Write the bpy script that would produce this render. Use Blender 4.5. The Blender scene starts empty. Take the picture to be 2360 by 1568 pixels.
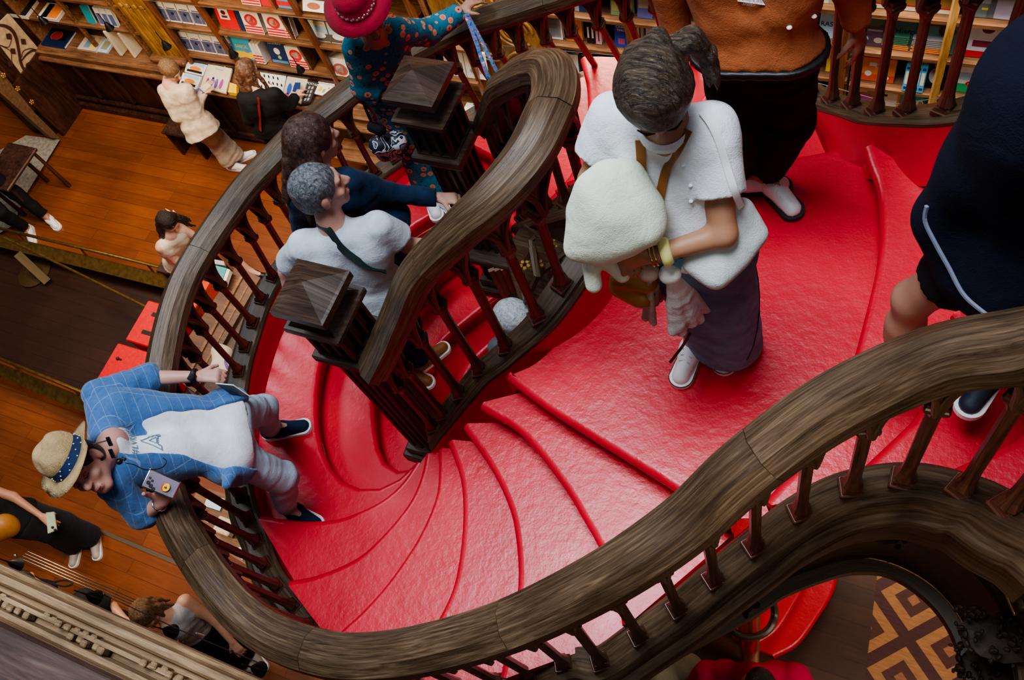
import bpy, bmesh, math, random
import numpy as np
from mathutils import Vector, Matrix
from mathutils.geometry import tessellate_polygon
random.seed(7)
C = bpy.context.scene.collection
# ---------------- survey frame: camera solved from the verticals and horizontals of the room ------
H = 7.4                      # camera height above the shop floor
FPX, TH, RO, AZ = 2119.3, 0.52683, -6.75671705 + 2*math.pi, 7.07559486 - 2*math.pi
_d = np.array([-math.sin(AZ), math.cos(AZ), 0.])
FW = math.sin(TH)*_d + np.array([0, 0, -math.cos(TH)])
_r0 = np.array([math.cos(AZ), math.sin(AZ), 0.]); _u0 = np.cross(_r0, FW)
RT = math.cos(RO)*_r0 + math.sin(RO)*_u0
UP = -math.sin(RO)*_r0 + math.cos(RO)*_u0
def P(x, y, h):
    """point of the place at h metres below the lens level, surveyed at picture position x, y"""
    w = RT*((x-1180)/FPX) - UP*((y-784)/FPX) + FW
    w = w/(-w[2])*h
    return np.array([w[0], w[1], H-h])
YA = 1.725                   # the staircase is mirror-symmetric about y = YA
def mir(p):
    q = np.array(p, float); q[..., 1] = 2*YA - q[..., 1]; return q

# ---------------- materials -----------------
MATS = {}
def nodes(name):
    m = bpy.data.materials.new(name); m.use_nodes = True
    nt = m.node_tree; b = nt.nodes['Principled BSDF']; return m, nt, b
def rgb(c): return (c[0], c[1], c[2], 1)
def mixc(nt, fac, a, b, blend='MIX'):
    n = nt.nodes.new('ShaderNodeMix'); n.data_type = 'RGBA'; n.blend_type = blend
    for s, v in ((n.inputs[0], fac), (n.inputs[6], a), (n.inputs[7], b)):
        if hasattr(v, 'links') or hasattr(v, 'is_output'): nt.links.new(v, s)
        elif isinstance(v, (int, float)): s.default_value = v
        else: s.default_value = rgb(v)
    return n.outputs[2]
def coords(nt, kind, scale):
    tc = nt.nodes.new('ShaderNodeTexCoord'); mp = nt.nodes.new('ShaderNodeMapping')
    mp.inputs['Scale'].default_value = scale
    nt.links.new(tc.outputs[kind], mp.inputs[0]); return mp.outputs[0]
def noise(nt, co, sc, det=4, rough=.55, dist=0):
    n = nt.nodes.new('ShaderNodeTexNoise'); n.inputs['Scale'].default_value = sc
    n.inputs['Detail'].default_value = det; n.inputs['Roughness'].default_value = rough
    n.inputs['Distortion'].default_value = dist
    nt.links.new(co, n.inputs['Vector']); return n.outputs['Fac']
def ramp(nt, fac, stops):
    r = nt.nodes.new('ShaderNodeValToRGB'); e = r.color_ramp.elements
    while len(e) < len(stops): e.new(.5)
    for k, (p, c) in enumerate(stops): e[k].position = p; e[k].color = rgb(c)
    nt.links.new(fac, r.inputs[0]); return r.outputs[0]
def bump(nt, b, fac, strength=.2, dist=.01):
    n = nt.nodes.new('ShaderNodeBump'); n.inputs['Strength'].default_value = strength
    n.inputs['Distance'].default_value = dist
    nt.links.new(fac, n.inputs['Height']); nt.links.new(n.outputs[0], b.inputs['Normal'])
def plain(name, col, rough=.6, metal=0, nz=0, nsc=30, bmp=0, bsc=60, spec=.5, coat=0, emis=0, kind='Object', sheen=0):
    if name in MATS: return MATS[name]
    m, nt, b = nodes(name)
    b.inputs['Base Color'].default_value = rgb(col); b.inputs['Roughness'].default_value = rough
    b.inputs['Metallic'].default_value = metal; b.inputs['Specular IOR Level'].default_value = spec
    b.inputs['Coat Weight'].default_value = coat; b.inputs['Sheen Weight'].default_value = sheen
    co = coords(nt, kind, (1, 1, 1))
    f = noise(nt, co, nsc)
    k = nz if nz else .06
    nt.links.new(ramp(nt, f, [(.3, [c*(1-k) for c in col]), (.7, [min(1, c*(1+k)) for c in col])]), b.inputs['Base Color'])
    if bmp: bump(nt, b, noise(nt, co, bsc, 3), bmp, .01)
    if emis:
        b.inputs['Emission Color'].default_value = rgb(col); b.inputs['Emission Strength'].default_value = emis
    MATS[name] = m; return m
def wood(name, dark, mid, light, kind='UV', sc=(1.2, 22, 22), rough=.42, bmp=.25, coat=0, ring=9):
    if name in MATS: return MATS[name]
    m, nt, b = nodes(name); b.inputs['Roughness'].default_value = rough
    b.inputs['Coat Weight'].default_value = coat; b.inputs['Coat Roughness'].default_value = .25
    co = coords(nt, kind, sc)
    big = noise(nt, coords(nt, kind, (1, 2.2, 2.2) if kind == 'UV' else (1, 1, 1)), 1.7, 3, .5, 1.2)
    fine = noise(nt, co, 2.2, 6, .62, 1.1)
    ringn = noise(nt, coords(nt, kind, tuple(x*.33 for x in sc)), 3.2, 2, .4, 2.5)
    c1 = ramp(nt, fine, [(.3, dark), (.52, mid), (.78, light)])
    c2 = ramp(nt, ringn, [(.38, [x*.6 for x in dark]), (.5, mid), (.54, [x*.5 for x in dark]), (.68, light)])
    cc = mixc(nt, .32, c1, c2)
    c3 = ramp(nt, big, [(.3, (.42, .40, .38)), (.65, (1, 1, 1))])
    nt.links.new(mixc(nt, .8, cc, c3, 'MULTIPLY'), b.inputs['Base Color'])
    rr = nt.nodes.new('ShaderNodeMapRange'); rr.inputs[3].default_value = rough*.75; rr.inputs[4].default_value = min(1, rough*1.4)
    nt.links.new(fine, rr.inputs[0]); nt.links.new(rr.outputs[0], b.inputs['Roughness'])
    bump(nt, b, fine, bmp, .004)
    MATS[name] = m; return m

# ---------------- mesh builder -----------------
def nrm(v):
    v = np.asarray(v, float); l = np.linalg.norm(v); return v/l if l > 1e-9 else v
class MB:
    def __init__(s): s.v = []; s.f = []; s.uv = []; s.mi = []; s.cur = 0
    def add(s, vs, fs, uvs=None):
        o = len(s.v); s.v += [tuple(map(float, v)) for v in vs]
        s.uv += [tuple(u) for u in uvs] if uvs is not None else [(v[0]+v[2]*.3, v[1]+v[2]*.7) for v in vs]
        s.f += [tuple(o+i for i in f) for f in fs]; s.mi += [s.cur]*len(fs); return s
    def box(s, c, size, ax=None, taper=1, taper2=None, bev=0):
        """box centred on c; ax = 3 axes; taper scales the top face"""
        c = np.asarray(c, float); a = np.eye(3) if ax is None else np.asarray(ax, float)
        h = np.asarray(size, float)/2; t2 = taper if taper2 is None else taper2
        vs = []
        if bev:
            bx = min(bev, h[0]*.9, h[1]*.9, h[2]*.9)
            rings = []
            for z, ins in ((-h[2], bx), (-h[2]+bx, 0), (h[2]-bx, 0), (h[2], bx)):
                k = 1 if z < 0 else taper; k2 = 1 if z < 0 else t2
                X = h[0]*k-ins; Y = h[1]*k2-ins; q = bx if ins == 0 else bx*.4
                rings.append([(X-q, -Y, z), (X, -Y+q, z), (X, Y-q, z), (X-q, Y, z), (-X+q, Y, z), (-X, Y-q, z), (-X, -Y+q, z), (-X+q, -Y, z)])
            for r in rings: vs += [c+a[0]*x+a[1]*y+a[2]*z for x, y, z in r]
            fs = [tuple(range(7, -1, -1)), tuple(range(24, 32))]
            for k in range(3):
                for j in range(8): fs.append((k*8+j, k*8+(j+1) % 8, k*8+8+(j+1) % 8, k*8+8+j))
            L = int(np.argmax(h)); o = [i for i in range(3) if i != L]
            return s.add(vs, fs, [((v-c)@a[L], (v-c)@a[o[0]]+(v-c)@a[o[1]]) for v in vs])
        for z in (-1, 1):
            k = 1 if z < 0 else taper; k2 = 1 if z < 0 else t2
            for x, y in ((-1, -1), (1, -1), (1, 1), (-1, 1)):
                vs.append(c+a[0]*x*h[0]*k+a[1]*y*h[1]*k2+a[2]*z*h[2])
        L = int(np.argmax(h)); o = [i for i in range(3) if i != L]
        uv = [((v-c)@a[L], (v-c)@a[o[0]]+(v-c)@a[o[1]]) for v in vs]
        return s.add(vs, [(3, 2, 1, 0), (4, 5, 6, 7), (0, 1, 5, 4), (1, 2, 6, 5), (2, 3, 7, 6), (3, 0, 4, 7)], uv)
    def beam(s, a, b, w, t, up=(0, 0, 1)):
        a = np.asarray(a, float); b = np.asarray(b, float); d = b-a; L = np.linalg.norm(d); x = d/L
        y = nrm(np.cross(up, x)); z = np.cross(x, y)
        return s.box((a+b)/2, (L, w, t), (x, y, z))
    def tube(s, pts, r, n=10, caps=True, flat=1.0, up=None):
        pts = np.asarray(pts, float); rr = np.full(len(pts), r, float) if np.isscalar(r) else np.asarray(r, float)
        T = np.gradient(pts, axis=0) if len(pts) > 2 else np.array([pts[1]-pts[0]]*2)
        nn = None; vs = []; uv = []; L = 0
        for i, p in enumerate(pts):
            t = nrm(T[i]); a = np.array(up if up is not None else (0, 0, 1.), float) if nn is None or up is not None else nn
            if abs(a@t) > .98: a = np.array([1., 0, 0])
            nn = nrm(a-(a@t)*t); b2 = np.cross(t, nn)
            if i: L += np.linalg.norm(p-pts[i-1])
            for k in range(n+1):
                q = 2*math.pi*k/n; vs.append(p+rr[i]*(math.cos(q)*nn*flat+math.sin(q)*b2)); uv.append((L, k/n*2*math.pi*rr[i]))
        fs = []
        for i in range(len(pts)-1):
            for k in range(n): a = i*(n+1)+k; fs.append((a, a+1, a+n+2, a+n+1))
        if caps:
            fs.append(tuple(range(n-1, -1, -1))); o = (len(pts)-1)*(n+1); fs.append(tuple(o+k for k in range(n)))
        return s.add(vs, fs, uv)
    def lathe(s, base, prof, n=20, axis=(0, 0, 1)):
        z = nrm(axis); x = nrm(np.cross(z, (0.3, 1, .1))); y = np.cross(z, x); base = np.asarray(base, float)
        vs = []; fs = []
        for r, w in prof:
            for k in range(n):
                q = 2*math.pi*k/n; vs.append(base+z*w+r*(x*math.cos(q)+y*math.sin(q)))
        for i in range(len(prof)-1):
            for k in range(n): fs.append((i*n+k, i*n+(k+1) % n, (i+1)*n+(k+1) % n, (i+1)*n+k))
        fs.append(tuple(range(n-1, -1, -1))); o = (len(prof)-1)*n; fs.append(tuple(o+k for k in range(n)))
        return s.add(vs, fs)
    def sweep(s, path, prof, plumb=True, closed=True, caps=True):
        path = np.asarray(path, float); T = np.gradient(path, axis=0); vs = []; uv = []; M = len(prof); L = 0
        pl = [0]
        for i in range(1, M+1): pl.append(pl[-1]+math.dist(prof[i % M], prof[i-1]))
        for i, p in enumerate(path):
            t = nrm(T[i]); lat = nrm(np.cross(t, (0, 0, 1.))); up = np.array([0, 0, 1.]) if plumb else np.cross(lat, t)
            if i: L += np.linalg.norm(p-path[i-1])
            for k in range(M+1 if closed else M):
                u, w = prof[k % M]; vs.append(p+lat*u+up*w); uv.append((L, pl[k]))
        R = M+1 if closed else M; fs = []
        for i in range(len(path)-1):
            for k in range(R-1): a = i*R+k; fs.append((a, a+R, a+R+1, a+1))
        if closed and caps:
            fs.append(tuple(range(M))); o = (len(path)-1)*R; fs.append(tuple(o+k for k in range(M-1, -1, -1)))
        return s.add(vs, fs, uv)
    def poly(s, pts, flip=False):
        tri = tessellate_polygon([[Vector(p) for p in pts]])
        fs = []
        for t in tri:
            a, b, c = (np.asarray(pts[i]) for i in t); n = np.cross(b-a, c-a)[2]
            if abs(n) < 1e-9: fs.append(tuple(t)); continue
            fs.append(tuple(t) if (n > 0) != flip else tuple(t)[::-1])
        return s.add(pts, fs, [(p[0], p[1]) for p in pts])
    def prism(s, pts, depth):
        """planar outline extruded by the vector depth"""
        pts = [np.asarray(p, float) for p in pts]; n = len(pts); d = np.asarray(depth, float)
        tri = tessellate_polygon([[Vector(p) for p in pts]])
        vs = pts+[p+d for p in pts]
        fs = [tuple(t) for t in tri]+[tuple(i+n for i in t)[::-1] for t in tri]+[(i, (i+1) % n, n+(i+1) % n, n+i) for i in range(n)]
        return s.add(vs, fs)
    def ball(s, c, r, n=12, sc=(1, 1, 1), ax=None):
        c = np.asarray(c, float); a = np.eye(3) if ax is None else np.asarray(ax); vs = []; m = n//2
        for i in range(m+1):
            th = math.pi*i/m
            for k in range(n):
                q = 2*math.pi*k/n
                l = (r*sc[0]*math.sin(th)*math.cos(q), r*sc[1]*math.sin(th)*math.sin(q), r*sc[2]*math.cos(th))
                vs.append(c+a[0]*l[0]+a[1]*l[1]+a[2]*l[2])
        fs = [(i*n+k, (i+1)*n+k, (i+1)*n+(k+1) % n, i*n+(k+1) % n) for i in range(m) for k in range(n)]
        return s.add(vs, fs)
    def mirror(s):
        q = MB(); q.v = [(x, 2*YA-y, z) for x, y, z in s.v]; q.uv = list(s.uv); q.f = [f[::-1] for f in s.f]; q.mi = list(s.mi); return q
    def merge(s, o):
        k = len(s.v); s.v += o.v; s.uv += o.uv; s.f += [tuple(i+k for i in f) for f in o.f]; s.mi += o.mi; return s
    def build(s, name, mat, parent=None, smooth=False, auto=None):
        me = bpy.data.meshes.new(name)
        off = np.array(parent_world(parent)) if parent is not None else None
        own = None
        v = np.array(s.v)
        if parent is None:
            own = np.array([v[:, 0].mean(), v[:, 1].mean(), v[:, 2].min()]); v = v-own
        else: v = v-off
        me.from_pydata([tuple(p) for p in v], [], s.f)
        ul = me.uv_layers.new(name='UVMap')
        idx = np.zeros(len(me.loops), int); me.loops.foreach_get('vertex_index', idx)
        ul.data.foreach_set('uv', np.array(s.uv, dtype=np.float32)[idx].ravel())
        for m in (mat if isinstance(mat, (list, tuple)) else [mat]): me.materials.append(m)
        if isinstance(mat, (list, tuple)): me.polygons.foreach_set('material_index', s.mi)
        if smooth: me.polygons.foreach_set('use_smooth', [True]*len(me.polygons))
        me.validate(); me.update()
        o = bpy.data.objects.new(name, me); C.objects.link(o)
        if own is not None: o.location = own
        if parent is not None: o.parent = parent
        if auto is not None:
            bm = bmesh.new(); bm.from_mesh(me); bmesh.ops.recalc_face_normals(bm, faces=bm.faces)
            for f in bm.faces: f.smooth = True
            for e in bm.edges:
                if len(e.link_faces) == 2 and e.calc_face_angle(0) > math.radians(auto): e.smooth = False
            bm.to_mesh(me); bm.free()
        return o
def parent_world(o):
    p = np.zeros(3)
    while o is not None: p = p+np.array(o.location); o = o.parent
    return p
def thing(name, loc, label, cat, group=None, kind=None):
    o = bpy.data.objects.new(name, None); C.objects.link(o); o.location = tuple(map(float, loc)); o.empty_display_size = .1
    return tag(o, label, cat, group, kind)
def tag(o, label=None, cat=None, group=None, kind=None):
    if label: o['label'] = label
    if cat: o['category'] = cat
    if group: o['group'] = group
    if kind: o['kind'] = kind
    return o
def catmull(p, n=12, ends=None):
    p = np.asarray(p, float); p = np.vstack([2*p[0]-p[1], p, 2*p[-1]-p[-2]]); o = []
    for i in range(1, len(p)-2):
        a, b, c, d = p[i-1:i+3]
        for t in np.linspace(0, 1, n, endpoint=False):
            o.append(.5*(2*b+(c-a)*t+(2*a-5*b+4*c-d)*t*t+(-a+3*b-3*c+d)*t**3))
    o.append(p[-2]); return np.array(o)
def resample(p, n):
    p = np.asarray(p, float); s = np.r_[0, np.cumsum(np.linalg.norm(np.diff(p, axis=0), axis=1))]
    t = np.linspace(0, s[-1], n); return np.stack([np.interp(t, s, p[:, k]) for k in range(p.shape[1])], 1)
def copy_tree(o, parent=None, loc=None, rz=None):
    c = o.copy(); C.objects.link(c); c.parent = parent
    if loc is not None: c.location = loc
    if rz is not None: c.rotation_euler = (0, 0, rz)
    for ch in list(o.children):
        k = ch.copy(); C.objects.link(k); k.parent = c
        for g in list(ch.children): q = g.copy(); C.objects.link(q); q.parent = k
    return c

# ---------------- colours ----------------
M_RAIL = wood('oiled dark oak handrail', (.040, .023, .013), (.135, .082, .046), (.30, .20, .12), sc=(2, 42, 42), rough=.36, bmp=.35)
M_ARCH = wood('lit brown tracery oak', (.05,.028,.014), (.17,.10,.052), (.30,.19,.11), rough=.38, bmp=.2)
M_CURB = wood('worn oak string', (.035, .021, .012), (.115, .07, .04), (.22, .145, .085), rough=.42, bmp=.35)
M_BAL = wood('red stained baluster oak', (.05, .02, .012), (.15, .055, .034), (.27, .125, .075), rough=.32, bmp=.15)
M_NEWEL = wood('dark newel walnut', (.03, .018, .013), (.085, .05, .034), (.17, .11, .08), rough=.33, bmp=.2)
def redpaint():
    m, nt, b = nodes('glossy red stair paint')
    co = coords(nt, 'Object', (1, 1, 1))
    a = noise(nt, co, 2.2, 3); g = noise(nt, co, 90, 2)
    c = ramp(nt, a, [(.3, (.55, .008, .024)), (.7, (.68, .016, .038))])
    nt.links.new(c, b.inputs['Base Color'])
    b.inputs['Specular IOR Level'].default_value = .55
    mr = nt.nodes.new('ShaderNodeMapRange'); mr.inputs[3].default_value = .26; mr.inputs[4].default_value = .42
    nt.links.new(noise(nt, co, 7, 4), mr.inputs[0]); nt.links.new(mr.outputs[0], b.inputs['Roughness'])
    f = noise(nt, co, 26, 5, .6); mm = nt.nodes.new('ShaderNodeMath'); mm.operation = 'MULTIPLY_ADD'
    nt.links.new(g, mm.inputs[0]); mm.inputs[1].default_value = .12; nt.links.new(f, mm.inputs[2])
    bump(nt, b, mm.outputs[0], .42, .006)
    MATS['red'] = m; return m
M_RED = redpaint()
# joints: (picture x, picture y, height above that person's footing g)
PEOPLE = dict(
 WA=dict(g=3.35, head=(1507,213,1.47), neck=(1535,292,1.33), sA=(1412,262,1.30), sB=(1640,290,1.30), eA=(1362,415,1.10), wA=(1425,545,1.02), eB=(1668,540,1.06), wB=(1508,588,1.03), hA=(1555,540,.92), hB=(1655,570,.90), kA=(1598,680,.5), kB=(1680,680,.5), aA=(1600,775,.09), aB=(1694,742,.09), tA=(1562,884,.03), tB=(1684,790,.03)),
 OM=dict(g=3.35, head=(1760,-420,1.62), neck=(1755,-250,1.5), sA=(1570,-190,1.42), sB=(1905,-190,1.42), eA=(1545,-40,1.15), wA=(1560,110,.92), eB=(1960,-60,1.15), wB=(1975,60,.95), hA=(1688,122,.94), hB=(1808,122,.94), kA=(1702,305,.52), kB=(1822,275,.52), aA=(1700,395,.12), aB=(1768,395,.1), tA=(1712,425,.03), tB=(1812,466,.03)),
 NC=dict(g=3.02, head=(2560,-100,1.6), neck=(2520,60,1.45), sA=(2340,190,1.4), sB=(2650,250,1.4), eA=(2255,390,1.12), wA=(2190,520,.92), eB=(2700,450,1.12), wB=(2750,600,.9), hA=(2330,560,.88), hB=(2460,600,.88), kA=(2105,690,.50), kB=(2350,740,.48), aA=(2060,830,.12), aB=(2290,860,.14), tA=(2000,870,.05), tB=(2255,905,.19)),
 HM=dict(g=4.505, crown=(112,1098,1.62), head=(192,1076,1.42), neck=(248,1030,1.31), sA=(222,912,1.25), sB=(258,1118,1.25), eA=(345,872,1.12), wA=(458,868,1.06), eB=(330,1185,1.05), wB=(372,1158,1.12), hA=(530,960,.86), hB=(530,1050,.86), kA=(604,945,.50), kB=(648,1100,.48), aA=(622,985,.10), aB=(660,1168,.10), tA=(708,980,.03), tB=(728,1208,.03)),
 GM=dict(g=4.60, head=(738,435,1.62), neck=(760,500,1.47), sA=(700,565,1.38), sB=(872,520,1.38), eA=(660,625,1.10), wA=(668,690,.95), eB=(940,565,1.17), wB=(990,562,1.12), hA=(800,700,.92), hB=(880,670,.92), kA=(870,780,.5), kB=(935,750,.5), aA=(925,850,.09), aB=(965,830,.09), tA=(960,870,.03), tB=(985,830,.03)),
 NW=dict(g=4.505, head=(722,325,1.50), neck=(740,400,1.36), sA=(690,450,1.28), sB=(800,415,1.28), eA=(700,520,1.02), wA=(760,540,.95), eB=(890,445,1.05), wB=(1010,455,.93), hA=(850,520,.86), hB=(890,510,.86), kA=(900,600,.45), kB=(930,590,.45), aA=(935,660,.09), aB=(960,650,.09), tA=(960,640,.03), tB=(985,635,.03)),
 TW=dict(g=4.40, head=(843,35,1.52), neck=(860,75,1.40), sA=(822,105,1.33), sB=(905,70,1.33), eA=(840,200,1.05), wA=(880,215,1.0), eB=(985,75,1.10), wB=(1062,28,1.06), hA=(885,210,.88), hB=(930,200,.88), kA=(945,330,.47), kB=(970,320,.47), aA=(985,440,.08), aB=(1012,445,.08), tA=(1000,478,.03), tB=(1030,470,.03)),
 GC=dict(g=7.4, head=(393,163,1.46), neck=(388,190,1.36), sA=(378,208,1.30), sB=(428,205,1.28), eA=(410,268,1.03), wA=(455,225,1.08), eB=(450,250,1.02), wB=(470,212,1.08), hA=(445,290,.86), hB=(465,280,.86), kA=(490,320,.47), kB=(500,315,.47), aA=(530,378,.08), aB=(548,360,.08), tA=(545,385,.03), tB=(562,362,.03)),
 BW=dict(g=7.4, head=(570,163,1.52), neck=(585,200,1.38), sA=(562,225,1.32), sB=(632,215,1.32), eA=(575,275,1.05), wA=(600,270,1.0), eB=(665,245,1.08), wB=(682,222,1.05), hA=(610,290,.88), hB=(640,285,.88), kA=(640,340,.47), kB=(660,335,.47), aA=(665,385,.08), aB=(680,375,.08), tA=(672,392,.03), tB=(690,378,.03)),
 SW=dict(g=7.4, head=(388,512,1.12), neck=(392,535,1.02), sA=(370,570,.95), sB=(420,530,.95), eA=(405,600,.72), wA=(440,610,.62), eB=(440,540,.85), wB=(408,512,1.05), hA=(405,600,.50), hB=(430,580,.50), kA=(500,560,.55), kB=(500,550,.58), aA=(575,625,.10), aB=(555,630,.08), tA=(605,635,.04), tB=(580,650,.03)),
 PG=dict(g=7.4, head=(335,1415,1.50), neck=(372,1418,1.38), sA=(385,1450,1.32), sB=(425,1385,1.32), eA=(395,1475,1.05), wA=(385,1490,1.1), eB=(495,1430,1.08), wB=(535,1480,.95), hA=(450,1465,.88), hB=(475,1440,.88), kA=(510,1500,.48), kB=(520,1490,.47), aA=(560,1530,.08), aB=(575,1505,.08), tA=(585,1540,.03), tB=(592,1520,.03)),
 PP=dict(g=7.4, head=(-140,1120,1.55), neck=(-110,1130,1.42), sA=(-90,1105,1.36), sB=(-80,1170,1.36), eA=(30,1145,1.1), wA=(95,1190,.95), eB=(-30,1200,1.08), wB=(-20,1240,.9), hA=(60,1180,.88), hB=(45,1210,.88), kA=(140,1205,.48), kB=(120,1225,.48), aA=(212,1240,.08), aB=(170,1255,.08), tA=(222,1285,.03), tB=(168,1297,.03)),
 LL=dict(g=7.4, head=(-190,250,1.6), neck=(-170,280,1.46), sA=(-180,310,1.4), sB=(-130,280,1.4), eA=(-150,350,1.1), wA=(-110,390,.9), eB=(-90,330,1.1), wB=(-60,380,.9), hA=(-75,410,.9), hB=(-50,385,.9), kA=(0,490,.48), kB=(35,445,.48), aA=(60,525,.1), aB=(105,498,.1), tA=(72,550,.03), tB=(138,530,.03)),
 WH=dict(g=5.45, head=(1178,735,1.48), neck=(1195,765,1.36), sA=(1150,800,1.3), sB=(1260,780,1.3), eA=(1170,860,1.05), wA=(1200,880,.95), eB=(1290,850,1.05), wB=(1280,880,.95), hA=(1230,880,.88), hB=(1280,870,.88), kA=(1260,940,.48), kB=(1310,935,.48), aA=(1300,1000,.08), aB=(1340,990,.08), tA=(1290,1000,.03), tB=(1330,1000,.03)),
 RP=dict(g=7.4, head=(1755,1592,1.5), neck=(1735,1580,1.38), sA=(1630,1555,1.3), sB=(1835,1560,1.3), eA=(1600,1600,1.05), wA=(1640,1640,1.0), eB=(1860,1620,1.05), wB=(1830,1660,1.0), hA=(1700,1640,.88), hB=(1770,1640,.88), kA=(1705,1700,.48), kB=(1770,1700,.48), aA=(1710,1750,.08), aB=(1765,1750,.08), tA=(1715,1690,.03), tB=(1765,1690,.03)),
 BK=dict(g=7.4, head=(60,1345,1.5), neck=(110,1370,1.38), sA=(140,1430,1.3), sB=(190,1375,1.3), eA=(220,1440,1.1), wA=(280,1450,1.08), eB=(260,1400,1.1), wB=(290,1430,1.08), hA=(260,1470,.9), hB=(280,1450,.9), kA=(340,1490,.5), kB=(350,1480,.5), aA=(400,1520,.08), aB=(410,1510,.08), tA=(410,1540,.03), tB=(430,1530,.03)),
)
# ======================= STAIRCASE =======================
CURB = [((2500,1290),2.35),((2420,1225),2.42),((2330,1180),2.5),((2240,1140),2.62),((2100,1110),2.77),((1950,1130),2.91),((1830,1190),3.05),((1735,1265),3.2),((1640,1340),3.32),
 ((1555,1410),3.45),((1470,1470),3.55),((1380,1530),3.65)]
RAILH = [((1200,1430),2.82),((1050,1480),2.95),((900,1510),3.07),((760,1510),3.18),((620,1462),3.3)]
CURB2 = [((640,1350),4.3),((590,1230),4.38),((560,1150),4.4),((545,1000),4.42),((552,870),4.42),((585,750),4.4)]
cp = [P(*q, h) for q, h in CURB]+[P(*q, h)+np.array([0, 0, -.88]) for q, h in RAILH]+[P(*q, h) for q, h in CURB2]
ax_c = np.array([-3.44, YA, H-4.38])
half = cp+[ax_c]
full = half+[mir(p) for p in cp[::-1]]
OUT = resample(catmull(full, 14), 420)
# smooth heights a little
for _ in range(14): OUT[1:-1, 2] = (OUT[:-2, 2]+2*OUT[1:-1, 2]+OUT[2:, 2])/4
OUT = (OUT+mir(OUT[::-1]))/2
# handrail heights above the string (surveyed along the rail)
RAILPX = [((2330,800),1.83),((2200,815),1.93),((2050,870),2.07),((1900,945),2.19),((1780,1030),2.29),((1680,1110),2.37),((1600,1190),2.49),((1500,1265),2.55),((1380,1340),2.66),
 ((1200,1430),2.82),((1050,1480),2.95),((900,1510),3.07),((760,1510),3.18),((620,1462),3.3),((530,1388),3.38),((450,1280),3.45),((400,1190),3.5),((375,1100),3.53),((362,950),3.58),((375,820),3.6),((410,680),3.61),((460,580),3.61)]
rp = [P(*q, h) for q, h in RAILPX]
rp = [rp[0]+(rp[0]-rp[1])*2.2, rp[0]+(rp[0]-rp[1])*1.1]+rp
rp[0][1] -= .12
FARPX = [((560,436),3.62),((600,392),3.63),((690,300),3.64),((770,237),3.66),((844,180),3.66),((953,112),3.62),((1065,60),3.52),((1180,20),3.38)]
RAIL = resample(catmull(rp+[P(*q, h) for q, h in FARPX]+[mir(p) for p in rp[:13][::-1]], 14), 420)
for _ in range(8): RAIL[1:-1] = (RAIL[:-2]+2*RAIL[1:-1]+RAIL[2:])/4
LOOP = [((855,850),3.28),((880,800),3.14),((915,720),2.93),((960,625),2.70),((1060,522),2.48),((1140,450),2.38),((1215,360),2.33)]
lp = [P(*q, h) for q, h in LOOP]
LRAIL = resample(catmull(lp+[np.array([-1.145, YA, H-2.31])]+[mir(p) for p in lp[::-1]], 14), 200)
for _ in range(3): LRAIL[1:-1] = (LRAIL[:-2]+2*LRAIL[1:-1]+LRAIL[2:])/4
IN = [((985,1005),4.12),((1005,980),4.03),((1024,957),3.94),((1061,910),3.77),((1108,856),3.59),((1169,805),3.41),((1240,737),3.22),((1298,659),3.13)]
ip = [P(*q, h) for q, h in IN]
INS = resample(catmull(ip+[np.array([-1.14, YA, H-3.10])]+[mir(p) for p in ip[::-1]], 14), 200)
for _ in range(3): INS[1:-1] = (INS[:-2]+2*INS[1:-1]+INS[2:])/4
RPROF = [(-.034,.052),(.034,.052),(.078,.022),(.084,-.022),(.066,-.036),(.06,-.06),(-.06,-.06),(-.066,-.036),(-.084,-.022),(-.078,.022)]
CPROF = [(.062,-.02),(.062,0),(.05,.014),(-.062,.014),(-.074,.0),(-.085,-.03),(-.118,-.045),(-.125,-.075),(-.10,-.10),(-.10,-.30),(-.085,-.32),(.04,-.32)]
IPROF = [(.075,-.03),(.078,-.006),(.066,.006),(.055,.0),(.05,.012),(-.055,.012),(-.065,0),(-.075,-.04),(-.06,-.06),(-.06,-.30),(.05,-.30)]
def jointed(path, cuts):
    b = MB()
    for i, (a, c) in enumerate(zip(cuts[:-1], cuts[1:])):
        q = MB(); seg = path[a:c+1].copy(); T = nrm(seg[-1]-seg[-2]); seg[-1] = seg[-1]-T*.0012
        if i: T0 = nrm(seg[1]-seg[0]); seg[0] = seg[0]+T0*.0012
        k = 1+.004*(i % 2); q.sweep(seg, [(u*k, w*k) for u, w in RPROF], plumb=False); q.uv = [(u+3.7*i, v+.9*i) for u, v in q.uv]; b.merge(q)
    return b
def arclen(p): return np.r_[0, np.cumsum(np.linalg.norm(np.diff(p[:, :2], axis=0), axis=1))]
def at_s(p, S, s): return np.array([np.interp(s, S, p[:, k]) for k in range(3)])
def nearest(p, xy):
    d = np.linalg.norm(p[:, :2]-np.asarray(xy)[:2], axis=1); return int(d.argmin())
def frame(p, S, s):
    t = at_s(p, S, min(s+.02, S[-1]))-at_s(p, S, max(s-.02, 0)); t[2] = 0; t = nrm(t); return np.array([t, np.cross((0, 0, 1.), t), (0, 0, 1.)])
CAPD = .25   # capital below rail centre
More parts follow.
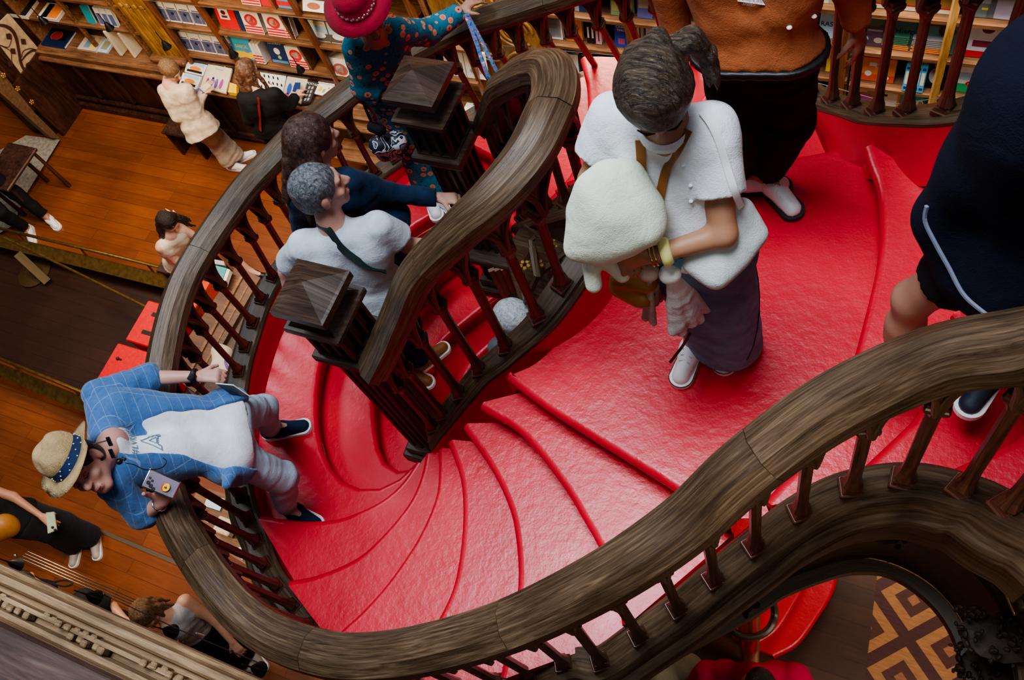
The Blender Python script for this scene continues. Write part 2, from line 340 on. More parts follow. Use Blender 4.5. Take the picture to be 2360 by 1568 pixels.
def baluster(par, base, top, ax):
    b = MB(); z0 = base[2]; cap = top[2]-CAPD; x, y = base[0], base[1]; tx, ty = top[0], top[1]
    lx = lambda z: np.array([x+(tx-x)*(z-z0)/(cap-z0), y+(ty-y)*(z-z0)/(cap-z0), z])
    prof = [(.030, z0+.055), (.021, z0+.10), (.0185, z0+.16), (.0185, cap-.08), (.025, cap-.045)]
    for (r0, a), (r1, c) in zip(prof[:-1], prof[1:]):
        q = MB(); vs = []
        for r, z in ((r0, a), (r1, c)):
            for k in range(8):
                g = math.pi/8+k*math.pi/4; vs.append(lx(z)+ax[0]*r*1.05*math.cos(g)+ax[1]*r*1.05*math.sin(g))
        b.add(vs, [(k, (k+1) % 8, 8+(k+1) % 8, 8+k) for k in range(8)], [(v[2], (i % 8)*.02) for i, v in enumerate(vs)])
    o = b.build('baluster', M_BAL, par)
    c = MB(); c.box((x, y, z0+.012), (.078, .07, .03), ax, bev=.004); c.box((x, y, z0+.036), (.066, .06, .022), ax, taper=.8, bev=.003); c.box((x, y, z0+.052), (.05, .046, .016), ax, taper=.8)
    oo = c.build('base_block', M_BAL, o); oo.location = (0, 0, 0)
    fixchild(oo, o)
    k = MB(); x, y = tx, ty; k.box((x, y, cap-.04), (.046, .046, .016), ax, taper=1.2); k.box((x, y, cap-.022), (.062, .058, .022), ax, bev=.004); k.box((x, y, cap-.002), (.05, .05, .02), ax)
    fixchild(k.build('capital', M_BAL, o), o)
def fixchild(c, p): pass
def arch(par, R, SR, sa, sb, mat, drop=.05):
    n = 13; b = MB(); pts = []
    for k in range(n):
        t = k/(n-1); s = sa+(sb-sa)*t; p = at_s(R, SR, s); f = frame(R, SR, s); u = abs(2*t-1)
        w = drop+.006+(CAPD-drop+.0)*((1-math.sqrt(max(0, 1-u*u)))*.8+.2*u**2)
        pts.append((p, f, w))
    for side in (-.036, .036):
        vs = []; uv = []
        for p, f, w in pts:
            vs += [p+f[1]*side+np.array([0, 0, -.04]), p+f[1]*side+np.array([0, 0, -w])]; uv += [(p[0]+p[1], p[2]), (p[0]+p[1], p[2]-w)]
        fs = [(2*i, 2*i+1, 2*i+3, 2*i+2) if side > 0 else (2*i, 2*i+2, 2*i+3, 2*i+1) for i in range(n-1)]
        b.add(vs, fs, uv)
    vs = [];
    for p, f, w in pts: vs += [p-f[1]*.036+np.array([0, 0, -w]), p+f[1]*.036+np.array([0, 0, -w])]
    b.add(vs, [(2*i, 2*i+1, 2*i+3, 2*i+2) for i in range(n-1)])
    for side in (-.040, .040):
        b.tube([p+f[1]*side+np.array([0, 0, -w+.004]) for p, f, w in pts], .013, 6)
        b.tube([p+f[1]*side*1.0+np.array([0, 0, -(w-.035 if w > .09 else .052)]) for p, f, w in pts], .008, 5)
    # cusps of the trefoil
    for tt in (.27, .73):
        i = int(round(tt*(n-1))); p, f, w = pts[i]
        b.box(p+np.array([0, 0, -w-.006]), (.022, .03, .03), f, bev=.006)
    b.build('tracery_arch', mat, par, auto=40)
def balustrade(par, base, rail, s_list):
    SB = arclen(base); SR = arclen(rail); rs = []
    for s in s_list:
        p = at_s(base, SB, s); ax = frame(base, SB, s); i = nearest(rail, p)
        baluster(par, p, rail[i], ax); rs.append(SR[i])
    rs = sorted(rs)
    for a, b in zip(rs[:-1], rs[1:]):
        if b-a > .05: arch(par, rail, SR, a, b, M_ARCH)
# --- outer balustrade
ob = thing('balustrade', OUT[len(OUT)//2]*[1, 1, 0], 'long curving dark oak outer balustrade with gothic arches wrapping round the red stairs', 'railing')
jointed(RAIL, [0,38,75,108,138,172,205,236,268,300,335,372,419]).build('handrail', M_RAIL, ob, auto=18)
MB().sweep(OUT, CPROF).build('string', M_CURB, ob, auto=40)
SO = arclen(OUT)
near_px = [((2325,1168),2.5),((2228,1128),2.62),((2087,1093),2.77),((1954,1112),2.91),((1832,1168),3.05),((1732,1238),3.2),((1645,1325),3.32),((1556,1402),3.45),((1468,1462),3.55),((1381,1510),3.65)]
sl = [SO[nearest(OUT, P(*q, h))] for q, h in near_px]
sm = SO[-1]/2
nmid = round((sm-sl[-1])/.156-.5); step = (sm-sl[-1])/(nmid+.5)
sl += [sl[-1]+step*k for k in range(1, nmid+1)]
sl = [sl[0]-.15]+sl
sl = sl+[SO[-1]-s for s in sl[::-1]]
balustrade(ob, OUT, RAIL, sl)
# --- inner balustrade over the bridge
ib = thing('balustrade', INS[100]*[1, 1, 0], 'hairpin-shaped inner balustrade with grey worn oak handrail rising over the middle of the stairs', 'railing')
jointed(LRAIL, [0,52,103,130,160,199]).build('handrail', M_RAIL, ib, auto=18)
MB().sweep(INS, [(u, w) for u, w in IPROF]).build('string', M_CURB, ib, auto=40)
SI = arclen(INS)
in_px = [((1000,985),4.05),((1024,957),3.94),((1061,910),3.77),((1108,856),3.59),((1169,805),3.41),((1240,737),3.22),((1298,659),3.13)]
si = [SI[nearest(INS, P(*q, h))] for q, h in in_px]; si.append(si[-1]+.15) if SI[-1]/2-si[-1] > .2 else None
si = si+[SI[-1]-s for s in si[::-1]]
balustrade(ib, INS, LRAIL, si)
# --- newels
def newel(cx, cy, label):
    t = thing('newel_post', (cx, cy, H-4.6), label, 'post'); zt = H-2.9
    c = MB(); a = .128
    vs = [(cx-a, cy-a, zt), (cx+a, cy-a, zt), (cx+a, cy+a, zt), (cx-a, cy+a, zt)]
    i = .012; vs += [(cx-a+i, cy-a+i, zt+.006), (cx+a-i, cy-a+i, zt+.006), (cx+a-i, cy+a-i, zt+.006), (cx-a+i, cy+a-i, zt+.006), (cx, cy, zt+.075)]
    fs = [(0, 1, 5, 4), (1, 2, 6, 5), (2, 3, 7, 6), (3, 0, 4, 7), (4, 5, 8), (5, 6, 8), (6, 7, 8), (7, 4, 8)]
    c.add(vs, fs, [(v[0]*1.0+v[2], v[1]) for v in vs]); c.box((cx, cy, zt-.02), (.256, .256, .04)); c.box((cx, cy, zt-.05), (.19, .19, .025), taper=1.2)
    c.build('cap', M_NEWEL, t)
    m = MB(); m.box((cx, cy, zt-.085), (.15, .15, .06)); m.box((cx, cy, zt-.115), (.235, .235, .05), taper=.66); m.box((cx, cy, zt-.155), (.272, .272, .035), bev=.006); m.box((cx, cy, zt-.18), (.235, .235, .02))
    m.build('neck_moulding', M_NEWEL, t)
    b = MB(); b.box((cx, cy, zt-.30), (.17, .17, .24))
    for k in range(4):
        an = k*math.pi/2; d = np.array([math.cos(an), math.sin(an), 0]); e = np.array([-d[1], d[0], 0])
        for q in (-.09, -.03, .03, .09):
            b.box(np.array([cx, cy, zt-.295])+d*.094+e*q, (.02 if abs(q) < .05 else .022, .022, .22), (e, d, (0, 0, 1)), bev=.004)
        b.box(np.array([cx, cy, zt-.195])+d*.094, (.2, .024, .02), (e, d, (0, 0, 1))); b.box(np.array([cx, cy, zt-.405])+d*.094, (.2, .026, .02), (e, d, (0, 0, 1)))
    b.box((cx, cy, zt-.43), (.262, .262, .05), bev=.006); b.box((cx, cy, zt-.47), (.225, .225, .03), taper=1.1)
    b.build('panelled_head', M_NEWEL, t)
    s = MB(); L = 1.62-.48; s.box((cx, cy, zt-.48-L/2), (.15, .15, L))
    for k in range(4):
        an = k*math.pi/2; d = np.array([math.cos(an), math.sin(an), 0]); e = np.array([-d[1], d[0], 0])
        for q in (-.075, -.025, .025, .075): s.box(np.array([cx, cy, zt-.48-L/2])+d*.08+e*q, (L-.06, .022, .02), ((0, 0, 1), e, d), bev=.005)
    s.build('fluted_shaft', M_NEWEL, t)
    f = MB(); f.box((cx, cy, H-4.53), (.24, .24, .06), bev=.01); f.box((cx, cy, H-4.60), (.29, .29, .09), bev=.01)
    f.build('plinth', M_NEWEL, t)
newel(-2.09, 1.175, 'dark newel post with pyramid cap nearest the camera beside the grey T-shirt man')
newel(-2.09, 2*YA-1.175, 'dark newel post with pyramid cap in front of the woman in the floral suit')

# --- steps -----
st = thing('staircase', (-1.6, YA, 0), 'curving wooden staircase painted glossy red winding in from both sides to a wide landing', 'staircase')
RISE = .165
def pl(pts, h): return np.array([P(x, y, h) for x, y in pts])
def nose_strip(b, curve, ref, z, r=.026, drop=.15):
    """rounded nosing along curve; ref = a point on the tread side"""
    n = len(curve); T = np.gradient(curve[:, :2], axis=0); vs = []; fs = []; uv = []
    prof = [(-.03, 0)]+[(-.03+.03*math.sin(a), -.03+.03*math.cos(a)) for a in np.linspace(.25, math.pi*.8, 7)]+[(-.035, -.062), (-.035, -drop)]
    sgn = None; inner = []
    for i in range(n):
        t = nrm(T[i]); nn = np.array([t[1], -t[0]])
        if sgn is None:
            m = n//2; tm = nrm(T[m]); nm = np.array([tm[1], -tm[0]]); sgn = 1 if (curve[m, :2]-np.asarray(ref)[:2])@nm > 0 else -1
        nn = nn*sgn
        for (a, w) in prof: vs.append((curve[i, 0]+nn[0]*a, curve[i, 1]+nn[1]*a, z+w)); uv.append((i*.05, a+w))
        inner.append(np.array([curve[i, 0]-nn[0]*.03, curve[i, 1]-nn[1]*.03, z]))
    M = len(prof)
    for i in range(n-1):
        for k in range(M-1): a = i*M+k; f = (a, a+1, a+M+1, a+M); fs.append(f if sgn < 0 else f[::-1])
    b.add(vs, fs, uv)
    # close the two visible ends
    for e in (0, n-1):
        b.add(vs[e*M:(e+1)*M], [tuple(range(M))])
    return np.array(inner)
def skirt(b, line, z, drop=.15):
    n = len(line); vs = []
    for p in line: vs += [(p[0], p[1], z), (p[0], p[1], z-drop)]
    b.add(vs, [(2*i, 2*i+1, 2*i+3, 2*i+2) for i in range(n-1)])
def step(name, front, back, z, ref, drop=.15, sym=False):
    """front, back: plan polylines running the same way; sym closes over the axis"""
    b = MB(); inner = nose_strip(b, front, ref, z, drop=drop)
    bk = np.array([[p[0], p[1], z] for p in back])
    outline = [tuple(p) for p in inner]+[tuple(p) for p in bk[::-1]]
    b.poly(outline)
    skirt(b, [inner[0], bk[0]], z, drop); skirt(b, [inner[-1], bk[-1]], z, drop); skirt(b, bk, z, drop)
    return b
def cur(pts, h, n=26): return resample(catmull(pl(pts, h), 10), n)
def emit(b, name, both=True):
    b.build(name, M_RED, st, auto=35)
    if both: b.mirror().build(name, M_RED, st, auto=35)
hL = 3.35
# nosings: (front curve pixels, back-start pixel)
NOS = {
 1: [(1165,870),(1250,935),(1350,1000),(1450,1062),(1560,1132),(1640,1195),(1668,1222)],
 2: [(1105,940),(1200,1000),(1290,1110),(1345,1200),(1385,1275),(1425,1400),(1432,1440)],
 3: [(1065,985),(1130,1080),(1170,1165),(1185,1230),(1192,1320),(1185,1400),(1168,1480),(1150,1560)],
 4: [(1030,1020),(1058,1100),(1064,1190),(1055,1290),(1035,1370),(985,1465),(930,1545),(900,1590)],
 5: [(1008,1035),(1008,1090),(1000,1150),(960,1240),(900,1330),(840,1400),(780,1455),(745,1485)],
 6: [(978,1045),(968,1095),(945,1150),(900,1210),(840,1270),(790,1300),(725,1325),(665,1337)],
 7: [(958,1062),(925,1110),(880,1150),(820,1180),(760,1197),(680,1198),(600,1187)]}
BACK0 = {2: (1212,902), 3: (1150,975), 4: (1085,1018), 5: (1045,1035), 6: (1010,1040), 7: (985,1045)}
curves = {k: cur(v, hL+RISE*(k-1)) for k, v in NOS.items()}
for k in range(2, 8):
    h = hL+RISE*(k-1); z = H-h; fr = curves[k]
    prev = curves[k-1][1:]                       # riser of the step above, pushed back under it
    ref = curves[k-1][13]
    T = np.gradient(curves[k-1][:, :2], axis=0); bk = []
    for i, p in enumerate(curves[k-1]):
        t = nrm(T[i]); nn = np.array([t[1], -t[0]]);
        if (fr[13, :2]-p[:2])@nn > 0: nn = -nn
        bk.append([p[0]+nn[0]*.045, p[1]+nn[1]*.045, z])
    bk[0] = P(*BACK0[k], h); bk = np.array(bk)
    bk = np.vstack([bk[:1], bk[3:]])
    emit(step('step', fr, bk, z, ref), 'step')
# landing
z = H-hL
n1 = curves[1]
inner_edge = pl([(1165,870),(1235,838),(1290,785),(1335,725),(1372,650)], hL)
inner_edge = catmull(np.vstack([inner_edge, [[-1.03, YA, z]]]), 5)
cc = pl([(1762,1152),(1800,1110),(1850,1060),(1905,975),(1950,880),(1975,800)], hL-RISE)
cc = catmull(np.vstack([cc, [[-.055, YA, H-hL+RISE]]]), 6)
b = MB(); inn = nose_strip(b, n1, (n1[13]+np.array([.2, .5, 0])), z, drop=.15)
under = cc+np.array([.06, 0, -RISE])
edgeo = [P(1700,1195,hL)]
outline = [tuple(p) for p in inn]+[(edgeo[0][0], edgeo[0][1], z)]+[(p[0], p[1], z) for p in under]+[(p[0], p[1], z) for p in inner_edge[::-1][:-1]]
b.poly(outline); skirt(b, inner_edge, z, .2)
b.merge(b.mirror()); b.build('landing', M_RED, st, auto=35)
# rising treads on the right
DD = pl([(1992,1072),(2060,1012),(2130,935),(2190,840),(2228,752)], hL-2*RISE); dD = catmull(np.vstack([DD, [[.215, YA, 0]]]), 6)
EE = pl([(2183,1084),(2262,1052),(2317,1030),(2362,985),(2440,900)], hL-3*RISE); eE = catmull(np.vstack([EE, [[.49, YA, 0]]]), 6)
FF = eE+np.array([.27, -.0, 0]); GG = FF+np.array([.27, -.05, 0])
rows = [cc, dD, eE, FF, GG]
for k in range(4):
    z = H-hL+RISE*(k+1); fr = resample(rows[k], 26); nx = resample(rows[k+1], 26)+np.array([.05, 0, 0])
    frf = np.vstack([fr, mir(fr[::-1][1:])]); nxf = np.vstack([nx, mir(nx[::-1][1:])])
    b = step('step', frf, nxf, z, frf[len(frf)//2]+np.array([.2, 0, 0]), drop=.17)
    b.build('step', M_RED, st, auto=35)
# half-landing and the flight passing down under the bridge
h8 = hL+RISE*7
outer7 = pl([(600,1187),(592,1120),(598,1000),(612,900),(640,800),(665,742)], h8); outer7[0] = P(603,1180,h8)
outer7 = np.vstack([outer7, [[-3.275, YA, H-h8]]])
n7 = curves[7]+np.array([0, .0, 0])
back = np.vstack([[[p[0]+.03, p[1]-.03, H-h8] for p in n7], catmull(outer7, 5)[2:]])
N8 = np.vstack([pl([(955,1066),(915,1104),(870,1124),(825,1124),(778,1100),(742,1040),(727,950),(735,850),(757,780)], h8), [[-3.01, YA, 0]]])
N9 = np.vstack([pl([(955,1078),(918,1084),(885,1064),(868,1020),(860,950),(862,890),(868,850)], h8+RISE), [[-2.75, YA, 0]]])
n8 = resample(catmull(N8, 8), 40); n9 = resample(catmull(N9, 8), 40)
def fullc(c): return np.vstack([c, mir(c[::-1][1:])])
lines = [n8, n9]
for k in range(16):
    x0 = -2.44+.185*k; fl = max(0, 1-k*.06)
    pts = np.array([[x0+.26*fl+.02, YA-.56-.006*k, 0], [x0+.2*fl, YA-.45, 0], [x0+.11*fl, YA-.3, 0], [x0+.02*fl, YA-.14, 0], [x0, YA, 0]])
    if k > 9:
        q = (k-9)/6; pts = np.array([[x0-.32*q-.02, YA-.62-.1*q, 0], [x0-.18*q, YA-.5-.06*q, 0], [x0-.07*q, YA-.3, 0], [x0-.015*q, YA-.14, 0], [x0, YA, 0]])
    lines.append(resample(catmull(pts, 8), 30))
prevfull = None
b = step('step', fullc(n8), np.vstack([back, mir(back[::-1][1:])]), H-h8, np.array([-3.2, YA]), drop=.15); b.build('half_landing', M_RED, st, auto=35)
for k in range(1, len(lines)):
    z = H-(h8+RISE*k)
    if z < .1: break
    f = fullc(resample(lines[k], 40)); a = fullc(resample(lines[k-1], 40))+np.array([-.05, 0, 0])
    step('step', f, a, z, (f[40]+np.array([-.2, 0, 0])), drop=.16).build('step', M_RED, st, auto=35)
# red linings and gutters inside the strings
MB().sweep(OUT, [(.064,-.018),(.066,-.17),(.13,-.30)], closed=False).build('gutter', M_RED, st, smooth=True)
MB().sweep(INS, [(.077,-.028),(.08,-.17),(.13,-.34)], closed=False).build('gutter', M_RED, st, smooth=True)

# oval drum of the near well, wrapped with mouldings
wp = [(-.62,.30),(-.45,.50),(-.23,.735),(-.13,.86),(.02,.985),(.13,1.05),(.27,1.08),(.43,1.03),(.56,.92),(.65,.74),(.69,.5),(.66,.2),(.58,-.1)]
def ringpath(h0, h1): return resample(catmull([(x, y, H-(h0+(h1-h0)*i/(len(wp)-1))) for i, (x, y) in enumerate(wp)], 8), 80)
low = ringpath(4.0, 4.0); mid = ringpath(3.75, 3.2)
up2 = np.array([[p[0], p[1], 0] for p in low])
topz = []
for p in up2:
    i = nearest(OUT, p); topz.append(min(OUT[i][2]-.28, H-2.5))
dr = thing('carved_well_casing', (0.05, .9, H-4), 'dark carved oval oak casing of the stairwell opening above the parquet floor', 'woodwork')
b = MB(); vs = []; uv = []; S_ = arclen(low)
for i, p in enumerate(low):
    for w in (topz[i], (topz[i]+p[2])/2, p[2]): vs.append((p[0], p[1], w)); uv.append((S_[i], w))
b.add(vs, [(3*i+k, 3*i+k+1, 3*i+k+4, 3*i+k+3) for i in range(len(low)-1) for k in (0, 1)], uv)
b.build('casing_wall', M_CURB, dr)
MB().sweep(low, [(.05,.03),(.05,-.03),(-.02,-.05),(-.05,-.02),(-.06,.02),(-.03,.045)]).build('bottom_moulding', M_CURB, dr, auto=30)
MB().sweep(mid, [(.03,.03),(.03,-.03),(-.03,-.03),(-.055,.0),(-.03,.02)]).build('middle_moulding', M_CURB, dr, auto=30)
M_GOLD = plain('rubbed gilt edge', (.62,.36,.12), .32, .7, nz=.3, nsc=40)
def off(path, u, w):
    T = np.gradient(path, axis=0); return np.array([p+nrm(np.cross(t, (0, 0, 1.)))*u+np.array([0, 0, w]) for p, t in zip(path, T)])
def pxtube(pts, h, r, m, nm, n=40): MB().tube(resample(catmull([P(x, y, h) for x, y in pts], 8), n), r, 8).build(nm, m, dr, smooth=True)
pxtube([(1786,1327),(1830,1301),(1900,1286),(1965,1283),(2040,1295),(2110,1325),(2170,1370),(2215,1430),(2240,1500),(2250,1580)], 3.95, .0055, M_GOLD, 'gilt_or_glint')
pxtube([(1900,1272),(1990,1266),(2080,1274),(2160,1308),(2225,1362),(2268,1440),(2290,1520),(2300,1610)], 3.86, .022, M_ARCH, 'upper_roll'); pxtube([(2165,1322),(2200,1350),(2232,1390),(2255,1440)], 3.83, .004, M_GOLD, 'gilt_or_glint')  # the short thin gold tube is a highlight modelled along the roll
pxtube([(2108,1186),(2180,1201),(2250,1242),(2310,1296),(2366,1372)], 3.0, .012, M_GOLD, 'gilt_or_glint'); pxtube([(2085,1208),(2190,1240),(2255,1284),(2305,1345),(2340,1420)], 3.2, .005, M_GOLD, 'gilt_or_glint'); pxtube([(1990,1200),(2100,1200),(2190,1222),(2262,1265),(2322,1330),(2362,1410)], 3.12, .024, M_CURB, 'middle_roll')
M_ROS = plain('dark waxed carving', (.022,.012,.007), .6, nz=.4, spec=.3)
random.seed(3)
for (px, py, h, n, sp) in ((1705,1385,3.75,16,.07),(2035,1220,3.32,14,.08),(2020,1262,3.9,12,.06),(2300,1470,3.2,30,.13),(2290,1540,3.5,26,.12)):
    c = P(px, py, h); m = MB()
    for k in range(n*2):
        if k == n: an_ = 0
        o = np.array([random.uniform(-sp, sp), random.uniform(-sp, sp)*.6, random.uniform(-.03, .05)])
        an = random.uniform(0, 3); s_ = random.uniform(.009, .02)
        m.box(c+o, (s_*1.5, s_, s_), ((math.cos(an), math.sin(an), 0), (-math.sin(an), math.cos(an), 0), (0, 0, 1)), bev=s_*.35)
    m.ball(c-np.array([0, 0, .03]), sp*.8, 10, (1.1, .7, .15)); m.build('carved_rosette', M_ROS, dr)
# ======================= ROOM =======================
M_WD = wood('warm brown shelf oak', (.10,.042,.018), (.26,.12,.052), (.42,.22,.10), 'Object', (1.2,14,14), .5, .15)
M_WDD = wood('dark panelling', (.022,.009,.006), (.07,.026,.014), (.13,.055,.03), 'Object', (9,9,1.2), .4, .15)
M_WG = wood('golden carved oak', (.22,.10,.02), (.50,.27,.07), (.70,.42,.14), 'Object', (6,6,1.1), .45, .3)
def floor_mat(name, c1, c2, c3, rough=.35):
    m, nt, b = nodes(name); b.inputs['Roughness'].default_value = rough
    co = coords(nt, 'Object', (1, 1, 1))
    br = nt.nodes.new('ShaderNodeTexBrick'); nt.links.new(co, br.inputs['Vector'])
    br.inputs['Scale'].default_value = 1; br.inputs['Brick Width'].default_value = 1.9; br.inputs['Row Height'].default_value = .135
    br.inputs['Mortar Size'].default_value = .0045; br.inputs['Mortar Smooth'].default_value = 1; br.offset = .37
    br.inputs['Color1'].default_value = rgb(c1); br.inputs['Color2'].default_value = rgb(c2); br.inputs['Mortar'].default_value = rgb([x*.18 for x in c1])
    g = noise(nt, coords(nt, 'Object', (1.6, 22, 1)), 1.6, 6, .65, .6)
    c = mixc(nt, .35, br.outputs['Color'], ramp(nt, g, [(.3, c1), (.7, c3)]))
    big = ramp(nt, noise(nt, co, 1.1, 3), [(.3, (.55, .5, .48)), (.65, (1, 1, 1))])
    nt.links.new(mixc(nt, .8, c, big, 'MULTIPLY'), b.inputs['Base Color'])
    bump(nt, b, g, .12, .003); return m
M_FLOOR = floor_mat('orange brown pine floorboards', (.15,.038,.009), (.27,.075,.018), (.36,.105,.026))
M_FLD = floor_mat('dark brown floorboards', (.03,.010,.005), (.045,.017,.008), (.06,.022,.01), .4)
def parquet():
    m, nt, b = nodes('marquetry parquet'); b.inputs['Roughness'].default_value = .3
    tc = nt.nodes.new('ShaderNodeTexCoord'); mp = nt.nodes.new('ShaderNodeMapping'); mp.vector_type = 'POINT'
    q = .405; an = math.radians(-47); mp.inputs['Rotation'].default_value = (0, 0, an); mp.inputs['Scale'].default_value = (1/q, 1/q, 1)
    c0 = P(2106, 1384, H); ca, sa = math.cos(an), math.sin(an); X, Y = c0[0]/q, c0[1]/q
    mp.inputs['Location'].default_value = (-(ca*X-sa*Y)+20.5, -(sa*X+ca*Y)+20.5, 0)
    nt.links.new(tc.outputs['Object'], mp.inputs[0])
    sp = nt.nodes.new('ShaderNodeSeparateXYZ'); nt.links.new(mp.outputs[0], sp.inputs[0])
    def mth(op, a, v=None, v2=None):
        n = nt.nodes.new('ShaderNodeMath'); n.operation = op; nt.links.new(a, n.inputs[0])
        if v is not None:
            if isinstance(v, (int, float)): n.inputs[1].default_value = v
            else: nt.links.new(v, n.inputs[1])
        return n.outputs[0]
    ab = [mth('ABSOLUTE', mth('SUBTRACT', mth('FRACT', sp.outputs[k]), .5)) for k in (0, 1)]
    d = mth('MULTIPLY', mth('MAXIMUM', ab[0], ab[1]), 2)
    r = ramp(nt, d, [(0, (.36,.15,.07)), (.16, (.10,.035,.028)), (.46, (.42,.20,.08)), (.80, (.085,.03,.028))]); r.node.color_ramp.interpolation = 'CONSTANT'
    g = noise(nt, coords(nt, 'Object', (6, 30, 1)), 2, 5)
    nt.links.new(mixc(nt, .7, r, ramp(nt, g, [(.3, (.6,.55,.5)), (.7, (1.1,1.1,1.1))]), 'MULTIPLY'), b.inputs['Base Color']); return m
M_PQ = parquet()
def tagst(o): o['kind'] = 'structure'; return o
def slab(name, x0, x1, y0, y1, z0, z1, m):
    q = MB(); q.box(((x0+x1)/2, (y0+y1)/2, (z0+z1)/2), (x1-x0, y1-y0, z1-z0)); o = q.build(name, m); tagst(o); return o
slab('floor', -12, -2.9, -6, 7, -.1, 0, M_FLOOR).location = (0, 0, -.1)
bpy.data.objects['floor'].data.transform(Matrix.Translation((-7.45, .5, 0)))
q = MB(); q.box((1.3, .5, -.05), (8.4, 13, .1)); o = q.build('floor_parquet', M_PQ); tagst(o); o.data.transform(Matrix.Translation((o.location[0], o.location[1], o.location[2]))); o.location = (0, 0, 0)
a = MB(); a.poly([tuple(P(*q, H-.005)) for q in ((2032,1240),(1984,1640),(1400,1640),(1400,1240))]); tagst(a.build('floor_plain_boards', floor_mat('plain hall boards', (.05,.02,.012), (.09,.035,.018), (.13,.055,.026), .35)))
# strip of darker boards, level with the floor, between the brass rails
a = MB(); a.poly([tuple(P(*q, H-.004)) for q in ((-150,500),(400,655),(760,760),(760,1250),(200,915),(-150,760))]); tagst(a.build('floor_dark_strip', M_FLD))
slab('wall_back', -12, 6, 5.35, 5.5, 0, 9, M_WDD)
slab('wall_left', -10.1, -9.75, 4.16, 5.6, 0, 3.2, M_WDD)
slab('wall_far_left', -12.3, -12.1, -6, 6, 0, 9, M_WDD)
slab('wall_right', 6, 6.2, -6, 6, 0, 9, M_WDD)
slab('wall_front', -12, 6, -6.2, -6, 0, 9, M_WDD)
# painted panel with scrollwork on the left wall (face x = -9.64)
def W(px, py, x=-9.64):
    q = P(px, py, 1); k = x/q[0]; return np.array([x, q[1]*k, H-k])
M_PLAST = plain('ochre painted plaster', (.50,.37,.22), .8, nz=.25, nsc=14)
M_SCR = plain('painted dark red scroll', (.07,.02,.015), .7)
pn = thing('painted_panel', W(60, 150), 'ochre wall panel painted with a dark curling vine scroll beside the bookcase', 'panel')
b = MB(); b.prism([W(21,32), W(138,170), W(95,232), W(-22,75)], (-.03, 0, 0)); b.build('plaster_board', M_PLAST, pn)
def scroll(pts, w):
    c = resample(catmull(np.array([W(x, y, -9.63) for x, y in pts]), 8), 30); b = MB(); vs = []
    T = np.gradient(c, axis=0)
    ww = np.full(30, w) if np.isscalar(w) else np.interp(np.linspace(0, 1, 30), np.linspace(0, 1, len(w)), w)
    for i, p in enumerate(c):
        n = nrm(np.cross(T[i], (1, 0, 0))); vs += [p+n*ww[i]*.62, p-n*ww[i]*.62]
    b.add(vs, [(2*i, 2*i+1, 2*i+3, 2*i+2) for i in range(29)]); return b
sb = scroll([(-5,58),(12,60),(28,70),(38,90),(44,120),(50,150),(66,172),(88,178),(110,168),(134,171)], [.02,.035,.035,.03,.03,.03,.03,.035,.02])
for pts, w in (([(50,140),(62,125),(80,116),(100,130),(98,158),(108,152)], [.01,.02,.02,.015,.01,.005]), ([(50,132),(54,118),(72,112),(95,120)], .008), ([(0,104),(20,108),(27,84),(20,76)], .007), ([(0,104),(24,118),(27,142)], .007), ([(88,178),(92,192),(88,204)], .006), ([(75,140),(60,150),(70,165),(90,150)], .01)): sb.merge(scroll(pts, w))
for px, py in ((20,84),(54,96),(30,118),(24,147),(87,204),(74,155)):
    c = W(px, py, -9.628); r = .045; sb.add([c+np.array([0, r*.9, 0]), c+np.array([0, 0, r]), c-np.array([0, r*.9, 0]), c-np.array([0, 0, r])], [(0, 1, 2, 3)])
sb.build('scrollwork', M_SCR, pn)
ps = thing('pilaster', W(60, 230)*[1, 1, 0], 'dark wooden pilaster edge studded with small gilt rosettes at the left wall', 'woodwork')
b = MB(); b.prism([W(-22,78), W(95,232), W(78,258), W(-40,112)], (-.05, 0, 0)); b.build('dark_strip', M_WDD, ps)
for px, py in ((8,174),(41,204),(73,235)):
    c = W(px, py, -9.62); m = MB()
    for k in range(5): a = k*1.2566; m.ball(c+np.array([.0, math.cos(a)*.022, math.sin(a)*.022]), .014, 6)
    m.ball(c, .012, 6); m.build('gilt_rosette', M_GOLD, ps)
b = MB(); b.prism([W(-40,112), W(78,258), W(142,322), W(118,318), W(-60,160)], (-.08, 0, 0)); b.build('jamb', plain('tan jamb', (.16,.09,.045), .6, nz=.3), ps)
b = MB(); b.poly([tuple(P(*q, 7.36)) for q in ((138,322),(60,448),(30,520),(-40,560),(-60,380),(60,312))]); b.build('threshold_slab', plain('grey stone', (.26,.23,.18), .8, nz=.35, nsc=25, bmp=.3)); tag(bpy.data.objects['threshold_slab'], 'pale grey stone doorstep slab at the edge of the wooden floor', 'doorstep')
# wainscot below the left bookcase: front plane y = 4.7
bk = thing('bookcase', (-8.6, 4.9, 0), 'low dark oak cabinet and open shelves at the left end of the wall', 'bookcase')
b = MB(); b.box((-8.6, 5.02, .42), (2.1, .6, .84)); b.box((-8.6, 4.68, .05), (2.1, .09, .1), bev=.02); b.box((-8.6, 4.69, .17), (2.1, .05, .06), bev=.015); b.build('panelled_base', M_WDD, bk)
for x in (-9.15, -8.62, -8.1):
    b = MB(); b.box((x, 4.70, .52), (.05, .05, .58), bev=.015); b.build('stile', M_WDD, bk)
b = MB(); b.box((-8.6, 4.97, .83), (2.16, .62, .05), bev=.015); b.box((-8.6, 4.98, .89), (2.1, .55, .05)); b.build('ledge', M_WD, bk)
for z in (1.28, 1.66, 2.04):
    b = MB(); b.box((-8.75, 5.1, z), (1.75, .46, .03)); b.build('shelf', M_WD, bk)
for x in (-9.62, -8.78, -7.95):
    b = MB(); b.box((x, 4.90 if x == -8.78 else 5.1, 1.6), (.045, .05 if x == -8.78 else .5, 1.5), bev=.01); b.build('upright', M_WD, bk)
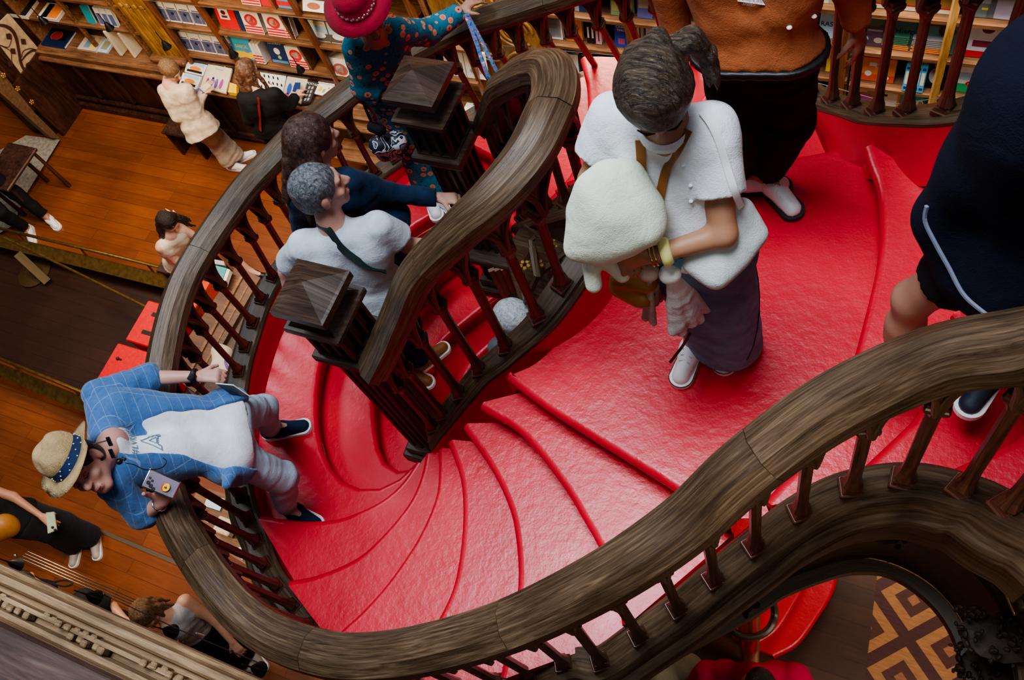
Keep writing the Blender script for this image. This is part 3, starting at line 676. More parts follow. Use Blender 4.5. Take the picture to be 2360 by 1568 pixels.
b = MB(); b.box((-8.7, 5.32, 1.6), (1.9, .03, 1.5)); b.build('back_board', M_WD, bk)
b = MB(); b.box((-9.635, 4.9, .45), (.04, 1.4, .9)); b.build('side_panel', M_WDD, bk)
cp_ = thing('carved_pilaster', (-7.66, 4.9, 0), 'golden carved oak pilaster with fluting between the two left bookcases', 'woodwork')
b = MB(); b.box((-7.66, 4.98, 1.5), (.44, .2, 3)); b.build('panel', M_WG, cp_)
for k in range(4):
    x = -7.8+.095*k; b = MB(); b.box((x, 4.875, 1.2), (.05, .02, .95), bev=.009); b.ball((x, 4.87, 1.70), .034, 8, (1, .4, 1)); b.build('flute', M_WG, cp_)
b = MB()
random.seed(5)
for k in range(46): b.ball((-7.84+random.random()*.38, 4.87, 1.85+random.random()*.75), random.uniform(.018, .04), 6, (1.2, .5, .8))
b.build('foliage_carving', M_WG, cp_)
b = MB(); b.box((-7.66, 4.86, .97), (.5, .14, .06), bev=.015); b.box((-7.66, 4.86, .4), (.5, .1, .8)); b.build('pedestal', M_WD, cp_)
def bookcase(x0, x1, hs, label, posts, zt=3.6):
    t = thing('bookcase', ((x0+x1)/2, 5.0, 0), label, 'bookcase')
    b = MB(); b.box(((x0+x1)/2, 5.32, zt/2), (x1-x0, .04, zt)); b.build('back_board', M_WD, t)
    for h in hs:
        b = MB(); b.box(((x0+x1)/2, 5.08, H-h-.012), (x1-x0, .46, .03)); b.build('shelf', M_WD, t)
    for x in posts:
        b = MB(); b.box((x, 4.865, zt/2+.4), (.055, .07, zt-.8), bev=.014); b.build('post', M_WD2 if abs(x+.02) > .01 else M_WG, t)
    for x in (x0, (x0+x1)/2, x1):
        b = MB(); b.box((x, 5.1, zt/2), (.03, .42, zt)); b.build('divider', M_WD, t)
    b = MB(); b.box(((x0+x1)/2, 5.08, .5), (x1-x0, .44, 1.0)); b.build('base_cupboard', M_WDD, t); return t
M_WD2 = wood('reddish post oak', (.10,.03,.012), (.22,.075,.03), (.36,.15,.06), 'Object', (14,14,1.2), .4, .15)
bookcase(-7.40, -4.1, (6.32, 5.90, 5.51, 5.12, 4.7), 'tall oak bookcase behind the two girls browsing, covers facing out', (-7.35, -6.68, -5.46, -4.2))
bookcase(-3.0, -.62, (5.9, 5.49, 5.155, 4.83, 4.5), 'tall oak bookcase seen between the far stair balusters beside the gilt carved panel', (-2.25, -1.4, -.66))
bookcase(-.60, 1.4, (5.9, 5.53, 5.185, 4.835, 4.5), 'tall oak bookcase beyond the far railing at the upper right', (-.02, .72))
gp_ = thing('wall_relief', (-3.55, 4.9, 0), 'wide golden oak panel with swirling carved relief behind the far handrail', 'panel')
b = MB(); b.box((-3.55, 4.97, 1.8), (1.0, .1, 3.6)); b.build('board', M_WG, gp_)
for cx, cz, r in ((-3.25, 2.35, .19), (-3.3, 1.95, .17), (-3.25, 1.5, .22), (-3.6, 1.7, .14), (-3.25, 2.8, .2), (-3.6, 2.3, .17)):
    b = MB()
    for q in (1, .72, .45):
        b.tube([(cx+r*q*math.cos(a), 4.915, cz+r*q*math.sin(a)) for a in np.linspace(0, 5.4, 26)], .014, 6)
    b.build('carved_swirl', M_WG, gp_)
# counters in front of the shelves
ct = thing('display_counter', (-6.3, 4.72, 0), 'dark wooden display counter below the bookcase covered with tins and tote bags', 'counter')
b = MB(); b.box((-6.15, 4.70, .90), (2.5, .34, .03), bev=.01); b.build('top', M_WD, ct)
b = MB(); b.box((-6.15, 4.74, .46), (2.4, .26, .84)); b.box((-6.15, 4.62, .12), (2.44, .06, .12), bev=.02); b.build('base', M_WDD, ct)
for x in (-7.1, -6.5, -5.9, -5.3):
    b = MB(); b.box((x, 4.6, .5), (.06, .04, .66), bev=.012); b.build('stile', M_WDD, ct)
c2 = thing('display_counter', (-4.6, 4.6, 0), 'wooden counter with small price cards and stacked purple books behind the curved railing', 'counter')
b = MB(); b.box((-4.88, 4.72, .78), (1.3, .5, .04), bev=.01); b.box((-4.88, 4.5, .40), (1.3, .3, .03)); b.build('top', M_WD, c2)
b = MB(); b.box((-4.88, 4.8, .38), (1.26, .36, .75)); b.build('base', M_WDD, c2)
for k in range(4):
    b = MB(); b.box((-5.1+.14*k, 4.36, .43), (.05, .012, .05), ((1,0,0),(0,.9,.3),(0,-.3,.9))); b.build('price_card', plain('card white', (.8,.76,.66), .7), c2)
# cabinet below the left of the rail
cb = thing('cabinet', (-5.3, 2.2, 0), 'long brown wooden cabinet below the left handrail holding a teal book and cloth bags', 'cabinet')
b = MB(); b.prism([P(*q, 6.62) for q in ((517,655),(545,612),(600,640),(450,905),(400,870),(385,850))], (0, 0, -.04)); b.build('top', wood('mid brown cabinet', (.05,.02,.01), (.13,.052,.022), (.20,.09,.04), 'Object', (1.2,14,14), .4, .1), cb)
b = MB(); b.prism([P(*q, 6.66) for q in ((540,640),(640,700),(600,900),(480,960),(420,880))], (0, 0, -.74)); b.build('body', M_WDD, cb)
b = MB(); b.beam(P(560,640,6.63), P(440,860,6.63), .03, .05); b.beam(P(575,655,6.63), P(470,850,6.63), .02, .03); b.build('rim', M_WD, cb)
# brass work
M_BRASS = plain('aged brass', (.36,.22,.07), .38, .85, nz=.3, nsc=20)
def rail_set(name, a, c, h, label, posts):
    t = thing(name, P(*a, H), label, 'railing'); A, B = P(*a, h), P(*c, h)
    b = MB(); b.tube([A, B], .018, 10); b.build('top_rail', M_BRASS, t, smooth=True)
    b = MB(); o = np.array([0, -.09, -.14]); b.beam(A+o, B+o, .14, .012, up=(0, -.5, 1)); b.build('kick_plate', M_BRASS, t)
    for k in range(posts):
        q = A+(B-A)*(k+.5)/posts; b = MB(); b.tube([q, q+np.array([.02, -.06, -(H-0-(H-q[2]))+.0])*[1, 1, 1]], .012, 8); b.build('post', M_BRASS, t)
rail_set('brass_rail', (-160,488), (420,628), 7.05, 'long brass rail with kick plate beside the dark floor strip left of the stairs', 4)
rail_set('brass_rail', (-160,762), (240,925), 7.05, 'brass rail passing behind the man in the blue jacket', 3)
b = MB(); b.tube([P(10,548,6.9), P(160,620,6.95), P(345,712,7.0)], .014, 8); o = b.build('bronze_bar', M_BRASS); tag(o, 'thin bronze bar slanting over the dark floor strip toward the red trunks', 'bar')
b = MB(); b.beam(P(40,585,7.1), P(110,650,7.36), .09, .03); b.lathe(P(80,628,7.39), [(.2, 0), (.2, .01), (.12, .02)]); o = b.build('bar_stand', plain('dull brass', (.10,.06,.02), .5, .6)); tag(o, 'worn brass foot plate under the slanting bronze bar', 'foot plate')
# floor tracks
b = MB(); b.beam(P(236,1226,7.395), P(470,1325,7.395), .035, .01); o = b.build('floor_track', plain('dull steel', (.16,.12,.08), .5, .6)); tag(o, 'thin metal track set into the orange floor left of the near railing', 'track')
# red trunks
M_RB = plain('red leather trunk', (.62,.012,.015), .45, nz=.15, bmp=.1)
M_BLK = plain('black leather', (.012,.011,.011), .45)
for i, (cx, cy, sx, sy, zt, col, lab) in enumerate((((-6.42, 1.5), None, .62, .55, .42, M_RB, 'red trunk with black clasps nearest the man in the straw hat'), ((-6.44, 2.07), None, .5, .44, .40, M_RB, 'red trunk with two black straps, second of the row under the rail'), ((-6.32, 2.52), None, .36, .32, .40, plain('orange red box', (.72,.07,.02), .5), 'small orange-red box at the far end of the trunk row'))):
    x, y = cx; t = thing('trunk', (x, y, 0), lab, 'trunk')
    b = MB(); b.box((x, y, zt/2), (sx, sy, zt), bev=.012); b.build('body', col, t)
    b = MB(); b.box((x, y, zt+.02), (sx+.02, sy+.02, .05), bev=.01); b.build('lid', col, t)
    for k in (-1, 1):
        b = MB()
        if i == 1: b.box((x+.02, y+k*.1, zt+.048), (sx*.55, .04, .008))
        else: b.box((x-sx*.3, y+k*sy*.24, zt+.05), (.05, .016, .012), bev=.004); b.ball((x-sx*.34, y+k*sy*.24, zt+.05), .018, 8)
        b.build('strap' if i == 1 else 'clasp', M_BLK, t)
# dark stool and table pieces
tb = thing('side_table', P(40,385,H), 'dark carved wooden side table at the left edge beside the stone slab', 'table')
c = P(20,385,6.75); b = MB(); b.box(c, (.45, .6, .04), bev=.01); b.build('table_top', M_WDD, tb)
for dx in (-.18, .18):
    for dy in (-.25, .25):
        b = MB(); b.tube([c+np.array([dx, dy, -.02]), (c[0]+dx, c[1]+dy, 0)], [.02, .028], 8); b.build('leg', M_WDD, tb)
stool = thing('step_stool', (-7.35, 4.2, 0), 'small dark wooden step stool behind the girl in cream', 'stool')
c = P(420,290,7.0); b = MB(); b.box(c, (.42, .3, .035), bev=.01); b.build('seat', M_WDD, stool)
for dx in (-.17, .17):
    b = MB(); b.box((c[0]+dx, c[1], c[2]/2-.01), (.03, .27, c[2]-.02)); b.build('leg', M_WDD, stool)
# near gallery beam at the lower left
gb = thing('gallery_cornice', (-1.5, -.3, H-2.1), 'weathered carved gallery cornice crossing the lower left corner close to the lens', 'cornice')
M_CORN = wood('weathered pale carved oak', (.10,.055,.022), (.31,.19,.095), (.50,.35,.19), 'Object', (2,30,30), .6, .4)
M_LEDG = wood('purple brown ledge', (.045,.022,.017), (.10,.055,.045), (.17,.10,.08), 'Object', (1.5,18,18), .5, .3)
def prof_x(name, pts, m):
    b = MB(); vs = []; L = (-3.6, 1.2)
    for x in L: vs += [(x, y, H-h) for y, h in pts]
    n = len(pts); b.add(vs, [(i, i+1, n+i+1, n+i) for i in range(n-1)], [(v[0], v[1]-v[2]) for v in vs]); b.build(name, m, gb)
prof_x('lower_moulding', [(-.138,2.12),(-.138,2.06),(-.150,2.05),(-.156,2.02),(-.172,2.015),(-.176,2.0)], M_CORN)
prof_x('frieze', [(-.176,2.0),(-.18,2.02),(-.192,2.02),(-.196,1.99),(-.206,1.985),(-.21,2.01),(-.222,2.01),(-.226,1.97),(-.238,1.965),(-.243,1.93)], M_CORN)
prof_x('ledge', [(-.243,1.93),(-.25,1.90),(-.262,1.90),(-.9,1.90)], M_LEDG)
random.seed(11)
b1 = MB()
for row, y, h in ((0, -.199, 2.0), (1, -.214, 1.995)):
    x = -3.2
    while x < 0:
        run = random.randint(4, 8)
        for k in range(run):
            b1.box((x, y+random.uniform(-.002, .002), H-h+random.uniform(-.004, .01)), (.019, .016, .03), bev=.003); x += .026
        x += random.uniform(.06, .25)
    b1.build('dentils', M_CORN, gb); b1 = MB()
# cable lamps
M_WIRE = plain('steel wire', (.10,.09,.08), .4, .8); M_LAMPB = plain('black lamp enamel', (.008,.008,.01), .35)
def cone_lamp(px, py, h, label, s=1):
    c = P(px, py, h); t = thing('spotlight', c, label, 'lamp', 'small black cable spotlights')
    b = MB(); b.lathe(c, [(.004*s, .10*s), (.006*s, .05*s), (.018*s, .035*s), (.03*s, .0), (.044*s, -.035*s), (.04*s, -.04*s)], 14); b.build('shade', M_LAMPB, t, auto=40)
    b = MB(); b.tube([c+np.array([0, 0, .04*s]), c+np.array([0, 0, .16*s])], .004*s, 6); b.build('stem', M_LAMPB, t)
for a in ((213,1375,5.2,'black cable spotlight hanging over the bright patch of floor, lower left',1.15),(389,1455,4.6,'black cable spotlight hanging in front of the girl with the ponytail',1.0),(592,1542,4.6,'black cable spotlight at the bottom edge below the handrail curve',1.0),(33,1300,5.2,'black cable spotlight beside the phone-holding person at the left edge',1.1)): cone_lamp(*a)
for a in ((97,46,5.9,'black spotlight in front of the dark blue books on the low left bookcase',1.1),(249,60,5.9,'black spotlight against the tall cream book spines',1.1),(381,103,5.9,'black spotlight in front of the golden fluted pilaster',1.1),(535,122,5.9,'black spotlight on the post between the blue photo books and the light blue book',1.1),(690,158,6.0,'black spotlight standing above the tote bags',1.0)): cone_lamp(*a)
def wire(pts, label, r=.003):
    b = MB(); b.tube(pts, r, 5); o = b.build('wire', M_WIRE); tag(o, label, 'wire', 'thin steel cables of the lighting')
for k in range(4): wire([P(46+k*6, 1287-k*5, 5.3), P(300+k*4, 1398-k*5, 5.3)], 'one of four parallel thin steel cables stretched over the lower left floor', .0035)
wire([P(282,1391,4.6), P(420,1455,4.6), P(600,1530,4.6)], 'thin steel cable crossing in front of the girl with the ponytail')
wire([P(330,0,5.3), P(600,30,5.3), P(800,52,5.3)], 'thin dark cable running along the upper shelves of the left bookcase')
wire([P(1100,100,4.9), P(1330,120,4.9), P(1560,140,4.9)], 'thin dark cable in front of the gilt carved panel')
wire([P(1880,190,4.9), P(2060,240,4.9), P(2250,215,4.9)], 'thin dark cable behind the upper right balusters')
for px, py, h in ((40,1283,5.3),(249,1373,5.3),(460,1463,4.6),(460,1520,4.6)):
    b = MB(); b.box(P(px, py, h), (.02, .012, .07), bev=.003); o = b.build('cable_clip', plain('chrome', (.8,.8,.82), .15, 1)); tag(o, 'small chrome clip holding the cables, lower left', 'clip', 'chrome cable clips')
# brass column below the near string
bc = thing('brass_column', P(1728,1500,H), 'shiny brass column standing under the near side of the stairs beside the red steps', 'column')
c0 = P(1728,1497,6.2); b = MB(); b.lathe((c0[0], c0[1], 0), [(.10, 0), (.075, .1), (.06, .15), (.06, 2.5)], 20); b.build('shaft', plain('polished brass', (.75,.36,.10), .22, 1), bc, auto=40)
b = MB(); c1 = (c0[0], c0[1], 2.3); b.tube([(c1[0]+.13*math.cos(a), c1[1]+.13*math.sin(a), c1[2]+.15) for a in np.linspace(0, 2*math.pi, 30)], .02, 8); b.build('ring', M_CURB, bc, smooth=True)
# panelled understructure seen through the hairpin
us = thing('carved_understair_panel', (-1.6, 2.3, H-4.3), 'dark carved panel with gilt rosettes seen through the inner railing', 'panel')
b = MB(); A, B = P(1180,640,4.1), P(1345,440,3.6); d = nrm((B-A)*[1, 1, 0]); nn = np.cross(d, (0, 0, 1.))
b.prism([P(1215,745,4.15), P(1165,590,4.0), P(1210,520,3.8), P(1345,415,3.55), P(1352,640,3.65), P(1290,700,3.95)], (-.03, .03, -.03)); b.build('board', M_CURB, us)
for qp in (((1225,560),(1335,460),(1340,560),(1240,640)), ((1200,620),(1228,580),(1240,640),(1215,700))):
    f = MB(); pts = [P(x, y, 3.66 if i in (1, 2) else 3.86)+np.array([.01, -.01, .04]) for i, (x, y) in enumerate(qp)]; f.tube(pts+[pts[0]], .018, 6); f.build('panel_moulding', M_CURB, us)
for px, py in ((1210,611),(1285,560),(1308,500),(1240,610)):
    m = MB(); c = P(px, py, 3.72); [m.ball(c+np.array([math.cos(a)*.02, math.sin(a)*.02, 0]), .012, 6) for a in np.arange(5)*1.257]; m.build('rosette', M_GOLD, us)
b = MB(); b.box(P(1140,598,4.2), (.32, .10, .05), bev=.01); b.build('ledge', M_NEWEL, us)
for k in range(4): b = MB(); b.beam(P(1132+14*k,622-2*k,4.2), P(1172+11*k,700-2*k,4.7), .035, .02); b.build('slat', M_WD2, us)
# ======================= PEOPLE =======================
from mathutils.bvhtree import BVHTree
class SDF:
    def __init__(s): s.pr = []; s.sub = []; s.planes = []; s.wr = 0; s.wf = 30; s.seed = 1
    def cap(s, a, b, ra, rb=None, k=.03, flat=0, sq=None):
        s.pr.append(('c', np.asarray(a, float), np.asarray(b, float), ra, ra if rb is None else rb, k, flat, sq)); return s
    def ell(s, c, r, ax=None, k=.03): s.pr.append(('e', np.asarray(c, float), np.asarray(r, float), np.eye(3) if ax is None else np.asarray(ax), k)); return s
    def cutcap(s, a, b, ra, rb, k=.01): s.sub.append(('c', np.asarray(a, float), np.asarray(b, float), ra, rb, k, 0, None)); return s
    def cut(s, c, r, ax=None, k=.01): s.sub.append(('e', np.asarray(c, float), np.asarray(r, float), np.eye(3) if ax is None else np.asarray(ax), k)); return s
    def plane(s, p, n): s.planes.append((np.asarray(p, float), nrm(n))); return s
    def _b(s, p):
        if p[0] == 'c': r = max(p[3], p[4]); return np.minimum(p[1], p[2])-r, np.maximum(p[1], p[2])+r
        r = np.abs(p[3].T)@p[2]; return p[1]-r, p[1]+r
    def _d(s, p, X, Y, Z):
        Q = np.stack(np.broadcast_arrays(X, Y, Z), -1)
        if p[0] == 'c':
            _, a, b, ra, rb, k, flat, sq = p; ba = b-a; L2 = max(ba@ba, 1e-9); q = Q-a; t = (q@ba)/L2; tc = np.clip(t, 0, 1)
            v = q-tc[..., None]*ba
            if sq is not None: ax_, f_ = sq; pj_ = v@ax_; v = v+(pj_*(1/f_-1))[..., None]*ax_
            d = np.linalg.norm(v, axis=-1)-(ra+(rb-ra)*tc)
            if flat: L = math.sqrt(L2); d = np.maximum(d, (t-1)*L)
            if flat == 2: d = np.maximum(d, -t*L)
            return d
        _, c, r, ax, k = p; q = (Q-c)@ax.T; k0 = np.linalg.norm(q/r, axis=-1); k1 = np.linalg.norm(q/(r*r), axis=-1)+1e-9
        return k0*(k0-1)/k1
    def mesh(s, res):
        lo = np.min([s._b(p)[0] for p in s.pr], 0)-res*3-s.wr*2; hi = np.max([s._b(p)[1] for p in s.pr], 0)+res*3+s.wr*2
        n = np.ceil((hi-lo)/res).astype(int)+1; F = np.full(n, .3, np.float32); ax = [lo[i]+res*np.arange(n[i]) for i in range(3)]
        def run(p, mode):
            a, b = s._b(p); m = .05+p[5 if p[0] == 'c' else 4]
            i0 = np.maximum(((a-m-lo)/res).astype(int), 0); i1 = np.minimum(((b+m-lo)/res).astype(int)+2, n)
            if np.any(i1 <= i0): return
            sl = tuple(slice(i0[k], i1[k]) for k in range(3))
            X = ax[0][sl[0]][:, None, None]; Y = ax[1][sl[1]][None, :, None]; Z = ax[2][sl[2]][None, None, :]
            d = s._d(p, X, Y, Z); g = F[sl]; k = p[5 if p[0] == 'c' else 4]
            if mode:
                d = -d; h = np.maximum(k-np.abs(g-d), 0)/k; F[sl] = np.maximum(g, d)+h*h*k/4
            else: h = np.maximum(k-np.abs(g-d), 0)/k; F[sl] = np.minimum(g, d)-h*h*k/4
        for p in s.pr: run(p, 0)
        for p in s.sub: run(p, 1)
        if s.planes or s.wr:
            X, Y, Z = np.meshgrid(*ax, indexing='ij', sparse=True)
            if s.wr:
                rs = np.random.RandomState(s.seed); w = 0
                for q in range(4):
                    v = rs.normal(size=3); v /= np.linalg.norm(v); u = rs.normal(size=3); u /= np.linalg.norm(u); f = s.wf*(1+.5*q)
                    w = w+np.sin(f*(X*v[0]+Y*v[1]+Z*v[2])+2.2*np.sin(f*.37*(X*u[0]+Y*u[1]+Z*u[2])+q)+q)/(1+.5*q)
                F += (s.wr*w*.5).astype(np.float32)
            for p, nn in s.planes: F[...] = np.maximum(F, (X-p[0])*nn[0]+(Y-p[1])*nn[1]+(Z-p[2])*nn[2])
        ins = F < 0; n = np.array(F.shape)
        c = np.zeros(n-1, int)
        for i in (0, 1):
            for j in (0, 1):
                for k in (0, 1): c += ins[i:n[0]-1+i, j:n[1]-1+j, k:n[2]-1+k]
        act = (c > 0) & (c < 8); idx = -np.ones(n-1, int); I = np.argwhere(act); idx[act] = np.arange(len(I))
        acc = np.zeros((len(I), 3)); cnt = np.zeros(len(I))
        for axis in range(3):
            o = [k for k in range(3) if k != axis]
            for a in (0, 1):
                for b in (0, 1):
                    p0 = I.copy(); p0[:, o[0]] += a; p0[:, o[1]] += b; p1 = p0.copy(); p1[:, axis] += 1
                    f0 = F[tuple(p0.T)]; f1 = F[tuple(p1.T)]; m = (f0 < 0) != (f1 < 0); t = np.where(m, f0/(f0-f1+1e-12), 0)
                    q = p0.astype(float); q[:, axis] += t; acc[m] += q[m]; cnt[m] += 1
        V = lo+res*(acc/np.maximum(cnt, 1)[:, None]); faces = []
        for axis in range(3):
            o = [k for k in range(3) if k != axis]
            sl0 = [slice(1, -1)]*3; sl0[axis] = slice(0, -1); sl1 = list(sl0); sl1[axis] = slice(1, None)
            A = ins[tuple(sl0)]; B = ins[tuple(sl1)]; E = np.argwhere(A != B)
            if not len(E): continue
            flip = A[tuple(E.T)]; base = E+1; base[:, axis] -= 1
            def id_(da, db): q = base.copy(); q[:, o[0]] -= da; q[:, o[1]] -= db; return idx[tuple(q.T)]
            q = np.stack([id_(0, 0), id_(1, 0), id_(1, 1), id_(0, 1)], 1)
            if axis == 1: flip = ~flip
            q[~flip] = q[~flip][:, ::-1]; faces.append(q)
        Fc = np.vstack(faces); Fc = Fc[(Fc >= 0).all(1)]
        return V, Fc
    def build(s, name, mat, parent, res):
        V, Fc = s.mesh(res); me = bpy.data.meshes.new(name); off = parent_world(parent) if parent is not None else np.array([V[:, 0].mean(), V[:, 1].mean(), V[:, 2].min()])
        me.from_pydata((V-off).tolist(), [], Fc.tolist()); me.materials.append(mat); me.polygons.foreach_set('use_smooth', [True]*len(me.polygons)); me.update()
        o = bpy.data.objects.new(name, me); C.objects.link(o)
        if parent is not None: o.parent = parent
        else: o.location = off
        return o
def cam_hit(obj, x, y, off=.002):
    """where the sight line of the survey through x, y meets a surface"""
    w = Vector(parent_world(obj)); me = obj.data; t_ = BVHTree.FromPolygons([v.co for v in me.vertices], [tuple(p.vertices) for p in me.polygons])
    o = Vector((0, 0, H)); d = Vector(P(x, y, 1))-o; d.normalize(); h = t_.ray_cast(o-w, d); return np.array(h[0]+w+h[1]*off) if h[0] is not None else None
def pillow(S, pts, th, edge=.014, n=6, k=.03):
    pts = [np.asarray(p, float) for p in pts]; c = np.mean(pts, 0)
    for i in range(len(pts)):
        a, b = pts[i], pts[(i+1) % len(pts)]
        for u in range(n+1):
            for v in range(n+1-u):
                w = (u+v)/n; S.ell(c+(a-c)*u/n+(b-c)*v/n, [th+(edge-th)*w**2]*3, k=k)
def skin(name, c, rough=.5):
    if name in MATS: return MATS[name]
    m, nt, b = nodes(name); co = coords(nt, 'Object', (1, 1, 1))
    nt.links.new(ramp(nt, noise(nt, co, 9, 3), [(.3, [x*.88 for x in c]), (.7, [min(1, x*1.08) for x in c])]), b.inputs['Base Color'])
    b.inputs['Roughness'].default_value = rough; b.inputs['Subsurface Weight'].default_value = .12
    b.inputs['Subsurface Radius'].default_value = (.02, .008, .004); b.inputs['Subsurface Scale'].default_value = .3
    bump(nt, b, noise(nt, co, 220, 2), .08, .002); MATS[name] = m; return m
def hairmat(name, c1, c2, sc=(60, 60, 9)):
    m, nt, b = nodes(name); co = coords(nt, 'Object', sc); f = noise(nt, co, 1.6, 5, .7, .8)
    nt.links.new(ramp(nt, f, [(.35, c1), (.65, c2)]), b.inputs['Base Color']); b.inputs['Roughness'].default_value = .38
    bump(nt, b, f, .9, .012); return m
def cloth(name, c, rough=.85, nz=.1, weave=.12, sheen=.04):
    if name in MATS: return MATS[name]
    m, nt, b = nodes(name); co = coords(nt, 'Object', (1, 1, 1))
    nt.links.new(ramp(nt, noise(nt, co, 14, 4), [(.3, [x*(1-nz) for x in c]), (.7, [min(1, x*(1+nz)) for x in c])]), b.inputs['Base Color'])
    b.inputs['Roughness'].default_value = rough; b.inputs['Sheen Weight'].default_value = sheen; b.inputs['Specular IOR Level'].default_value = .25
    f = noise(nt, co, 260, 2); g = noise(nt, co, 11, 4, .6, 1.5); mm = nt.nodes.new('ShaderNodeMath'); mm.operation = 'MULTIPLY_ADD'
    nt.links.new(g, mm.inputs[0]); mm.inputs[1].default_value = 3; nt.links.new(f, mm.inputs[2]); bump(nt, b, mm.outputs[0], weave*2.4, .009)
    MATS[name] = m; return m
SK_F = skin('fair skin', (.62,.36,.27)); SK_T = skin('tan skin', (.42,.21,.125)); SK_P = skin('pink skin', (.60,.32,.25)); SK_D = skin('muted tan skin', (.42,.22,.15))  # SK_D is a slightly duller tan
LIP = plain('lips', (.40,.12,.11), .4); EYE = plain('dark eye', (.03,.02,.018), .3); BROW = plain('brow hair', (.05,.03,.02), .7)
def hand(S, w, d, n, side, curl=.5, s=1., spread=1, lens=(.07, .078, .072, .056)):
    d = nrm(d); n = nrm(np.asarray(n)-(np.asarray(n)@d)*d); l = np.cross(d, n)*side
    for o in (-.026, -.009, .009, .026): S.cap(w+d*.012+l*o*.6*s, w+d*.082*s+l*o*s, .013*s, .012*s, k=.014)
    for i, L in enumerate(lens):
        o = (.029, .0098, -.0098, -.029)[i]; b0 = w+d*.086*s+l*o*s; dd = nrm(d+l*o*4*spread)
        c1 = curl*(.8+.1*i); d1 = nrm(dd*math.cos(c1*.7)+n*math.sin(c1*.7)); d2 = nrm(dd*math.cos(c1*1.6)+n*math.sin(c1*1.6))
        m = b0+d1*L*.52*s; S.cap(b0, m, .0095*s, .0085*s, k=.006); S.cap(m, m+d2*L*.5*s, .0085*s, .007*s, k=.004)
    tb = w+d*.024*s+l*.026*s; td = nrm(d*.62+l*.7+n*.35); m = tb+td*.042*s; S.cap(tb, m, .0135*s, .0105*s, k=.012); S.cap(m, m+nrm(td+n*.5+d*.4)*.032*s, .0105*s, .0085*s, k=.006)
    return dict(palm=w+d*.06*s, tip=w+d*.15*s, d=d, n=n, l=l)
def headaxes(c, up, f):
    up = nrm(up); f = np.asarray(f, float); f = nrm(f-(f@up)*up); return np.array([np.cross(f, up), f, up])   # right, forward, up
def head(S, c, A, s=1):
    R, F_, U = A; g = lambda r, f, u: c+(R*r+F_*f+U*u)*s
    S.ell(g(0, -.012, .03), np.array([.074, .092, .088])*s, A, .01); S.ell(g(0, .026, -.035), np.array([.056, .064, .078])*s, A, .03)
    S.cap(g(-.012, .062, -.098), g(.012, .062, -.098), .020*s, k=.03)
    S.cap(g(0, .086, .012), g(0, .108, -.026), .009*s, .0145*s, k=.012); S.ell(g(.012, .098, -.03), np.array([.008, .01, .007])*s, A, .006); S.ell(g(-.012, .098, -.03), np.array([.008, .01, .007])*s, A, .006)
    S.cap(g(-.035, .078, .026), g(.035, .078, .026), .010*s, k=.02)
    for q in (-1, 1):
        S.ell(g(.040*q, .062, -.028), np.array([.020, .018, .018])*s, A, .02); S.ell(g(.076*q, -.008, -.008), np.array([.010, .020, .032])*s, A, .008)
        S.cut(g(.032*q, .094, .006), np.array([.017, .012, .010])*s, A, .012)
    S.cap(g(-.016, .088, -.062), g(.016, .088, -.062), .0075*s, k=.01); S.cap(g(-.014, .086, -.073), g(.014, .086, -.073), .008*s, k=.01)
def facebits(par, c, A, s=1, skinm=None, open_=False):
    R, F_, U = A; g = lambda r, f, u: c+(R*r+F_*f+U*u)*s
    for q in (-1, 1):
        b = MB(); b.ball(g(.032*q, .079, .006), .0125*s, 10, (1.1, .7, .62), A); b.build('eye', EYE if open_ else skinm, par, smooth=True)
        b = MB(); b.tube([g(.018*q, .090, .0), g(.032*q, .0915, -.0035), g(.046*q, .082, .002)], .0016*s, 5); b.build('eyelash', BROW, par)
        b = MB(); b.tube([g(.014*q, .089, .026), g(.034*q, .089, .033), g(.053*q, .074, .026)], [.003*s, .0036*s, .0018*s], 6); b.build('eyebrow', BROW, par)
    b = MB(); b.tube([g(-.023, .087, -.068), g(-.01, .0965, -.064), g(0, .097, -.066), g(.01, .0965, -.064), g(.023, .087, -.068)], [.002*s, .0055*s, .0055*s, .0055*s, .002*s], 8); b.build('lips', LIP, par, smooth=True)
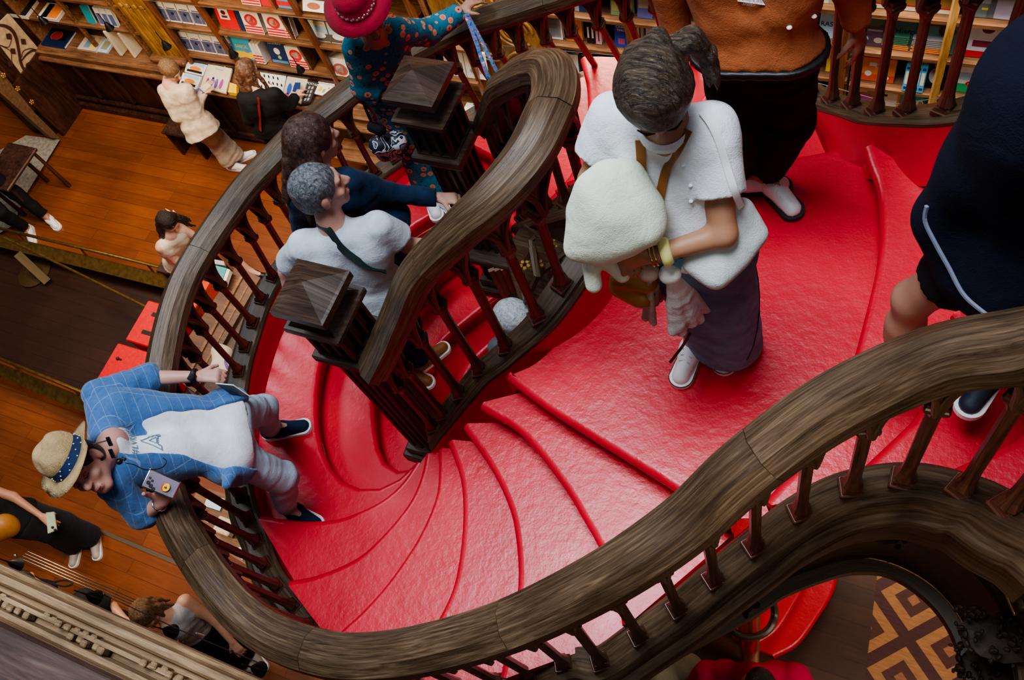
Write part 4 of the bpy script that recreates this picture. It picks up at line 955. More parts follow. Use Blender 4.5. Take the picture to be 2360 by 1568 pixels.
def hair(par, c, A, style, mat, res=.008, s=1, seed=1):
    R, F_, U = A; g = lambda r, f, u: c+(R*r+F_*f+U*u)*s; S = SDF(); rs = np.random.RandomState(seed)
    S.ell(g(0, -.018, .034), np.array([.083, .098, .094])*s, A, .01)
    S.cut(g(0, .105, -.035), np.array([.062, .080, .085])*s, A, .012); S.wr = .0015 if style == 'short' else .004; S.wf = 55; S.seed = seed
    if style == 'short':
        S.ell(g(0, -.035, -.01), np.array([.078, .082, .078])*s, A, .02); S.cut(g(0, .05, -.11), np.array([.12, .115, .08])*s, A, .01)
        for q in (-1, 1): S.cut(g(.085*q, .0, -.012), np.array([.026, .026, .036])*s, A, .01)
    if style == 'pony':
        S.cap(g(0, -.085, .055), g(-.02, -.105, .05), .03*s, .026*s, k=.02)
    if style in ('long', 'curly', 'wavy'):
        L = {'long': .27, 'curly': .40, 'wavy': .34}[style]
        for k in range(30):
            a = rs.uniform(.25, math.pi*2-.25)-0; x = math.sin(a); y = math.cos(a)
            if y > .35: continue
            p0 = g(.062*x, .07*y-.02, .02); l = L*rs.uniform(.75, 1.1); P0 = p0; z = np.array([0, 0, -1.])
            for j in range(5):
                oo = 1 if style == 'long' else .4; P1 = P0+z*l/5*s+(R*x*.02+F_*(y-.3)*.024)*oo+(rs.uniform(-1, 1, 3)*(.02 if style != 'long' else .008)); S.cap(P0, P1, .024*s*(1-.11*j), .022*s*(1-.14*j), k=.014); P0 = P1
    if style == 'braid':
        S.ell(g(0, -.09, -.01), np.array([.03, .03, .04])*s, A, .02)
        for j in range(7): p = g(.012*(-1)**j, -.10, -.03)+np.array([0, 0, -.036*j]); S.ell(p, (.020, .020, .024), None, .008)
    return S.build('hair', mat, par, res)
def shoe(par, J, a, t, gz, mat, sole, lace=None, s=1., res=.007, rim=None):
    an = np.array(J[a]); to = np.array(J[t]); d = to-an; d[2] = 0; d = nrm(d); l = np.cross((0, 0, 1.), d)
    heel = np.array([an[0], an[1], gz])-d*.045*s; toe = heel+d*.215*s; z = np.array([0, 0, 1.])
    S = SDF(); S.cap(heel+z*.055+d*.01, heel+z*.055+d*.09, .038*s, .04*s, k=.02); S.cap(heel+z*.048+d*.08, toe+z*.030-d*.015, .042*s, .034*s, k=.03); S.cap(heel+z*.07+d*.03, an+z*.0, .036*s, .034*s, k=.02, flat=1)
    S.plane((0, 0, gz+.018), (0, 0, -1)); S.build('shoe', mat, par, res)
    b = MB(); pr = []
    for k in range(24):
        q = 2*math.pi*k/24; cx = math.cos(q); sy = math.sin(q); ctr = toe-d*.018 if cx > 0 else heel+d*.012; r = .047*s
        pr.append(ctr+d*cx*r+l*sy*r*(1 if cx > 0 else .86))
    vs = [(p[0], p[1], gz+.002) for p in pr]+[(p[0], p[1], gz+.026) for p in pr]
    b.add(vs, [tuple(range(23, -1, -1)), tuple(range(24, 48))]+[(k, (k+1) % 24, 24+(k+1) % 24, 24+k) for k in range(24)]); b.build('sole', sole, par, auto=50)
    if rim: b = MB(); b.tube([(p[0], p[1], gz+.024) for p in pr+[pr[0]]], .0026, 5); b.build('rim_line', rim, par)
    if lace:
        b = MB()
        for k in range(5):
            c = heel+d*(.082+.022*k)*s+z*(.098-.0095*k); w = .022*s
            b.tube([c-l*w-d*.008, c+z*.004, c+l*w+d*.008], .0028, 5); b.tube([c+l*w-d*.008, c+z*.005, c-l*w+d*.008], .0028, 5)
        b.build('laces', lace, par)
def joints(key):
    d = PEOPLE[key]; return {k: P(v[0], v[1], d['g']-v[2]) for k, v in d.items() if k != 'g'}, H-d['g']
def torso(S, J, r=.10, k=.05, lo=0., front=None):
    pel = (J['hA']+J['hB'])/2; hA, hB, sA, sB, nk = J['hA'], J['hB'], J['sA'], J['sB'], J['neck']
    up = nrm(nk-pel); sC = (sA+sB)/2
    S.cap(hA, hB, r*1.02, k=k)
    S.cap(pel+(hA-pel)*.55, sA+(sC-sA)*.42-up*.10, r*.88, r*.92, k=k); S.cap(pel+(hB-pel)*.55, sB+(sC-sB)*.42-up*.10, r*.88, r*.92, k=k)
    S.cap(sA+(sC-sA)*.18-up*.02, sB+(sC-sB)*.18-up*.02, r*.56, k=k); S.cap(sC-up*.03, nk-up*.02, r*.62, r*.5, k=.04)
    return up
def worldf(key, face, hj='head'):
    d = PEOPLE[key]; v = d[hj]; h = d['g']-v[2]; f = P(v[0]+face[0], v[1]+face[1], h)-P(v[0], v[1], h); return nrm(f)
def figure(key, label, face, pitch, sk, top, bottom, shoes, hairsty=None, res=.010, cres=.011, hs=1., fbits=False, handspec=None, body=True, extra=None, group=None, bodyr=.088, upw=None):
    J, gz = joints(key); f = worldf(key, face); p = math.radians(pitch)
    t = thing('person', ((J['aA'][0]+J['aB'][0])/2, (J['aA'][1]+J['aB'][1])/2, gz), label, 'person')
    upv = J['crown']-J['head'] if 'crown' in J else (J['head']-J['neck'])*.4+np.array([0, 0, .06])
    upv = np.array(upw, float) if upw is not None else upv; up0 = nrm(upv); ff = nrm(f-(f@up0)*up0)
    if upw is not None: A = headaxes(J['head'], up0, f*math.cos(p)+np.array([0, 0, 1])*math.sin(p))
    else:
        z = np.array([0, 0, 1.]); F2 = f*math.cos(p)+z*math.sin(p); U2 = -f*math.sin(p)+z*math.cos(p); A = headaxes(J['head'], U2, F2)
    S = SDF(); head(S, J['head'], A, hs); S.cap(J['neck']-(J['head']-J['neck'])*.25, J['head']-A[2]*.05-A[1]*.015, .056*hs, .050*hs, k=.03)
    up = torso(S, J, bodyr)
    for q in 'AB':
        S.cap(J['s'+q]-up*.012, J['e'+q], .049, .038, k=.04); S.cap(J['e'+q], J['w'+q], .038, .0255, k=.02)
        S.cap(J['h'+q], J['k'+q], .078, .056, k=.04); S.cap(J['k'+q], J['a'+q], .055, .036, k=.03); S.cap(J['k'+q]*.62+J['a'+q]*.38, J['k'+q]*.45+J['a'+q]*.55, .054, .046, k=.04)
        S.cap(J['a'+q], J['a'+q]+nrm((J['t'+q]-J['a'+q])*[1, 1, 0])*.11-np.array([0, 0, .055]), .034, .026, k=.03)
    HI = {}
    for q in 'AB':
        hsp = (handspec or {}).get(q, {}); dv = hsp.get('d'); dv = J['w'+q]-J['e'+q] if dv is None else dv
        nv = hsp.get('n', np.array([0, 0, -1.])); HI[q] = hand(S, J['w'+q], dv, nv, hsp.get('side', 1 if q == 'A' else -1), hsp.get('curl', .6), hsp.get('s', 1.)*(1.06 if res > .009 else 1), hsp.get('spread', 1))
    bo = S.build('body', sk, t, res)
    if hairsty: hair(t, J['head'], A, hairsty[0], hairsty[1], res*.95, hs*hairsty[2] if len(hairsty) > 2 else hs, sum(map(ord, key)))
    if fbits: facebits(t, J['head'], A, hs, sk)
    out = dict(t=t, J=J, A=A, H=HI, body=bo, gz=gz, up=up, f=f)
    if top: out['top'] = top(t, J, up, cres)
    if bottom: out['bottom'] = bottom(t, J, up, cres)
    if shoes:
        for q in 'AB':
            if shoes.get('only') and q not in shoes['only']: continue
            shoe(t, J, 'a'+q, 't'+q, shoes.get('gz', {}).get(q, gz), shoes['m'], shoes['sole'], shoes.get('lace'), shoes.get('s', 1.), res, shoes.get('rim'))
    return out
def mk_top(mat, sleeve=.6, r=.104, wr=.004, wf=32, name='t_shirt', hem=.12, rs=.060, long=False, cuff=None, seed=2, flare=0, collar=None, lowcut=.02):
    def fn(t, J, up, cres):
        S = SDF(); S.wr = wr; S.wf = wf; S.seed = seed; torso(S, J, r)
        pel = (J['hA']+J['hB'])/2
        if flare: S.cap(J['hA'], J['hA']-up*hem, r+.01, r+flare, k=.05); S.cap(J['hB'], J['hB']-up*hem, r+.01, r+flare, k=.05)
        for q in 'AB':
            s_, e_, w_ = J['s'+q], J['e'+q], J['w'+q]
            if long: S.cap(s_-up*.01, e_, rs+.002, rs-.006, k=.03); S.cap(e_, w_+(w_-e_)*-.04, rs-.008, rs-.020, k=.03, flat=1)
            elif sleeve: S.cap(s_-up*.01, s_+(e_-s_)*sleeve, rs+.003, rs+.004, k=.025, flat=1)
        S.plane(pel-up*(lowcut+(hem if flare else .0)), -up)
        S.cut(J['neck']+up*.035, (.064, .064, .05), None, .01)
        return S.build(name, mat, t, cres)
    return fn
def mk_legs(mat, r0=.094, r1=.075, r2=.062, end=.93, wr=.004, wf=30, name='trousers', top=.06, seed=4):
    def fn(t, J, up, cres):
        S = SDF(); S.wr = wr; S.wf = wf; S.seed = seed; pel = (J['hA']+J['hB'])/2
        S.cap(J['hA']+up*.02, J['hB']+up*.02, .108, k=.05); S.cap(pel, pel+up*.08, .112, .105, k=.05)
        for q in 'AB':
            S.cap(J['h'+q], J['k'+q] if end >= 0 else J['h'+q]+(J['k'+q]-J['h'+q])*-end, r0, r1, k=.045, flat=int(end < 0))
            if end > .02: S.cap(J['k'+q], J['k'+q]+(J['a'+q]-J['k'+q])*end, r1, r2, k=.03, flat=1)
        S.plane(pel+up*top, up); return S.build(name, mat, t, cres)
    return fn
def strap(name, pts, w, th, mat, par=None, n=40, nv=None):
    c = resample(catmull(pts, 10), n); b = MB(); T = np.gradient(c, axis=0); vs = []
    for i, p in enumerate(c):
        nn = nrm(np.array(nv if nv is not None else (0, 0, 1.))); l = nrm(np.cross(T[i], nn))*w/2; h = nrm(np.cross(l, T[i]))*th/2
        vs += [p-l-h, p+l-h, p+l+h, p-l+h]
    fs = [(4*i+k, 4*i+(k+1) % 4, 4*i+4+(k+1) % 4, 4*i+4+k) for i in range(n-1) for k in range(4)]+[(3, 2, 1, 0), (4*n-4, 4*n-3, 4*n-2, 4*n-1)]
    b.add(vs, fs); return b.build(name, mat, par, auto=50)
def onto(objs, pts, off=.004, frm=None):
    """push points onto the nearest cloth surface"""
    out = []; trees = []
    for o in objs:
        me = o.data; w = parent_world(o); trees.append((BVHTree.FromPolygons([v.co for v in me.vertices], [tuple(p.vertices) for p in me.polygons]), Vector(w)))
    for p in pts:
        best = None
        for t_, w in trees:
            co_, nn, i, d = t_.find_nearest(Vector(p)-w)
            if co_ is not None and (best is None or d < best[0]): best = (d, co_+w+nn*off)
        out.append(np.array(best[1]))
    return np.array(out)
def project(obj, V, direction, off=.003):
    me = obj.data; w = Vector(parent_world(obj)); t_ = BVHTree.FromPolygons([v.co for v in me.vertices], [tuple(p.vertices) for p in me.polygons]); d = Vector(nrm(direction)); out = []
    for v in V:
        o = Vector(v)-w-d*.4; h = t_.ray_cast(o, d)
        out.append(np.array(h[0]+w-d*off) if h[0] is not None else np.array(v))
    return np.array(out)
def textmesh(s, size, bold=0.0, spacing=1.0):
    cu = bpy.data.curves.new('lettering', 'FONT'); cu.body = s; cu.size = size; cu.offset = bold; cu.align_x = 'CENTER'; cu.align_y = 'CENTER'; cu.space_character = spacing; cu.resolution_u = 3
    o = bpy.data.objects.new('lettering', cu); C.objects.link(o); bpy.context.view_layer.update()
    me = bpy.data.meshes.new_from_object(o.evaluated_get(bpy.context.evaluated_depsgraph_get())); v = np.array([tuple(p.co) for p in me.vertices]); f = [tuple(p.vertices) for p in me.polygons]
    bpy.data.objects.remove(o); bpy.data.curves.remove(cu); bpy.data.meshes.remove(me); return v, f
def lettering(par, s, size, o, x, y, mat, bold=0, obj=None, direction=None, off=.003, name='lettering', spacing=1.):
    v, f = textmesh(s, size, bold, spacing)
    if not len(v): return None
    x = nrm(x); y = nrm(y); V = np.asarray(o)+v[:, :1]*x+v[:, 1:2]*y
    if obj is not None: V = project(obj, V, direction, off)
    b = MB(); b.add(V, f); return b.build(name, mat, par)
M_WHITE = plain('white canvas', (.80,.79,.80), .6); M_SOLE = plain('white rubber', (.85,.85,.86), .45); M_BLKC = cloth('black cloth', (.009,.009,.011), sheen=0); M_DKB = cloth('black trousers', (.010,.019,.021), .85, sheen=0)
M_TEE = cloth('white cotton', (.78,.80,.84)); M_GTEE = cloth('pale grey jersey', (.56,.62,.68)); M_DEN = cloth('washed denim', (.14,.28,.42), nz=.25); M_NAVYD = cloth('dark navy denim', (.006,.022,.058), nz=.3, sheen=.05)
M_RUST = cloth('rust corduroy', (.42,.125,.045)); M_NAVY = cloth('navy fleece', (.004,.006,.018), .95, sheen=0)
M_ICE = cloth('ice blue jeans', (.44,.58,.68)); M_CREAM = cloth('cream cotton', (.62,.54,.42)); M_GRN = cloth('pale green fleece', (.70,.74,.60), .95)
M_LEAT = plain('tan leather', (.30,.12,.03), .45); M_GLD = plain('gold', (.85,.60,.25), .2, 1); M_SILV = plain('silver', (.75,.75,.78), .2, 1)
# ---- woman in the white polo
a = figure('WA', 'woman in white polo and denim skirt looking down at the pale jacket over her arm', (22, 110), -48, SK_T,
  mk_top(M_TEE, .62, .118, .0035, 26, 'polo_shirt', rs=.072), None, dict(m=M_WHITE, sole=M_SOLE, lace=plain('grey laces', (.45,.45,.48), .7), rim=M_BLK), ('pony', hairmat('brown streaked hair', (.012,.008,.006), (.13,.09,.06), (18, 80, 30)), 1.1), res=.0065, hs=1.12, cres=.008, fbits=True,
  handspec=dict(B=dict(d=P(1385,612,2.37)-P(1508,588,2.32), n=P(1440,500,2.3)-P(1440,640,2.3), side=-1, curl=.35, s=1.05, spread=1.6), A=dict(curl=.9)), bodyr=.098)
J = a['J']; up = a['up']
S = SDF(); S.wr = .003; S.wf = 22; S.cap(J['hA'], J['hB'], .112, k=.05); S.cap(J['hA'], P(1648,770,3.27), .12, .115, k=.06); S.cap(J['hB'], P(1685,792,3.29), .105, .120, k=.06); S.plane((0, 0, H-3.35+.055), (0, 0, -1)); S.plane((J['hA']+J['hB'])/2+up*.075, up)
sk_ = S.build('denim_skirt', M_DEN, a['t'], .008)
b = MB(); wpt = (J['hA']+J['hB'])/2+up*.055; b.tube([wpt+np.array([math.cos(q)*.155, math.sin(q)*.125, 0]) for q in np.linspace(0, 6.283, 40)], .008, 6, flat=2.4); b.build('waistband', M_DEN, a['t'])
seam = onto([sk_], [P(1700, 560+30*k, 2.45+.094*k) for k in range(9)], .002); b = MB(); b.tube(seam, .0022, 5); b.build('seam', plain('dark stitch', (.03,.045,.09), .8), a['t'])
b = MB(); b.tube([J['neck']+np.array([math.cos(q)*.068, math.sin(q)*.066, .0+.014*math.sin(q)]) for q in np.linspace(-2.6, 2.6, 30)], .012, 6, flat=1.6); b.build('collar', M_TEE, a['t'], smooth=True)
fd = worldf('WA', (22, 110))
for k in range(3):
    p = onto([a['top']], [J['neck']+fd*.12-up*(.05+.06*k)], .003)[0]; b = MB(); b.ball(p, .0065, 8, (1, 1, .5)); b.build('button', M_SOLE, a['t'])
HB = a['H']['B']; w = J['wB']; ev = nrm(J['wB']-J['eB'])
def ring_on(par, name, c, d, r, th, mat, flat=1): 
    d = nrm(d); u = nrm(np.cross(d, (0, 0, 1.))); v = np.cross(d, u); b = MB(); b.tube([c+(u*math.cos(q)+v*math.sin(q))*r for q in np.linspace(0, 2*math.pi, 28)], th, 7, flat=flat); return b.build(name, mat, par, smooth=True)
for k, m in enumerate((plain('pale yellow band', (.80,.78,.30), .6),)*1):
    o = ring_on(None, 'wristband', w-ev*.035, ev, .034, .011, m, 1.6); tag(o, 'pale yellow cloth wristband on the left wrist of the woman in white', 'wristband')
for k in range(2): o = ring_on(None, 'bracelet', w-ev*(.004-.012*k), ev, .033, .0028, M_GLD); tag(o, 'thin gold bracelet next to the yellow wristband', 'bracelet', 'gold bracelets of the woman in white')
tipt = HB['tip']
S = SDF(); S.wr = .003; S.wf = 60; rs_ = np.random.RandomState(4)
for k in range(9):
    jx, jy = rs_.uniform(-9, 9), rs_.uniform(-7, 7); pts_ = [P(1548, 112, 1.82), P(1590+jx*.5, 88+jy, 1.80), P(1628+jx, 125+jy, 1.86), P(1645+jx*1.6, 195+jy*2.4, 1.95)]; rr_ = [.026, .022, .015, .003]
    for q in range(3): S.cap(pts_[q], pts_[q+1], rr_[q], rr_[q+1], k=.012)
S.build('ponytail', bpy.data.materials['brown streaked hair'], a['t'], .006)
# jacket over her arm
S = SDF(); S.wr = .007; S.wf = 20
pillow(S, [P(x, y, h) for x, y, h in ((1395,398,2.08),(1450,395,2.1),(1498,470,2.16),(1505,520,2.2),(1455,560,2.26),(1395,580,2.28),(1325,578,2.28),(1335,490,2.18),(1355,430,2.1))], .062, .022)
S.cap(P(1352,560,2.3), P(1368,655,2.42), .036, .028, k=.02); S.cap(P(1385,590,2.33), P(1432,632,2.42), .03, .024, k=.02); S.cap(P(1352,575,2.26), P(1490,540,2.2), .03, .03, k=.03)
o = S.build('jacket', M_GRN, None, .008); tag(o, 'pale green fleece jacket folded over the right arm of the woman in white', 'jacket')
# white shoulder bag
bg = thing('shoulder_bag', P(1660,560,2.5), 'off-white soft shoulder bag hanging under her elbow', 'bag')
S = SDF(); S.wr = .003; S.wf = 30
pillow(S, [P(x, y, h) for x, y, h in ((1712,478,2.30),(1752,540,2.38),(1705,600,2.40),(1652,650,2.42),(1590,608,2.39),(1605,545,2.36),(1660,485,2.3))], .034, .014)
S.build('bag_body', cloth('off white nylon', (.62,.66,.64), .6), bg, .007)
strap('shoulder_strap', [cam_hit(a['top'], x_, y_, .006) for x_, y_ in ((1620,262),(1640,290),(1658,330),(1672,380),(1690,440)) if cam_hit(a['top'], x_, y_) is not None]+[P(1708,478,2.22)], .020, .005, M_WHITE, bg, nv=(.1,-.3,1)); b = MB(); b.tube([P(1712,478,2.34)+np.array([math.cos(q)*.014, math.sin(q)*.014, 0]) for q in np.linspace(0, 6.28, 14)], .003, 6); b.build('buckle', M_SILV, bg)
# crossbody straps and pouch
pc = thing('crossbody_pouch', P(1440,660,2.6), 'small brown leather pouch on long tan straps across her chest', 'bag')
for i, q in enumerate((((1478,322),(1478,360),(1480,400),(1488,440),(1498,480),(1512,520)), ((1585,300),(1560,345),(1538,390),(1524,440),(1516,490),(1513,525)))):
    pp = [p for p in (cam_hit(a['top'], x_, y_, .006) for x_, y_ in q) if p is not None]; strap('strap', pp, .026, .005, M_LEAT, pc, nv=(0, -.3, 1))
S = SDF(); S.wr = .003; S.cap(P(1440,655,2.55), P(1478,680,2.58), .05, .045, k=.02); S.cap(P(1430,640,2.5), P(1490,650,2.5), .035, k=.02); S.build('pouch', M_LEAT, pc, .008)
b = MB(); b.tube([P(1512,520,2.3), P(1500,600,2.42), P(1478,650,2.52)], .008, 6); b.build('strap', M_LEAT, pc)
# scarves tied to the bag
def scarf(label, knot, fan, h0, h1, mat, r):
    S = SDF(); S.wr = .002; S.wf = 60; K = P(*knot, h0); S.ell(K, (.035, .035, .03))
    for i, q in enumerate(fan):
        m = P((knot[0]+q[0])/2+(i % 2)*4, (knot[1]+q[1])/2, (h0+h1)/2); S.cap(K, m, r*.7, r, k=.008); S.cap(m, P(*q, h1+.02*(i % 3)), r, r*1.15, k=.008, flat=1)
    o = S.build('scarf', mat, None, .0055); tag(o, label, 'scarf')
scarf('white pleated scarf knotted to the bag and fanning over the denim skirt', (1545,632), [(1552,765),(1570,768),(1580,740),(1598,748),(1612,738),(1612,715),(1630,712),(1640,695),(1648,680),(1560,720),(1592,700)], 2.42, 2.72, cloth('white gauze', (.74,.72,.66)), .017)
scarf('thin dusty pink scarf end hanging beside the brown pouch', (1495,625), [(1480,700),(1488,735),(1500,725),(1512,700),(1505,745),(1520,690)], 2.42, 2.7, cloth('dusty pink gauze', (.50,.36,.30)), .012)
b = MB(); b.tube([P(1590,770,2.9)+0, P(1572,800,3.0), P(1545,835,3.1)], .006, 6); o = b.build('cord', M_BLK); tag(o, 'black cord dangling beside her white sneaker', 'cord')
# ---- man in the rust shirt
a = figure('OM', 'man in rust shirt and black trousers standing behind the woman in white', (0, 60), -10, SK_T, mk_top(M_RUST, 0, .130, .005, 24, 'shirt', rs=.072, long=True, lowcut=-.03), mk_legs(M_DKB, .108, .088, .074, .93, .007, 24), dict(m=plain('white leather', (.72,.74,.74), .4), sole=plain('black rubber', (.02,.02,.03), .5), lace=M_WHITE, s=1.12, gz={'A': H-3.34}), ('short', hairmat('dark hair', (.01,.008,.006), (.04,.03,.02))), res=.011, cres=.010, bodyr=.105)
J = a['J']; up = a['up']; fd = nrm(-np.array([J['hA'][0], J['hA'][1], 0]))
S = SDF(); wp_ = (J['hA']+J['hB'])/2; S.cap(J['hA'], J['hB'], .138, k=.05); S.cap(J['hA']+up*.08, J['hB']+up*.08, .138, k=.05); S.plane(wp_+up*.032, up); S.plane(wp_+up*.002, -up); S.build('belt', M_BLK, a['t'], .008)
b = MB(); b.box(onto([a['top']], [P(1825,88,2.4)], .014)[0], (.05, .012, .035), bev=.004); b.build('belt_buckle', M_SILV, a['t'])
tp = onto([a['top']], [P(x, y, 2.12) for x, y in ((1707,-2),(1748,8),(1745,27),(1710,18))], .004); b = MB(); b.prism(list(tp), fd*-.002); b.build('printed_tag', plain('tag white', (.78,.74,.74), .7), a['t'])
lettering(a['t'], 'CORDUROY\nSHIRT', .016, tp.mean(0)+fd*.004, tp[1]-tp[0], tp[0]-tp[3], plain('tag ink', (.15,.12,.14), .8))
for px, py in ((1832,8),(1822,72)):
    p = onto([a['top']], [P(px, py, 2.2)], .004)[0]; b = MB(); b.ball(p, .009, 8, (1, 1, .6)); b.build('button', M_SOLE, a['t'])
# ---- person in the navy coat
def coat(t, J, up, cres):
    S = SDF(); S.wr = .004; S.wf = 16; g = 3.02; torso(S, J, .125)
    for q in (((2440,180,1.38),(2380,400,.98),.15,.19),((2380,400,.98),(2330,600,.80),.19,.16),((2350,200,1.36),(2262,390,1.1),.075,.078),((2262,390,1.1),(2185,505,.90),.078,.085),((2190,500,.88),(2240,620,.80),.07,.08),((2300,560,.85),(2330,660,.80),.13,.10),((2560,200,1.35),(2500,600,.85),.15,.17)):
        S.cap(P(q[0][0], q[0][1], g-q[0][2]), P(q[1][0], q[1][1], g-q[1][2]), q[2], q[3], k=.06)
    S.plane((0, 0, H-g+.68), (0, 0, -1)); return S.build('coat', M_NAVY, t, cres)
a = figure('NC', 'person in navy fleece coat and dark shorts stepping up at the right edge', (-80, 20), -5, SK_D, coat, mk_legs(M_BLKC, .098, .092, .07, -.62, .003, 20, 'shorts'), dict(m=plain('dark sneaker', (.02,.025,.05), .6), sole=M_SOLE, gz={'B': H-2.86}), ('short', MATS['brow hair']), res=.010, cres=.011)
pp = onto([a['top']], [P(x, y, h) for x, y, h in ((2124,478,2.02),(2130,510,2.06),(2155,560,2.1),(2190,615,2.14),(2235,670,2.18),(2290,705,2.2))], .004); b = MB(); b.tube(resample(catmull(pp, 6), 30), .006, 6); b.build('reflective_piping', plain('grey piping', (.18,.2,.27), .6), a['t'])
# ---- man in the straw hat leaning back on the handrail
M_BLZ = None
def blazer_mat():
    m, nt, b = nodes('blue checked linen'); co = coords(nt, 'Object', (1, 1, 1)); br = nt.nodes.new('ShaderNodeTexBrick'); mp = coords(nt, 'Object', (1, 1, 1))
    rot = nt.nodes.new('ShaderNodeMapping'); rot.inputs['Rotation'].default_value = (.9, .5, .6); nt.links.new(mp, rot.inputs[0]); nt.links.new(rot.outputs[0], br.inputs['Vector'])
    br.inputs['Scale'].default_value = 1; br.inputs['Brick Width'].default_value = .045; br.inputs['Row Height'].default_value = .045; br.inputs['Mortar Size'].default_value = .0013; br.offset = 0
    br.inputs['Color1'].default_value = rgb((.055,.155,.37)); br.inputs['Color2'].default_value = rgb((.05,.14,.34)); br.inputs['Mortar'].default_value = rgb((.16,.27,.47))
    g = noise(nt, co, 60, 3); nt.links.new(mixc(nt, .6, br.outputs['Color'], ramp(nt, g, [(.3, (.72,.76,.8)), (.7, (1.1,1.1,1.1))]), 'MULTIPLY'), b.inputs['Base Color'])
    b.inputs['Roughness'].default_value = .85; b.inputs['Sheen Weight'].default_value = .3; bump(nt, b, noise(nt, co, 16, 4, .6, 1.2), .5, .012); return m
M_BLZ = blazer_mat()
def facepx(a, b, h): return P(*b, h)-P(*a, h)
a = figure('HM', 'man in straw trilby and blue checked blazer leaning back on the handrail reading his phone', (34, 70), -8, SK_P,
  mk_top(M_TEE, 0, .118, .005, 26, 't_shirt', seed=5, lowcut=.045), mk_legs(M_ICE, .094, .080, .058, .97, .005, 34, top=.02), dict(m=cloth('navy knit shoe', (.012,.022,.055), .9), sole=M_WHITE, s=1.08), ('short', hairmat('dark hair 2', (.01,.008,.006), (.04,.03,.02))), res=.0065, cres=.0075, fbits=True, hs=1.04,
  handspec=dict(B=dict(d=P(385,1110,3.28)-P(372,1158,3.385), n=P(372,1100,3.0)-P(372,1100,3.4), side=-1, curl=.8, s=1.1), A=dict(curl=1.2)), bodyr=.094, upw=(-.5, -.05, .86))
J, A, up = a['J'], a['A'], a['up']
# open blazer: two fronts, back and sleeves around the tee
S = SDF(); S.wr = .005; S.wf = 24; S.seed = 3
pel = (J['hA']+J['hB'])/2; nk = J['neck']; ctrl = (J['sA']+J['sB'])/2; side = nrm(J['sB']-J['sA']); frn = nrm(np.cross(side, up)); 
if frn[2] < 0: frn = -frn
bk_ = -frn
torso(S, J, .130)
S.cap(J['hA']-side*.02+bk_*.02, J['hA']-up*.02-side*.03, .10, .11, k=.05); S.cap(J['hB']+side*.02+bk_*.02, J['hB']-up*.01+side*.05, .10, .10, k=.05)
# the fronts hang open
cutc = (nk+pel)/2+frn*.185-up*.02
S.cap(pel+side*.12, P(522,1118,3.52), .06, .025, k=.05)
wA = 0
R3 = np.array([side, frn, up]); 
tee_ = a['top']; cl = [(cam_hit(tee_, x, y), r) for x, y, r in ((282,1018,.06),(325,1010,.094),(400,1000,.105),(460,1003,.125),(515,1008,.14))]; cl = [q for q in cl if q[0] is not None]
for (p0, r0), (p1, r1) in zip(cl[:-1], cl[1:]): S.cutcap(p0+frn*.02, p1+frn*.02, r0, r1, .012)
S.cutcap(cl[-1][0]+frn*.02, cl[-1][0]-up*.15+frn*.02, .15, .17, .012)
S.cut(nk+up*.05+frn*.03, (.07, .09, .09), R3, .01)
S.plane(pel-up*.075, -up)
S.build('blazer', M_BLZ, a['t'], .0075)
for q, e2 in (('A', .08), ('B', .30)):
    S = SDF(); S.wr = .005; S.wf = 45; s_, e_, w_ = J['s'+q], J['e'+q], J['w'+q]; S.cap(s_-up*.01, e_, .072, .066, k=.03); S.cap(e_, e_+(w_-e_)*e2, .066, .060, k=.02, flat=1); S.build('blazer_sleeve', M_BLZ, a['t'], .0075)
# trilby
ht = thing('straw_hat', J['head']+A[2]*.06, 'straw trilby with dark blue patterned band on the leaning man', 'hat')
c = J['head']+A[2]*.055-A[1]*.012; S = SDF(); S.ell(c+A[2]*.055, (.088, .104, .085), A, .02); S.cut(c+A[2]*.152, (.022, .085, .028), A, .03); S.cut(c+A[2]*.13+A[1]*.10+A[0]*.055, (.03, .05, .04), A, .03); S.cut(c+A[2]*.13+A[1]*.10-A[0]*.055, (.03, .05, .04), A, .03); S.cap(c, c+A[2]*.06, .09, .086, k=.02); S.plane(c-A[2]*.006, -A[2])
M_STR = cloth('straw weave', (.50,.34,.17), .8, nz=.2, weave=.25); S.build('crown', M_STR, ht, .006)
b = MB(); vs = []
for k in range(48):
    q = 2*math.pi*k/48; cq, sq = math.cos(q), math.sin(q); lift = .026*abs(cq)**2*(1.2 if sq < .3 else .5)-.012*max(sq, 0)
    for r, u in ((.082, .004), (.12, .001+lift*.3), (.152, lift), (.155, lift+.003), (.12, .005+lift*.3), (.082, .009)): vs.append(c+A[0]*cq*r+A[1]*sq*r*1.12+A[2]*u)
b.add(vs, [(6*k+j, 6*((k+1) % 48)+j, 6*((k+1) % 48)+(j+1) % 6, 6*k+(j+1) % 6) for k in range(48) for j in range(6)]); b.build('brim', M_STR, ht, smooth=True)
b = MB(); vs = []
for k in range(48):
    q = 2*math.pi*k/48
    for r, u in ((.094, .006), (.0925, .046)): vs.append(c+A[0]*math.cos(q)*r+A[1]*math.sin(q)*r*1.13+A[2]*u)
b.add(vs, [(2*k, 2*((k+1) % 48), 2*((k+1) % 48)+1, 2*k+1) for k in range(48)])
band = b.build('hat_band', plain('dark blue ribbon', (.012,.035,.12), .6), ht, smooth=True)
b = MB()
for k in range(30):
    q = 2*math.pi*k/30; u = .014+.014*(k % 3); b.ball(c+A[0]*math.cos(q)*.0955+A[1]*math.sin(q)*.0955*1.13+A[2]*u, .0032, 6)
g_ = b.build('dots', M_SOLE, band)
